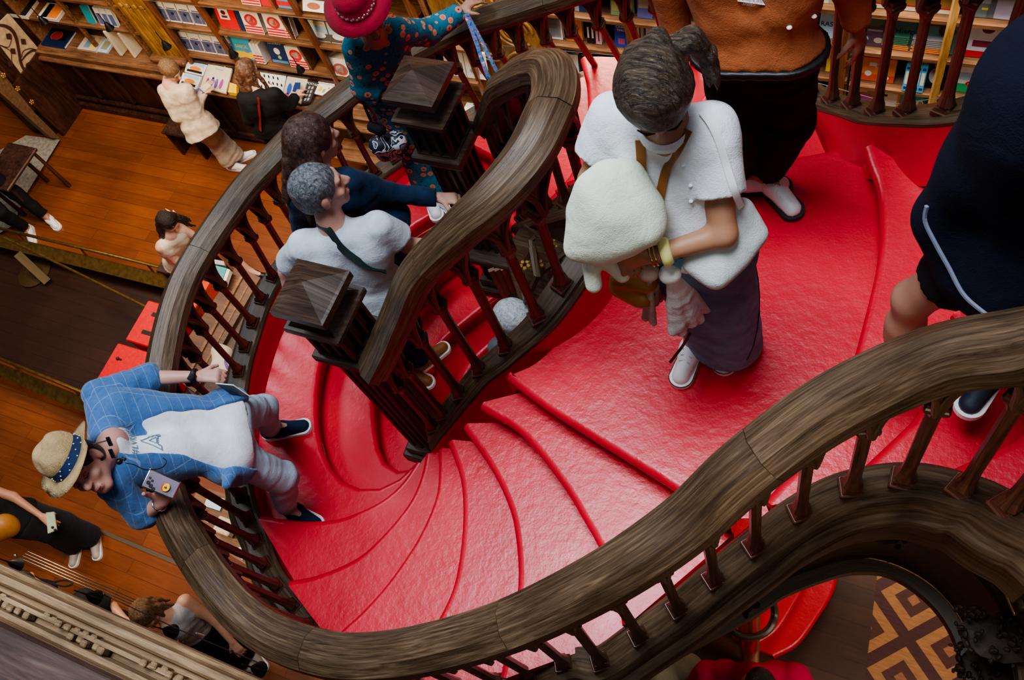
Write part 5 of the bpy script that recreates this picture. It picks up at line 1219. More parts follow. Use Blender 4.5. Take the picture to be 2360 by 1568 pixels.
# lettering on the shirt
tee = a['top']; M_INK = plain('blue grey ink', (.16,.24,.32), .8)
def tp3(x, y, h=3.25): return P(x, y, h)
xd = P(303,960,3.2)-P(310,1055,3.2); yd = P(270,1010,3.2)-P(340,1005,3.2)
cen = cam_hit(tee, 308, 1008); nv_ = -frn
xd = nrm(xd-(xd@frn)*frn); yd = nrm(yd-(yd@frn)*frn-((yd@xd)*xd))
p0, p1 = cam_hit(tee, 310, 1055), cam_hit(tee, 304, 962); xd = nrm(p1-p0); yd = nrm(cam_hit(tee, 290, 1010)-cam_hit(tee, 350, 1012)); yd = nrm(yd-(yd@xd)*xd); nv_ = -np.cross(xd, yd); nv_ = nv_ if nv_@frn < 0 else -nv_; cen = (p0+p1)/2
V_, f_ = textmesh('#LVRMRN', .043, .0006, 1.1); b = MB(); b.add(onto([tee], np.asarray(cen)+V_[:, :1]*xd+V_[:, 1:2]*yd, .0025), f_); b.build('lettering', M_INK, a['t'])
c2_ = cam_hit(tee, 350, 1016); pts = []
def tri(s_, ox=0, oy=0): return [(-.042*s_+ox, -.036*s_+oy), (.042*s_+ox, -.036*s_+oy), (.002*s_+ox, .045*s_+oy)]
def outline(poly, w, jag):
    b = MB(); n = len(poly); P3 = []
    for i in range(n):
        A_, B_ = np.array(poly[i]), np.array(poly[(i+1) % n])
        for t in np.linspace(0, 1, 9, endpoint=False): q = A_+(B_-A_)*t; j = (.0016 if int(t*9) % 2 else -.0016)*jag; P3.append(c2_+xd*(q[0]+j)+yd*(q[1]+j))
    P3.append(P3[0]); P3 = onto([tee], P3, .003); b.tube(P3, w*1.5, 5); return b
outline([(-.05,-.04),(-.03,-.036),(-.026,-.024),(.026,-.024),(.03,-.036),(.046,-.036),(.004,.046),(-.004,.046)], .0014, 1).merge(outline(tri(.42, 0, -.004), .0012, 1)).build('printed_letter', M_INK, a['t'])
# sunglasses hanging at the collar, microphone, watch, tablet, phone
sg = thing('sunglasses', nk, 'dark sunglasses dangling below the chin of the man in the straw hat', 'sunglasses')
g0 = P(252,1032,3.02); b = MB()
for dx, dy in ((0, -14), (6, 14)): b.box(P(252+dx, 1032+dy, 3.02), (.05, .035, .006), (nrm(P(258,1046,3.02)-P(246,1018,3.02)), nrm(P(262,1030,3.0)-P(244,1034,3.04)), nrm(np.cross(P(258,1046,3.02)-P(246,1018,3.02), P(262,1030,3.0)-P(244,1034,3.04)))), bev=.003)
b.build('lenses', plain('dark lens', (.01,.01,.012), .08), sg); b = MB(); b.tube([P(246,1016,3.0), P(215,1024,2.98), P(180,1034,3.02)], .0025, 6); b.build('temple_arm', M_BLK, sg)
mc = thing('lapel_microphone', P(277,1062,3.05), 'small black clip microphone on the lapel with a thin cable', 'microphone')
b = MB(); b.ball(project(tee, [P(275,1064,3.05)], nv_, .02)[0], .014, 10); b.box(project(tee, [P(285,1058,3.05)], nv_, .012)[0], (.02, .012, .012), bev=.002); b.build('head', M_BLK, mc)
b = MB(); b.tube(resample(catmull([project(tee, [P(290,1068,3.05)], nv_, .012)[0], P(310,1072,3.02), P(335,1083,3.0), P(370,1080,3.02), P(384,1065,3.06), P(376,1056,3.1)], 6), 30), .0022, 5); b.build('cable', M_BLK, mc)
wv = nrm(J['wA']-J['eA']); o = thing('wrist_watch', J['wA'], 'black smart watch on the wrist beside the man\'s hip', 'watch')
ring_on(o, 'band', J['wA']-wv*.02, wv, .031, .008, M_BLK, 1.8); b = MB(); b.box(J['wA']-wv*.02+np.array([.012, -.012, .032]), (.036, .036, .010), bev=.004); b.build('watch_face', plain('glossy black', (.005,.005,.007), .05), o)
o = ring_on(None, 'bracelet', J['wB']+nrm(J['eB']-J['wB'])*.015, J['wB']-J['eB'], .034, .0035, M_SILV); tag(o, 'thin silver bracelet on the wrist of the hand holding the phone', 'bracelet')
tb_ = thing('tablet', P(540,897,3.5), 'dark tablet in a slim case held at the hip of the man in the blazer', 'tablet')
q = [P(497,884,3.42), P(538,888,3.46), P(576,914,3.56), P(530,908,3.52)]; b = MB(); b.prism(q, (0, 0, -.012)); b.build('case', plain('slate cover', (.015,.025,.045), .35), tb_); b = MB(); b.tube([q[0], q[1], q[2]], .003, 5); b.build('edge', M_SOLE, tb_)
ph = thing('phone', P(371,1108,3.2), 'large violet-grey phone with five camera lenses and a round yellow grip', 'phone')
q = [P(347,1081,3.22), P(416,1112,3.22), P(398,1150,3.22), P(328,1122,3.22)]; ex = nrm(q[1]-q[0]); ey = nrm(q[3]-q[0]); ez = nrm(np.cross(ex, ey)); ez = ez if ez[2] > 0 else -ez
b = MB(); b.prism(q, -ez*.009); pb = b.build('back_panel', plain('violet grey glass', (.20,.17,.22), .25), ph); b = MB(); b.tube(q+[q[0]], .0035, 6); b.build('frame', M_SILV, ph)
def on(u, v): return q[0]+(q[1]-q[0])*u+(q[3]-q[0])*v+ez*.002
for u, v, r in ((.13,.68,.0085),(.235,.78,.0085),(.34,.88,.0085),(.12,.43,.005),(.22,.52,.005)):
    b = MB(); b.lathe(on(u, v), [(r, 0), (r, .003), (r*.7, .0035)], 14, ez); b.build('camera_lens', M_BLK, pb)
b = MB(); b.lathe(on(.66, .55), [(.018, 0), (.019, .004), (.012, .005)], 20, ez); gp = b.build('round_grip', plain('red ring', (.62,.05,.02), .4), ph); b = MB(); b.lathe(on(.72, .55)+ez*.006, [(.016, 0), (.017, .003), (.005, .004)], 20, ez); b.build('yellow_disc', plain('yellow disc', (.85,.55,.02), .4), gp)
lettering(gp, 'ak', .016, on(.72, .55)+ez*.0115, ex, -ey, M_BLK, .0004)
# ---- grey T-shirt man
a = figure('GM', 'grey-haired man in pale grey T-shirt with a dark shoulder strap, seen from behind', (45, -25), 0, SK_P, mk_top(M_GTEE, .66, .126, .004, 28, 't_shirt', rs=.074, flare=.02, hem=.08), mk_legs(M_NAVYD, .1, .08, .065), dict(m=plain('brown shoe', (.3,.1,.03), .5), sole=M_SOLE), ('short', hairmat('salt and pepper hair', (.03,.032,.036), (.26,.28,.31), (40, 40, 22))), res=.008, cres=.009, hs=1.12, bodyr=.1,
  handspec=dict(B=dict(d=P(1010,552,3.42)-P(985,562,3.46), curl=.8)))
J = a['J']; pp = onto([a['top']], [P(x, y, h) for x, y, h in ((716,517,3.1),(745,545,3.1),(790,585,3.2),(840,610,3.3),(885,620,3.4))], .004); strap('bag_strap', pp, .034, .005, plain('dark green webbing', (.008,.022,.022), .7), a['t'], nv=(-.3, -.3, 1))
# ---- woman in dark denim with long brown hair
a = figure('NW', 'woman with long brown hair in a dark denim jacket reaching toward the far newel post', (40, -30), -10, SK_F, mk_top(M_NAVYD, 0, .112, .006, 30, 'denim_jacket', rs=.066, long=True, flare=.01, hem=.02), mk_legs(cloth('blue jeans', (.02,.05,.12)), .095, .075, .062), dict(m=M_BLKC, sole=M_SOLE), ('long', hairmat('chestnut hair', (.022,.010,.008), (.11,.055,.04), (30, 30, 10)), 1.12), res=.009, cres=.009, hs=1.08)
# ---- woman in the teal floral jumpsuit
def floral():
    m, nt, b = nodes('teal floral print'); co = coords(nt, 'Object', (1, 1, 1)); v = nt.nodes.new('ShaderNodeTexVoronoi'); v.inputs['Scale'].default_value = 19; v.inputs['Randomness'].default_value = .75; nt.links.new(co, v.inputs['Vector'])
    v2 = nt.nodes.new('ShaderNodeTexVoronoi'); v2.inputs['Scale'].default_value = 52; nt.links.new(co, v2.inputs['Vector'])
    r2 = ramp(nt, v2.outputs['Distance'], [(0, (.01,.02,.03)), (.22, (.01,.16,.24))]); r2.node.color_ramp.interpolation = 'CONSTANT'
    r = nt.nodes.new('ShaderNodeValToRGB'); r.color_ramp.interpolation = 'CONSTANT'; e = r.color_ramp.elements; e[0].position = 0; e[0].color = (1, 1, 1, 1); e[1].position = .33; e[1].color = (0, 0, 0, 1); nt.links.new(v.outputs['Distance'], r.inputs[0])
    r3 = ramp(nt, v.outputs['Distance'], [(0, (.05,.02,.02)), (.09, (.80,.17,.08)), (.2, (.75,.26,.16))]); r3.node.color_ramp.interpolation = 'CONSTANT'
    nt.links.new(mixc(nt, r.outputs[0], r2, r3), b.inputs['Base Color']); b.inputs['Roughness'].default_value = .7; bump(nt, b, noise(nt, co, 14, 4, .6, 1.3), .5, .012); return m
M_FLO = floral(); M_COR = cloth('coral collar', (.80,.17,.07))
a = figure('TW', 'woman in teal floral jumpsuit with coral collar and crimson hat holding the far handrail', (30, 60), -15, SK_T, mk_top(M_FLO, 0, .108, .005, 26, 'jumpsuit_top', rs=.072, long=True, seed=9), mk_legs(M_FLO, .105, .085, .078, .96, .005, 26, 'jumpsuit_legs'), dict(m=M_WHITE, sole=M_SOLE), ('short', hairmat('brown hair s', (.03,.015,.01), (.08,.04,.03))), res=.009, cres=.009, fbits=True, bodyr=.088,
  handspec=dict(B=dict(d=P(1090,0,3.3)-P(1062,28,3.34), curl=.9)))
J, A = a['J'], a['A']
for pts in (((815,48),(855,110),(880,95),(850,65)), ((880,45),(905,40),(895,70),(875,60))):
    pr = onto([a['top']], [P(x, y, 3.02) for x, y in pts], .012); b = MB(); b.prism(list(pr), (0, 0, -.006)); b.build('collar', M_COR, a['t'])
ev = nrm(J['wB']-J['eB']); S = SDF(); S.cap(J['wB']-ev*.085, J['wB']-ev*.005, .042, .045, k=.01, flat=2); S.build('coral_cuff', M_COR, a['t'], .008)
ht = thing('red_hat', J['head']+A[2]*.06, 'crimson felt hat with a sparkling band on the woman in teal', 'hat'); c = P(825,8,2.78); M_CRM = cloth('crimson felt', (.30,.01,.03)); b = MB(); az = nrm(np.array([.1, -.35, 1.]))
b.lathe(c, [(.165, 0), (.168, .006), (.11, .014), (.095, .02), (.092, .09), (.07, .125), (.02, .13)], 36, az); b.build('felt', M_CRM, ht, smooth=True); b = MB(); x_ = nrm(np.cross(az, (0, 1, 0))); y_ = np.cross(az, x_)
for k in range(44): q = k*.1428; b.ball(c+az*(.032+.01*(k % 2))+(x_*math.cos(q)+y_*math.sin(q))*.096, .0065, 6)
b.build('crystal_band', plain('crystal', (.8,.8,.82), .1, .8), ht)
b = MB(); ct_ = onto([a['top']], [P(x, y, 3.0) for x, y in ((870,50),(874,62),(880,75),(885,80),(889,70),(892,55))], .008); b.tube(ct_, .005, 6); o = b.build('necklace', M_SILV); tag(o, 'silver necklace at the coral collar of the woman in teal', 'necklace')
hb = thing('handbag', P(890,330,3.75), 'black and white patterned handbag hanging from the woman in teal', 'bag')
def camo():
    m, nt, b = nodes('black and white bag print'); co = coords(nt, 'Object', (1, 1, 1)); r = ramp(nt, noise(nt, co, 13, 1, .4, 1.6), [(0, (.012,.014,.03)), (.47, (.72,.74,.78)), (.55, (.02,.02,.05)), (.62, (.25,.3,.45))]); r.node.color_ramp.interpolation = 'CONSTANT'; nt.links.new(r, b.inputs['Base Color']); b.inputs['Roughness'].default_value = .5; return m
S = SDF(); S.wr = .004; S.cap(P(875,335,3.75), P(915,325,3.75), .06, k=.05); S.cap(P(885,350,3.85), P(915,345,3.85), .055, k=.05); S.build('bag_body', camo(), hb, .009)
b = MB(); b.tube(resample(catmull([P(822,110,3.0), P(815,160,3.2), P(835,230,3.4), P(860,290,3.62), P(878,318,3.7)], 6), 30), .008, 6); b.build('strap', M_BLK, hb); S = SDF(); S.cap(P(858,293,3.6), P(878,300,3.6), .03, k=.02); S.build('flap', M_BLKC, hb, .009)
b = MB(); b.ball(P(893,302,3.66), .018, 8); b.build('metal_charm', M_SILV, hb)
ly = thing('lanyard', P(1075,40,3.3), 'blue and purple floral ribbon lanyard dangling from her hand over the rail', 'lanyard')
def lanm():
    m, nt, b = nodes('floral ribbon'); co = coords(nt, 'Object', (1, 1, 1)); r = ramp(nt, noise(nt, co, 45, 2), [(.35, (.02,.05,.25)), (.5, (.10,.30,.55)), (.6, (.30,.06,.18)), (.7, (.5,.55,.7))]); nt.links.new(r, b.inputs['Base Color']); return m
M_LAN = lanm()
strap('ribbon', [P(1073,32,3.3), P(1095,90,3.4), P(1115,150,3.5), P(1128,180,3.56), P(1150,196,3.6)], .022, .003, M_LAN, ly, nv=(.3, -1, .4)); strap('ribbon', [P(1076,32,3.3), P(1105,85,3.4), P(1135,145,3.5), P(1158,190,3.6)], .020, .003, M_LAN, ly, nv=(.3, -1, .4))
# ---- white haired visitor under the bridge
figure('WH', 'white-haired person climbing the flight below the hairpin railing', (-30, -10), 0, SK_F, mk_top(cloth('grey top', (.1,.1,.11)), .5, .11), mk_legs(M_NAVYD), dict(m=M_BLKC, sole=M_SOLE), ('short', hairmat('white silver hair', (.30,.33,.35), (.62,.65,.68), (40, 40, 20))), hs=1.1)
# ---- girl in cream with notebook
M_EMB = cloth('cream embroidered cotton', (.58,.47,.35), nz=.25)
a = figure('GC', 'girl with braided fair hair in cream embroidered outfit reading at the counter', (45, 15), -35, SK_F, mk_top(M_EMB, 0, .105, .006, 34, 'blouse', rs=.070, long=True, flare=.045, hem=.10), mk_legs(M_EMB, .10, .09, .09, .93, .005, 30), dict(m=M_WHITE, sole=M_SOLE), ('braid', hairmat('fair brown hair', (.12,.065,.03), (.32,.20,.10)), 1.05), res=.010, fbits=True, hs=1.02)
nb = thing('notebook', P(455,215,6.3), 'violet notebook held open in the hands of the girl in cream', 'book'); q = [P(430,228,6.33), P(458,202,6.28), P(470,212,6.28), P(442,238,6.33)]
b = MB(); b.prism(q, (0, 0, -.02)); b.build('cover', plain('violet cover', (.16,.13,.28), .6), nb); q = [P(459,203,6.28), P(478,190,6.26), P(486,197,6.28), P(470,212,6.29)]; b = MB(); b.prism(q, (0, 0, -.015)); b.build('pages', plain('cream page', (.66,.56,.42), .8), nb)
# ---- girl in black jacket
a = figure('BW', 'young woman with long wavy brown hair and black jacket seen from behind at the counter', (30, -40), -20, SK_F, mk_top(M_BLKC, 0, .115, .005, 26, 'jacket', rs=.070, long=True, flare=.02, hem=.06), mk_legs(M_BLKC), dict(m=plain('pink sandals', (.5,.3,.28), .6), sole=M_SOLE), ('curly', hairmat('wavy brown hair', (.05,.022,.012), (.22,.11,.06), (22, 22, 16)), 1.05), res=.010)
strap('red_strap', [p for p in (cam_hit(a['top'], x_, y_, .01) for x_, y_ in ((596,226),(597,245),(598,265),(600,285),(601,300))) if p is not None], .03, .008, plain('dark red leather', (.20,.02,.02), .5), a['t'], nv=(0, -.6, 1))
pp_ = thing('phone', P(688,205,6.35), 'dark blue phone held by the girl in the black jacket over the tote bag', 'phone'); b = MB(); b.prism([P(680,190,6.36), P(692,190,6.36), P(689,212,6.36), P(674,210,6.36)], (0, 0, -.01)); b.build('case', plain('blue phone', (.02,.05,.16), .3), pp_)
# ---- seated woman
a = figure('SW', 'dark-haired woman in a white sleeveless dress sitting with her head resting on her hand', (40, 40), -45, SK_F, mk_top(M_CREAM, 0, .108, .004, 30, 'dress', flare=.03, hem=.04), mk_legs(M_CREAM, .10, .09, .06, -.8, .004, 26, 'dress_skirt'), dict(m=M_BLK, sole=M_BLK, s=.95), ('long', hairmat('black hair', (.008,.006,.006), (.03,.022,.02))), res=.010)
b = MB(); A = a['A']; c = a['J']['head']+A[2]*.095+A[1]*.04
for q in (-1, 1): b.box(c+A[0]*.032*q, (.052, .012, .035), A, bev=.005)
o = b.build('sunglasses', plain('dark lens', (.01,.01,.012), .08)); tag(o, 'black sunglasses pushed up on the hair of the seated woman', 'sunglasses')
bs = thing('bench', (a['J']['hA'][0], a['J']['hA'][1], 0), 'low dark wooden bench the woman in white sits on', 'bench'); hc = (a['J']['hA']+a['J']['hB'])/2; b = MB(); b.box((hc[0], hc[1], .40), (.55, .4, .04), bev=.01); b.build('seat', M_WDD, bs)
for dx in (-.22, .22):
    b = MB(); b.box((hc[0]+dx, hc[1], .19), (.04, .36, .38)); b.build('leg', M_WDD, bs)
# ---- girl with the ponytail below the rail
a = figure('PG', 'girl with long loose brown hair and striped grey top looking down, bottom left', (10, 60), -30, SK_T, mk_top(cloth('grey striped knit', (.30,.27,.25)), 0, .098, .003, 60, 'sleeveless_top'), mk_legs(M_BLKC, .10, .085, .07), dict(m=plain('beige trainer', (.42,.36,.30), .6), sole=M_SOLE), ('wavy', hairmat('long brown hair', (.05,.025,.012), (.20,.10,.045))), res=.009, fbits=True, hs=1.03)
# ---- person with phone at the left edge
a = figure('PP', 'person in wide dark trousers holding a green phone at the left edge', (60, 40), 0, SK_T, mk_top(M_BLKC, .4, .12), mk_legs(cloth('charcoal trousers', (.015,.017,.025)), .11, .105, .11, .98, .005, 24), dict(m=plain('greige trainer', (.46,.40,.34), .6), sole=M_SOLE, s=1.05), ('short', MATS['brow hair']), res=.010)
p2_ = thing('phone', P(118,1205,6.45), 'pale green phone in the hand of the person in wide dark trousers', 'phone'); b = MB(); q = [P(106,1182,6.42), P(124,1180,6.42), P(130,1222,6.48), P(110,1230,6.48)]; b.prism(q, (0, 0, -.012)); b.build('case', plain('sage green case', (.38,.46,.32), .5), p2_)
b = MB(); [b.ball(P(x, y, 6.45), .012, 8) for x, y in ((121,1216),(127,1222))]; b.build('camera_lens', M_BLK, p2_)
S = SDF(); S.cap(P(-25,1228,6.3), P(12,1212,6.35), .10, .10, k=.05, sq=(np.array([0, 0, 1.]), 1.4)); o = S.build('waist_bag', plain('tan leather bag', (.34,.15,.035), .5), None, .012); tag(o, 'rounded tan leather bag at the left edge on the person with the green phone', 'bag')
# ---- legs at the upper left edge
figure('LL', 'person in black trousers and white trainers stepping in at the upper left edge', (60, 30), 0, SK_T, mk_top(M_BLKC, .5, .12), mk_legs(M_BLKC, .10, .08, .062), dict(m=M_WHITE, sole=M_SOLE, s=1.1), ('short', MATS['brow hair']), res=.011)
# ---- red shirt and khaki visitors below, black figure by the cornice
figure('RP', 'black-haired person in a crimson shirt standing under the near side of the stairs', (10, 60), 0, SK_T, mk_top(cloth('crimson shirt', (.42,.01,.05)), .6, .135, rs=.085), mk_legs(M_BLKC), dict(m=M_BLKC, sole=M_SOLE), ('short', hairmat('jet hair', (.006,.005,.005), (.02,.02,.02))), res=.010, hs=1.1)
figure('BK', 'person in a ribbed black top bending forward beside the girl with loose brown hair', (60, 40), -20, SK_T, mk_top(M_BLKC, .8, .13, .005, 50), mk_legs(M_BLKC), dict(m=M_BLKC, sole=M_SOLE), ('short', hairmat('jet hair 2', (.006,.005,.005), (.02,.02,.02))), res=.011)
S = SDF(); S.wr = .006; S.cap(P(40,1345,6.2), P(110,1360,6.2), .09, .07, k=.06); o = S.build('camera_bag', M_BLKC, None, .012); tag(o, 'black camera bag above the carved cornice at the lower left', 'bag')
b = MB(); b.tube(resample(catmull([P(120,1345,6.1), P(150,1352,6.1), P(168,1345,6.1), P(150,1338,6.1), P(125,1342,6.1)], 6), 24), .008, 6); o = b.build('cord', M_BLK); tag(o, 'looped black cord trailing from the camera bag', 'cord')
S = SDF(); S.wr = .006; S.cap(P(1520,1560,6.3), P(1590,1545,6.3), .10, k=.05); o = S.build('khaki_jacket', cloth('khaki cotton', (.22,.21,.14)), None, .012); tag(o, 'khaki jacket shoulder glimpsed below the near string beside the crimson shirt', 'jacket')
# ======================= BOOKS AND GOODS =======================
def pm(c, r=.5): return plain('print %.2f %.2f %.2f' % tuple(c), c, r)
WHT, CRM, RED, NAV, SKY, YEL, GRN, BLK, TEAL, ORG, PNK, MAR, BEI, GRY, PUR, LBL = (.80,.78,.74), (.72,.62,.45), (.68,.02,.03), (.012,.035,.12), (.06,.36,.62), (.82,.55,.03), (.03,.42,.12), (.012,.012,.014), (.02,.33,.42), (.82,.24,.04), (.72,.36,.42), (.16,.015,.03), (.55,.45,.33), (.36,.34,.36), (.18,.09,.32), (.42,.60,.72)
PAGE = plain('page block', (.72,.66,.54), .8)
def shelfpt(px, py, hs, y=4.93):
    q = P(px, py, 1); return np.array([q[0]*y/q[1], y, H-hs+.004])
def cover_art(par, o, ax, w, ht, deco, off):
    """deco: (kind, u, v, a, b, colour) on the face spanned by ax0 (width) and ax2 (height); face normal -ax1"""
    for d in deco:
        k, u, v = d[0], d[1], d[2]; c = o+ax[0]*(u-.5)*w+ax[2]*v*ht-ax[1]*off
        if k == 'r': m = MB(); m.box(c, (d[3]*w, .0012, d[4]*ht), ax); m.build('printed_block', pm(d[5]), par)
        elif k == 'c':
            m = MB(); n = 18; vs = [c+ax[0]*math.cos(q)*d[3]*w+ax[2]*math.sin(q)*d[4]*ht-ax[1]*.0012 for q in np.linspace(0, 2*math.pi, n, endpoint=False)]; m.add(vs, [tuple(range(n))]); m.build('printed_spot', pm(d[5]), par)
        elif k == 't': lettering(par, d[3], d[4], c-ax[1]*.0016, ax[0], ax[2], pm(d[5]), .0003)
def book(px, py, hs, w, ht, th, col, label, deco=(), group=None, lean=14, kind='front', y=4.93, yaw=0, name='book', cat='book'):
    o = shelfpt(px, py, hs, y); a = math.radians(lean); cy, sy = math.cos(math.radians(yaw)), math.sin(math.radians(yaw))
    ax = np.array([[cy, sy, 0], [-sy*math.cos(a), cy*math.cos(a), -math.sin(a)], [-sy*math.sin(a), cy*math.sin(a), math.cos(a)]])
    t = thing(name, o, label, cat, group)
    if kind == 'front':
        m = MB(); m.box(o+ax[2]*ht/2-ax[1]*(th/2), (w, .004, ht), ax); m.box(o+ax[2]*ht/2+ax[1]*(th/2), (w, .004, ht), ax); m.box(o+ax[2]*ht/2-ax[0]*(w/2-.002), (.004, th, ht), ax); cv = m.build('cover', pm(col), t)
        m = MB(); m.box(o+ax[2]*(ht/2)+ax[0]*.001, (w-.012, th-.006, ht-.010), ax); m.build('pages', PAGE, t); cover_art(cv, o, ax, w, ht, deco, th/2+.0026)
    elif kind == 'spine':
        m = MB(); m.box(o+ax[2]*ht/2, (w, th, ht), ax, bev=.003); cv = m.build('cover', pm(col), t); m = MB(); m.box(o+ax[2]*(ht/2+.001)+ax[1]*.003, (w-.008, th-.004, ht), ax); m.build('pages', PAGE, t); cover_art(cv, o, ax, w, ht, deco, th/2+.001)
    elif kind == 'flat':
        m = MB(); m.box(o+np.array([0, 0, ht]), (w, th, .004)); m.box(o+np.array([0, 0, .002]), (w, th, .004)); m.box(o+np.array([0, -th/2+.002, ht/2]), (w, .004, ht)); cv = m.build('cover', pm(col), t)
        m = MB(); m.box(o+np.array([0, .003, ht/2]), (w-.01, th-.008, ht-.003)); m.build('pages', PAGE, t)
        I = np.array([[1, 0, 0], [0, 0, -1.], [0, 1, 0]]); cover_art(cv, o+np.array([0, -th/2, ht+.0026]), I, w, th, deco, 0)
    return t
def row(n, px, py, hs, w, ht, th, col, label, deco, group, dx, **k):
    a = book(px, py, hs, w, ht, th, col, label, deco, group, **k)
    for i in range(1, n):
        c = a.copy(); C.objects.link(c); c.location = (a.location[0]+dx*i, a.location[1], a.location[2])
        for ch in list(a.children):
            q = ch.copy(); C.objects.link(q); q.parent = c
            for g in list(ch.children): r = g.copy(); C.objects.link(r); r.parent = q
    return a
PHOTO = [('r', .5, .86, .9, .14, WHT), ('r', .5, .70, .7, .05, (.1,.1,.15)), ('r', .5, .36, .94, .56, (.10,.12,.24)), ('r', .35, .36, .2, .5, (.30,.34,.50)), ('r', .7, .28, .12, .36, (.45,.45,.55)), ('c', .5, .45, .12, .08, (.02,.02,.05))]
G1 = 'white books with blue photo covers'
row(4, 385, 50, 5.90, .15, .22, .035, WHT, 'white book with blue photo cover in the middle shelf row above the girl in cream', PHOTO, G1+', middle shelf', .162)
row(5, 440, 118, 6.32, .15, .22, .035, WHT, 'white book with blue photo cover in the bottom shelf row above the van tins', PHOTO, G1+', bottom shelf', .158)
book(455, 84, 6.32, .12, .30, .015, WHT, 'blue photo booklet standing behind the bottom row of white books', [('r', .5, .5, .9, .8, (.12,.15,.32))], y=5.15)
RING = [('c', .5, .62, .34, .26, RED), ('c', .5, .63, .22, .17, WHT), ('r', .45, .66, .18, .05, (.1,.2,.4)), ('c', .5, .57, .07, .05, (.8,.3,.3)), ('r', .5, .32, .96, .07, RED), ('r', .5, .20, .96, .07, RED), ('r', .5, .08, .96, .07, RED)]
book(532, 62, 5.90, .24, .25, .02, RED, 'bright red book with a white printed square beside the striped books', [('r', .42, .66, .5, .48, WHT), ('c', .42, .72, .12, .10, MAR), ('r', .42, .54, .3, .10, MAR)])
book(560, 64, 5.90, .05, .25, .02, NAV, 'narrow navy book squeezed between the red book and the striped books')
row(2, 592, 70, 5.90, .22, .24, .06, WHT, 'white book with red ring and red stripes on the middle shelf', RING, 'red striped white books, middle shelf', .27)
book(676, 85, 5.90, .1, .22, .05, WHT, 'red striped white book half hidden by the right-hand post of the middle shelf', RING[4:])
book(568, 128, 6.32, .26, .25, .05, SKY, 'sky blue book with golden landscape at the bottom of the cover', [('r', .5, .22, 1, .3, YEL), ('r', .5, .85, .9, .14, (.05,.5,.75)), ('t', .5, .60, 'SABOR', .05, YEL), ('c', .7, .42, .12, .1, (.1,.25,.55))])
row(3, 604, 140, 6.32, .035, .24, .12, WHT, 'white and red striped spine in the little stack beside the sky blue book', [('r', .5, .12, 1, .07, RED), ('r', .5, .26, 1, .07, RED), ('r', .5, .4, 1, .07, RED)], 'striped spines, bottom shelf', .04, kind='spine', lean=10)
for i in range(3): book(652+6*i, 148, 6.32, .22 if i == 0 else .03, .26, .02, NAV, ['navy book with a white moon shape and small green figure on the cover', 'first navy spine directly behind the moon cover book', 'second navy spine behind the moon cover book'][i], [('c', .5, .55, .17, .15, WHT), ('c', .55, .28, .10, .09, (.25,.5,.3)), ('r', .5, .08, .9, .12, (.1,.3,.55)), ('t', .5, .88, 'LUA DE PRATA', .024, LBL)] if i == 0 else (), y=4.93+.03*i)
book(700, 157, 6.32, .22, .24, .08, WHT, 'white book with red ring and stripes standing alone on the bottom shelf', RING)
row(2, 750, 104, 5.90, .2, .27, .03, LBL, 'photo guide with indigo band, cream title and bridge picture', [('r', .5, .9, 1, .18, (.10,.10,.36)), ('r', .5, .72, 1, .16, CRM), ('t', .5, .72, 'PORTUGAL', .03, (.5,.4,.15)), ('r', .5, .18, 1, .3, (.12,.10,.08)), ('c', .5, .26, .35, .12, WHT)], 'bridge photo guides, middle shelf', .215)
book(795, 160, 6.32, .22, .2, .14, WHT, 'thick white box set with a red and green floral wreath', [('c', .5, .4, .38, .34, (.42,.10,.08)), ('c', .5, .4, .26, .22, WHT), ('r', .3, .15, .2, .1, GRN)])
book(735, 25, 5.51, .24, .1, .16, WHT, 'white book with a brown picture lying at an angle on the upper shelf', [('c', .5, .5, .3, .3, (.4,.12,.05))], lean=40)
book(785, 34, 5.51, .2, .3, .02, GRN, 'green book with white lettering behind the woman in the red hat', [('t', .5, .18, 'SALTOS\nCLARO', .04, WHT), ('r', .5, .7, .7, .3, (.05,.55,.2))])
book(585, 8, 5.51, .22, .24, .06, WHT, 'white book with red ring and stripes cut by the top edge of the picture', RING)
book(493, 4, 5.51, .16, .2, .03, YEL, 'yellow and blue book at the top edge left of the striped one', [('c', .5, .3, .3, .2, SKY)])
book(625, 12, 5.51, .2, .24, .03, RED, 'plain red book at the top edge right of the striped one')
book(660, 18, 5.51, .2, .24, .03, SKY, 'blue book with a red title at the top edge by the post', [('r', .5, .2, .8, .2, RED)])
book(380, 2, 5.51, .2, .24, .03, GRN, 'green book at the top edge above the white photo books', [('r', .5, .3, .6, .2, YEL)])
# low bookcase at the far left
book(50, 18, 6.12, .34, .05, .25, WHT, 'large flat white book with black cover on the upper ledge, far left', [('r', .5, .5, .98, .96, BLK)], kind='flat', y=4.98)
book(108, 12, 6.12, .30, .05, .22, WHT, 'flat white book with orange cover on the upper ledge', [('r', .6, .5, .7, .9, ORG), ('r', .3, .5, .3, .9, BLK)], kind='flat', y=4.98)
row(4, 118, 72, 6.49, .34, .03, .25, NAV, 'dark blue book with red and black cover in the flat pile, far left', [('c', .4, .6, .2, .25, (.45,.05,.04)), ('r', .7, .6, .3, .5, BLK)], 'dark blue flat pile', .012, kind='flat')
book(190, 75, 6.49, .28, .03, .22, BEI, 'patterned beige and grey book lying beside the dark blue pile', [('r', .4, .5, .3, .7, (.15,.25,.35)), ('r', .7, .4, .25, .5, YEL)], kind='flat')
book(225, 82, 6.49, .16, .02, .2, LBL, 'pale blue patterned booklet lying left of the tall cream spines', [('r', .5, .5, .6, .6, (.3,.3,.2))], kind='flat')
book(272, 92, 6.49, .04, .34, .2, CRM, 'tall cream spine standing left on the ledge', kind='spine', lean=4); book(300, 92, 6.49, .025, .34, .2, CRM, 'thin cream spine standing right beside the golden pilaster', kind='spine', lean=4)
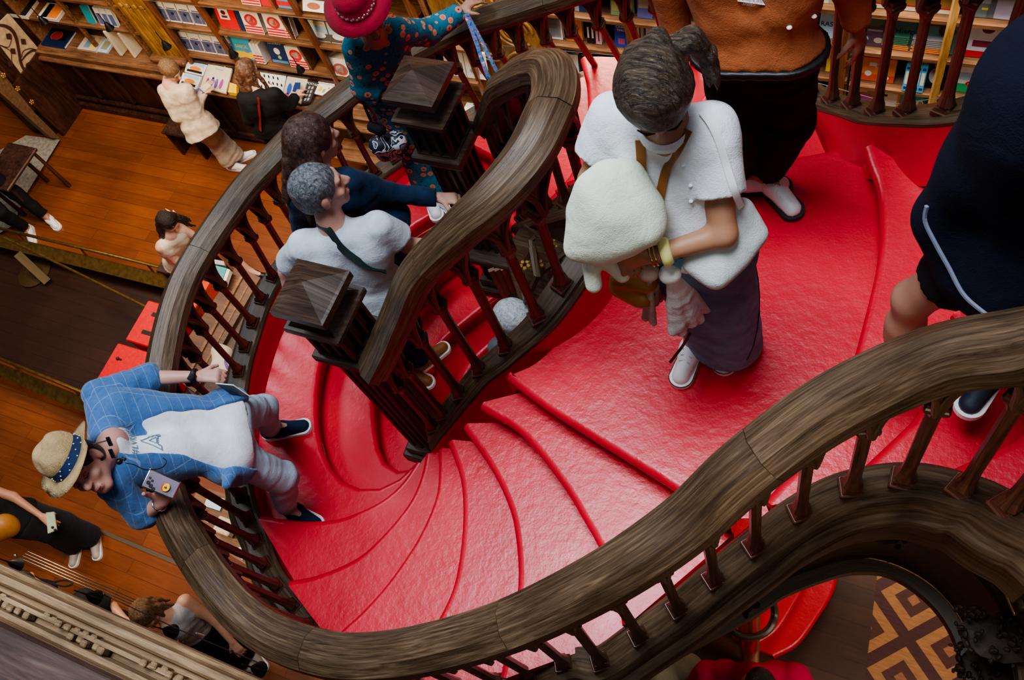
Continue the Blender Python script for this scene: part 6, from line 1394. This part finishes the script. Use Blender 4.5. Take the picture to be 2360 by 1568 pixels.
book(180, 12, 6.12, .12, .22, .02, TEAL, 'teal booklet on the upper shelf, far left bookcase')
row(3, 215, 25, 6.12, .08, .22, .03, WHT, 'white and blue photo spine on the upper shelf beside the golden pilaster', [('r', .5, .4, .8, .6, (.12,.16,.35))], 'white and blue spines, far left', .09)
# middle bookcase behind the far balusters
mid_ = [(1277,36,5.155,.10,.24,RED,'red book with white title just right of the gilt panel',[('t',.5,.35,'OSCAR',.025,WHT)]), (1312,38,5.155,.14,.26,BLK,'black book with white leaves and a green patch behind the middle balusters',[('c',.4,.7,.2,.08,WHT),('c',.5,.4,.2,.1,(.1,.3,.2)),('r',.5,.12,.5,.1,RED)]), (1335,40,5.155,.04,.26,GRY,'thin grey spine next to the black leaf book',[]), (1363,42,5.155,.16,.26,NAV,'navy cloth book with a small gold seal',[('c',.5,.75,.1,.05,CRM)]), (1438,48,5.155,.18,.26,(.20,.28,.14),'green landscape picture book behind the second thick post',[('r',.5,.3,.9,.3,(.4,.35,.12)),('r',.5,.75,.9,.3,(.35,.42,.3))]), (1490,52,5.155,.12,.24,(.16,.14,.36),'indigo picture book with pale photo beside the rust shirt sleeve',[('r',.5,.6,.8,.5,BEI)]),
 (1283,98,5.49,.15,.25,WHT,'white framed certificate style book with fine grey text',[('r',.5,.5,.8,.85,GRY),('r',.5,.5,.74,.8,WHT),('r',.5,.7,.5,.03,GRY),('r',.5,.55,.4,.02,GRY),('r',.5,.4,.5,.02,GRY)]), (1330,106,5.49,.14,.25,ORG,'orange and red picture book behind the second baluster',[('c',.5,.5,.3,.15,(.6,.1,.03)),('r',.5,.85,.8,.15,CRM)]), (1362,110,5.49,.03,.24,BLK,'black narrow book with yellow lettering, left of a pair',[('r',.5,.4,.5,.4,CRM)]), (1372,112,5.49,.03,.24,BLK,'black narrow book touching the pink spine',[('r',.5,.4,.5,.4,CRM)]), (1386,116,5.49,.05,.26,PNK,'pink spine leaning beside the black narrow books',[('r',.5,.5,.2,.8,MAR)]), (1438,124,5.49,.11,.25,(.03,.06,.42),'royal blue paperback with white title behind the balusters',[('t',.5,.65,'CRIME\nTIMES',.028,WHT),('r',.5,.2,.5,.2,(.5,.1,.2))]),
 (1466,122,5.49,.02,.22,BEI,'first of three beige spines left of the ponytail',[]), (1475,123,5.49,.02,.22,CRM,'second of three beige spines left of the ponytail',[]), (1484,124,5.49,.02,.22,BEI,'third of three beige spines left of the ponytail',[]), (1500,126,5.49,.05,.22,WHT,'white book with a red foot beside the ponytail',[('r',.5,.1,1,.15,RED)]),
 (1322,160,5.9,.10,.2,WHT,'white booklet low between the balusters below the orange book',[]), (1352,160,5.9,.12,.2,BLK,'black booklet with white marks low between the balusters',[('r',.5,.7,.6,.2,WHT)]), (1395,165,5.9,.14,.2,WHT,'white and orange booklet low between the balusters',[('c',.6,.6,.2,.2,ORG)])]
for q in mid_: book(q[0], q[1], q[2], q[3], q[4], .03, q[5], q[6], q[7])
for q in ((1078,145,5.49,.13,.25,MAR,'maroon book with a round gold seal behind the far railing',[('c',.7,.7,.12,.07,YEL)],-3.9), (1040,140,5.49,.07,.2,GRY,'grey and white book beside the maroon one behind the newel',[('r',.5,.5,.5,.8,WHT)],0), (1072,215,5.9,.2,.26,WHT,'white book with faint grey title below the maroon one',[('t',.5,.6,'LIVRO',.035,GRY)],0), (1115,212,5.9,.2,.26,WHT,'white book with a grey cloud drawing beside the gilt panel',[('c',.5,.3,.3,.12,GRY)],0)):
    book(q[0], q[1], q[2], q[3], q[4], .03, q[5], q[6], q[7], y=4.75)
sh = thing('wall_shelf', (-3.9, 4.9, 0), 'short oak shelf unit left of the gilt panel behind the far newel', 'shelf')
for h in (5.49, 5.9, 6.3): m = MB(); m.box((-3.95, 4.86, H-h-.012), (.55, .36, .03)); m.build('shelf_board', M_WD, sh)
for x in (-4.2, -3.68): m = MB(); m.box((x, 4.88, 1.3), (.03, .34, 1.4)); m.build('side_board', M_WD2, sh)
book(1095, 250, 6.3, .34, .03, .26, WHT, 'large white sheet with a green edge on the ledge beside the far newel', [('r', .6, .95, .8, .08, GRN)], kind='flat', y=4.62)
# right bookcase
right_ = [(1903,80,5.185,.10,.22,LBL,'pale blue card with a dark monogram beside the black trousers',[('t',.5,.6,'RAS',.05,NAV)]), (2005,110,5.185,.19,.27,(.13,.06,.09),'plum book with green fish and a starfish drawing',[('c',.5,.7,.35,.14,(.10,.22,.12)),('c',.25,.2,.16,.08,LBL),('c',.75,.18,.16,.08,BEI),('r',.5,.45,.7,.05,GRY)]), (2070,118,5.185,.2,.30,(.06,.17,.16),'dark green book lettered down its front behind the book piles',[('t',.6,.45,'Histo',.06,BLK),('r',.3,.7,.2,.06,MAR)]), (2150,128,5.185,.28,.30,(.10,.26,.26),'sea green book with brown bird shapes behind the right pile',[('c',.3,.7,.25,.05,MAR),('c',.7,.55,.2,.12,(.15,.08,.04))]),
 (1932,180,5.53,.19,.27,YEL,'yellow book printed oh! with bright toy shapes',[('t',.35,.62,'oh!',.07,BLK),('t',.5,.42,'hapeu',.03,BLK),('r',.75,.72,.08,.3,SKY),('c',.3,.2,.15,.05,TEAL),('c',.75,.3,.12,.04,RED),('r',.5,.12,.1,.08,SKY)]), (1966,188,5.53,.03,.24,(.25,.25,.55),'thin blue and yellow spine beside the yellow book',[('r',.5,.5,.5,.6,YEL)]), (2018,188,5.53,.24,.25,ORG,'red and orange activity book with small white icons',[('r',.5,.87,1,.24,RED),('r',.5,.12,1,.22,(.75,.1,.04)),('c',.25,.88,.07,.06,WHT),('c',.75,.88,.1,.06,WHT),('t',.6,.5,'Time',.05,WHT),('c',.25,.25,.1,.09,WHT),('c',.7,.15,.16,.08,WHT),('r',.35,.55,.2,.12,WHT)]), (2142,212,5.53,.18,.30,BLK,'black book with a white vase and a pink figure',[('c',.6,.35,.26,.22,WHT),('c',.6,.68,.14,.16,WHT),('c',.6,.86,.2,.10,YEL),('c',.6,.3,.07,.06,(.8,.05,.25))]),
 (2232,215,5.53,.26,.28,WHT,'white book titled TOM with a green hill and red loop',[('t',.7,.8,'TOM',.05,(.2,.35,.2)),('r',.5,.12,1,.24,GRN),('c',.6,.25,.25,.1,RED),('c',.6,.25,.2,.07,WHT),('c',.3,.45,.3,.1,LBL)]), (2258,142,5.185,.28,.34,RED,'large red-edged white book with a dark red tower of books',[('r',.46,.56,.84,.84,(.72,.68,.68)),('c',.5,.62,.14,.09,MAR),('c',.52,.74,.06,.05,NAV),('r',.48,.3,.5,.14,(.3,.04,.08)),('t',.85,.7,'L\nE\nL',.035,GRY)]), (2305,55,4.835,.19,.26,(.42,.36,.40),'mauve sheet of close grey print at the upper right',[('r',.5,.8,.7,.02,GRY),('r',.5,.7,.7,.02,GRY),('r',.5,.6,.7,.02,GRY),('r',.5,.5,.7,.02,GRY)]), (2265,38,4.835,.12,.24,(.16,.20,.18),'grey green book with ornamental panel beside the mauve sheet',[('r',.5,.6,.4,.4,GRY),('r',.5,.25,.3,.06,YEL)])]
for q in right_: book(q[0], q[1], q[2], q[3], q[4], .035, q[5], q[6], q[7])
for k, (px, col, nm) in enumerate(((2088,SKY,'first'), (2100,CRM,'second'), (2112,SKY,'third'), (2124,SKY,'fourth'))): book(px, 196, 5.53, .038, .25, .16, col, nm+' slim blue and cream spine beside the black vase book', [('r', .5, .5, .6, .45, CRM if col == SKY else ORG), ('r', .5, .85, .6, .08, NAV), ('r', .5, .14, .6, .08, NAV)], kind='spine', lean=6)
for i, (px, c1, lab) in enumerate(((2060, (.05,.20,.10), 'green-edged magazine in the left pile on the right bookcase'), (2140, (.35,.33,.30), 'grey and orange magazine in the right pile on the right bookcase'))):
    for k in range(8):
        o = shelfpt(px, 126+8*i, 5.185, 4.97); o[2] += .016*k; col = ORG if k < 3 else c1
        m = MB(); m.box(o+np.array([random.uniform(-.006, .006), 0, .008]), (.17 if i == 0 else .24, .14, .013), bev=.003); q = m.build('magazine', pm(col)); tag(q, lab, 'magazine', 'left pile of magazines' if i == 0 else 'right pile of magazines')
for q in ((1925,228,5.85,.16,.2,LBL,'blue and red patterned book at the foot of the first upper right baluster',[('c',.6,.6,.3,.3,RED),('r',.2,.4,.2,.6,SKY)]), (1978,250,5.85,.22,.2,YEL,'yellow and blue patterned book between the second and third baluster',[('c',.6,.7,.25,.2,(.6,.1,.4)),('c',.4,.3,.3,.2,SKY),('r',.6,.4,.3,.1,RED)]), (2030,258,5.85,.24,.22,CRM,'cream book with a small black tag between the balusters',[('r',.5,.8,.2,.08,BLK),('r',.4,.5,.3,.03,GRY)]), (2105,262,5.85,.26,.2,TEAL,'teal book with a white curl and orange edge low at the right',[('c',.6,.7,.1,.16,WHT),('c',.62,.7,.06,.1,TEAL),('r',.03,.5,.04,1,ORG)])):
    book(q[0], q[1], q[2], q[3], q[4], .03, q[5], q[6], q[7], y=4.9)
for k, (px, y0) in enumerate(((1905, 4.835), (1950, 4.835), (2020, 4.835), (2085, 4.835), (2150, 4.835))):
    book(px, 28+k*5, 4.835, .24, .30, .04, CRM, ['gilt-edged cream box with red frame, nearest the rust shirt', 'gilt-edged cream box with red frame, second at the top edge', 'gilt-edged cream box with red frame, third at the top edge', 'gilt-edged cream box with red frame, fourth at the top edge', 'gilt-edged cream box with red frame, last before the golden post'][k], [('r', .5, .5, .8, .8, RED), ('r', .5, .5, .74, .74, (.62,.42,.12)), ('r', .5, .45, .74, .03, RED)], name='gift_box', cat='box')
# goods on the counters: tins and tote bags
VAN = [('r', .5, .82, .9, .2, LBL), ('c', .5, .48, .34, .2, ORG), ('r', .5, .32, .6, .14, ORG), ('c', .3, .25, .08, .1, BLK), ('c', .7, .25, .08, .1, BLK)]
def flatgood(name, cat, label, quad, h, th, col, arts=(), group=None):
    q = [P(x, y, h) for x, y in quad]; t = thing(name, np.mean(q, 0)-np.array([0, 0, th]), label, cat, group)
    m = MB(); m.prism([p for p in q], (0, 0, -th)); b = m.build('body', pm(col, .8), t)
    for kind, u, v, a, c in arts:
        ctr = q[3]+(q[2]-q[3])*u+(q[0]-q[3])*v+(q[1]-q[2]-q[0]+q[3])*u*v+np.array([0, 0, .002]); ex = (q[2]-q[3]); ey = (q[0]-q[3]); n = 16
        m = MB(); vs = [ctr+ex*math.cos(w)*a[0]+ey*math.sin(w)*a[1] for w in np.linspace(0, 2*math.pi, n, endpoint=False)] if kind == 'c' else [ctr+ex*sx*a[0]+ey*sy*a[1] for sx, sy in ((-1,-1),(1,-1),(1,1),(-1,1))]
        m.add(vs, [tuple(range(len(vs)))]); m.build('print', pm(c), b)
    return t, q
VA = (('r', .5, .82, (.42, .12), LBL), ('c', .5, .45, (.3, .2), ORG), ('r', .5, .2, (.4, .10), BLK))
flatgood('tin', 'tin', 'tin with an orange camper van at the back edge of the counter', ((432,140),(478,150),(468,175),(425,165)), 6.44, .05, WHT, VA); flatgood('tin', 'tin', 'tin with an orange camper van nearest the girl in cream', ((422,167),(465,178),(452,206),(412,194)), 6.44, .05, WHT, VA)
FIG = [('c', .2, .25, (.05, .18), (.35,.04,.14)), ('c', .38, .3, (.06, .2), (.04,.12,.5)), ('c', .55, .28, (.06, .2), (.20,.10,.40)), ('c', .75, .3, (.06, .22), (.45,.06,.30)), ('r', .5, .85, (.15, .015), GRY), ('c', .38, .48, (.05, .05), (.5,.2,.6))]
t, q = flatgood('tote_bag', 'tote bag', 'cream tote bag printed with blue and magenta figures between the two girls', ((480,147),(535,158),(520,215),(462,200)), 6.43, .02, CRM, FIG)
m = MB(); m.tube([q[0]*.7+q[1]*.3, q[0]*.7+q[1]*.3+np.array([0, .09, .02]), q[0]*.3+q[1]*.7+np.array([0, .09, .02]), q[0]*.3+q[1]*.7], .008, 6); m.build('handle', pm(CRM, .8), t)
flatgood('tin', 'tin', 'yellow tin beside the hair of the girl in black', ((530,190),(545,195),(545,215),(525,212)), 6.42, .05, YEL)
BLKF = [('c', .1+.16*(k % 6), .25+.25*(k//6), (.035, .07), BLK) for k in range(17)]+[('c', .5, .45, (.03, .04), RED)]
t, q = flatgood('tote_bag', 'tote bag', 'white tote bag printed with rows of small black figures', ((590,158),(660,172),(650,225),(600,212)), 6.43, .02, WHT, BLKF)
t, q = flatgood('tote_bag', 'tote bag', 'cream tote bag with a blue and pink figure under her phone', ((665,165),(712,174),(692,238),(650,228)), 6.43, .02, CRM, [('c', .25, .4, (.12, .2), (.04,.10,.45)), ('c', .2, .15, (.12, .1), (.4,.05,.2)), ('c', .5, .5, (.1, .1), (.5,.25,.35))])
m = MB(); m.tube([q[0]*.7+q[1]*.3, q[0]*.7+q[1]*.3+np.array([0, .10, .02]), q[0]*.4+q[1]*.6+np.array([0, .10, .02]), q[0]*.4+q[1]*.6], .008, 6); m.build('handle', pm(CRM, .8), t)
t, q = flatgood('postcard_box', 'postcards', 'black postcard board with small white pictures next to the tote bags', ((712,185),(733,190),(715,235),(695,238)), 6.43, .03, (.03,.025,.022), [('r', .3+.35*(k % 2), .15+.18*(k//2), (.12, .06), GRY) for k in range(8)])
lettering(t, 'POSTAIS', .04, P(720,194,6.42), q[1]-q[0], q[0]-q[3], pm(WHT))
for k, quad in enumerate((((740,173),(795,182),(788,200),(733,190)), ((735,192),(770,198),(752,222),(722,215)), ((775,190),(800,195),(800,215),(765,205)))): flatgood('print_sheet', 'print', ['white sheet with yellow botanical drawings at the back of the counter', 'white floral print sheet beside the postcard board', 'white sheet with green leaves next to the handrail'][k], quad, 6.44, .01, WHT, [('c', .3, .5, (.12, .25), YEL), ('c', .6, .4, (.1, .2), (.25,.4,.15)), ('c', .8, .7, (.06, .1), ORG)])
for k in range(6):
    o = P(833, 262, 6.6)+np.array([0, 0, .02*k]); m = MB(); m.box(o, (.26, .18, .016), bev=.003); q_ = m.build('paperback', pm([PUR, (.45,.25,.5), WHT, PUR, (.3,.5,.3), (.5,.35,.55)][k])); tag(q_, ['purple paperback at the bottom', 'lilac paperback second from the bottom', 'white paperback third from the bottom', 'purple paperback fourth from the bottom', 'green paperback just under the top', 'lilac paperback on top'][k]+' of the pile behind the curved rail', 'book', 'pile of purple paperbacks')
# things on the cabinet left of the rail
tbk, q = flatgood('book', 'book', 'teal book with dark bird shapes lying on the cabinet behind the rail', ((468,605),(522,618),(510,652),(462,640)), 6.52, .06, (.06,.30,.32), [('c', .3, .5, (.12, .08), BLK), ('c', .6, .4, (.14, .08), BLK)]); m = MB(); m.prism([P(523,619,6.53), P(530,622,6.53), P(518,656,6.53), P(511,653,6.53)], (0, 0, -.05)); m.build('pages', PAGE, tbk)
flatgood('paper_sleeve', 'paper', 'grey white paper sleeve above the teal book', ((462,592),(515,602),(518,612),(470,604)), 6.5, .03, GRY)
S = SDF(); S.wr = .008; S.wf = 22; S.cap(P(505,810,6.5), P(525,860,6.5), .07, k=.05); S.cap(P(520,815,6.5), P(500,850,6.5), .06, k=.05); o = S.build('tote_bag', cloth('cream canvas', (.55,.50,.40)), None, .01); tag(o, 'crumpled cream canvas bag with a violet print on the cabinet behind the rail', 'tote bag')
m = MB(); pr = onto([o], [P(520+8*math.cos(k*1.05), 828+12*math.sin(k*1.05), 6.35) for k in range(6)], .004); m.add(list(pr), [tuple(range(6))]); z_ = m.build('print', pm((.10,.04,.25)), o)
flatgood('paper_roll', 'paper', 'long cream paper strip lying beside the canvas bag', ((436,812),(446,812),(485,850),(475,855)), 6.55, .02, BEI)
for k, (quad, col, lab) in enumerate((((( 480,1140),(518,1150),(506,1178),(470,1166)), LBL, 'lilac leaflet on the low counter below the rail, right of the phone hand'), (((448,1172),(480,1185),(480,1205),(450,1190)), WHT, 'torn white paper beside an orange pen below the rail'), (((452,1170),(475,1176),(473,1182),(450,1176)), ORG, 'orange pen on the low counter below the rail'), (((550,1262),(556,1262),(562,1290),(556,1290)), WHT, 'small white strip of paper near the lower balusters'))): flatgood('leaflet' if k != 2 else 'pen', 'leaflet' if k != 2 else 'pen', lab, quad, 6.55, .008, col)
cn = thing('service_counter', P(500,1210,H), 'low wooden service counter with a display dish below the near-left rail', 'counter')
m = MB(); m.prism([P(*q, 6.57) for q in ((455,1120),(560,1150),(580,1310),(500,1260),(440,1180))], (0, 0, -.04)); m.build('top', M_WD, cn); m = MB(); m.prism([P(*q, 6.62) for q in ((465,1130),(555,1155),(572,1300),(505,1250),(450,1180))], (0, 0, -.78)); m.build('body', M_WDD, cn)
m = MB(); m.box(P(520,1215,6.5), (.16, .13, .08), bev=.01); o = m.build('glass_box', plain('clear box', (.6,.45,.35), .1)); tag(o, 'small clear display box with a copper base below the rail', 'box')
# ======================= CAMERA, LIGHT =======================
cam = bpy.data.cameras.new('camera'); co = bpy.data.objects.new('camera', cam); C.objects.link(co)
cam.sensor_width = 36; cam.lens = FPX/2360*36; cam.clip_start = .05
M = Matrix(((RT[0], UP[0], -FW[0]), (RT[1], UP[1], -FW[1]), (RT[2], UP[2], -FW[2])))
co.matrix_world = Matrix.Translation((0, 0, H)) @ M.to_4x4()
bpy.context.scene.camera = co
def area(name, loc, size, power, col, aim=None, sizey=None):
    l = bpy.data.lights.new(name, 'AREA'); l.energy = power; l.color = col; l.size = size
    if sizey: l.shape = 'RECTANGLE'; l.size_y = sizey
    o = bpy.data.objects.new(name, l); C.objects.link(o); o.location = loc
    d = Vector(aim)-Vector(loc) if aim is not None else Vector((0, 0, -1)); o.rotation_euler = d.to_track_quat('-Z', 'Y').to_euler(); return o
area('skylight', (-1.6, 1.5, 12.5), 3.4, 620, (.84, .92, 1.0), (-1.2, 1.4, 4), 3.4)
area('rail_sheen_fill', (-10, 4.2, 11), 2.6, 230, (.88, .94, 1.0), (-3.2, 1.6, 3.6))  # added light, placed so the left handrail picks up a sheen
area('shelf_lamp', (-6.0, 3.4, 4.0), 1.4, 60, (1, .78, .52), (-6.5, 5.5, .8))
area('shelf_lamp', (-8.6, 3.6, 4.0), .8, 26, (1, .68, .40), (-8.8, 5, .6))
area('shelf_lamp', (-2.6, 4.7, 4.6), 2.0, 130, (1, .84, .64), (-2.2, 6.0, 1.6), .6)
area('shelf_lamp', (.4, 4.7, 4.6), 2.0, 130, (1, .84, .64), (.4, 6.0, 1.6), .6)
area('hall_lamp', (-6.2, 2.9, 3.2), .5, 26, (1, .62, .3), (-6.8, 3.0, 0))
area('hall_lamp', (-4.9, .1, 2.3), .2, 16, (1, .72, .45), (-5.1, 0.1, 0))
area('well_fill', (1.5, .5, 3.0), .6, 26, (1, .86, .7), (.8, 1.5, 0))  # added fill light for the well and the parquet
area('well_fill', (.25, .15, 5.5), .35, 2.6, (1, .85, .66), (.4, 1.05, 3.6))  # added fill close to the lens, brightens the casing rings
w = bpy.data.worlds.new('hall'); bpy.context.scene.world = w; w.use_nodes = True
bg = w.node_tree.nodes['Background']; bg.inputs[0].default_value = (.55, .6, .75, 1); bg.inputs[1].default_value = .17
bpy.context.scene.view_settings.view_transform = 'AgX'
bpy.context.scene.view_settings.look = 'AgX - Medium High Contrast'
bpy.context.scene.view_settings.exposure = .52
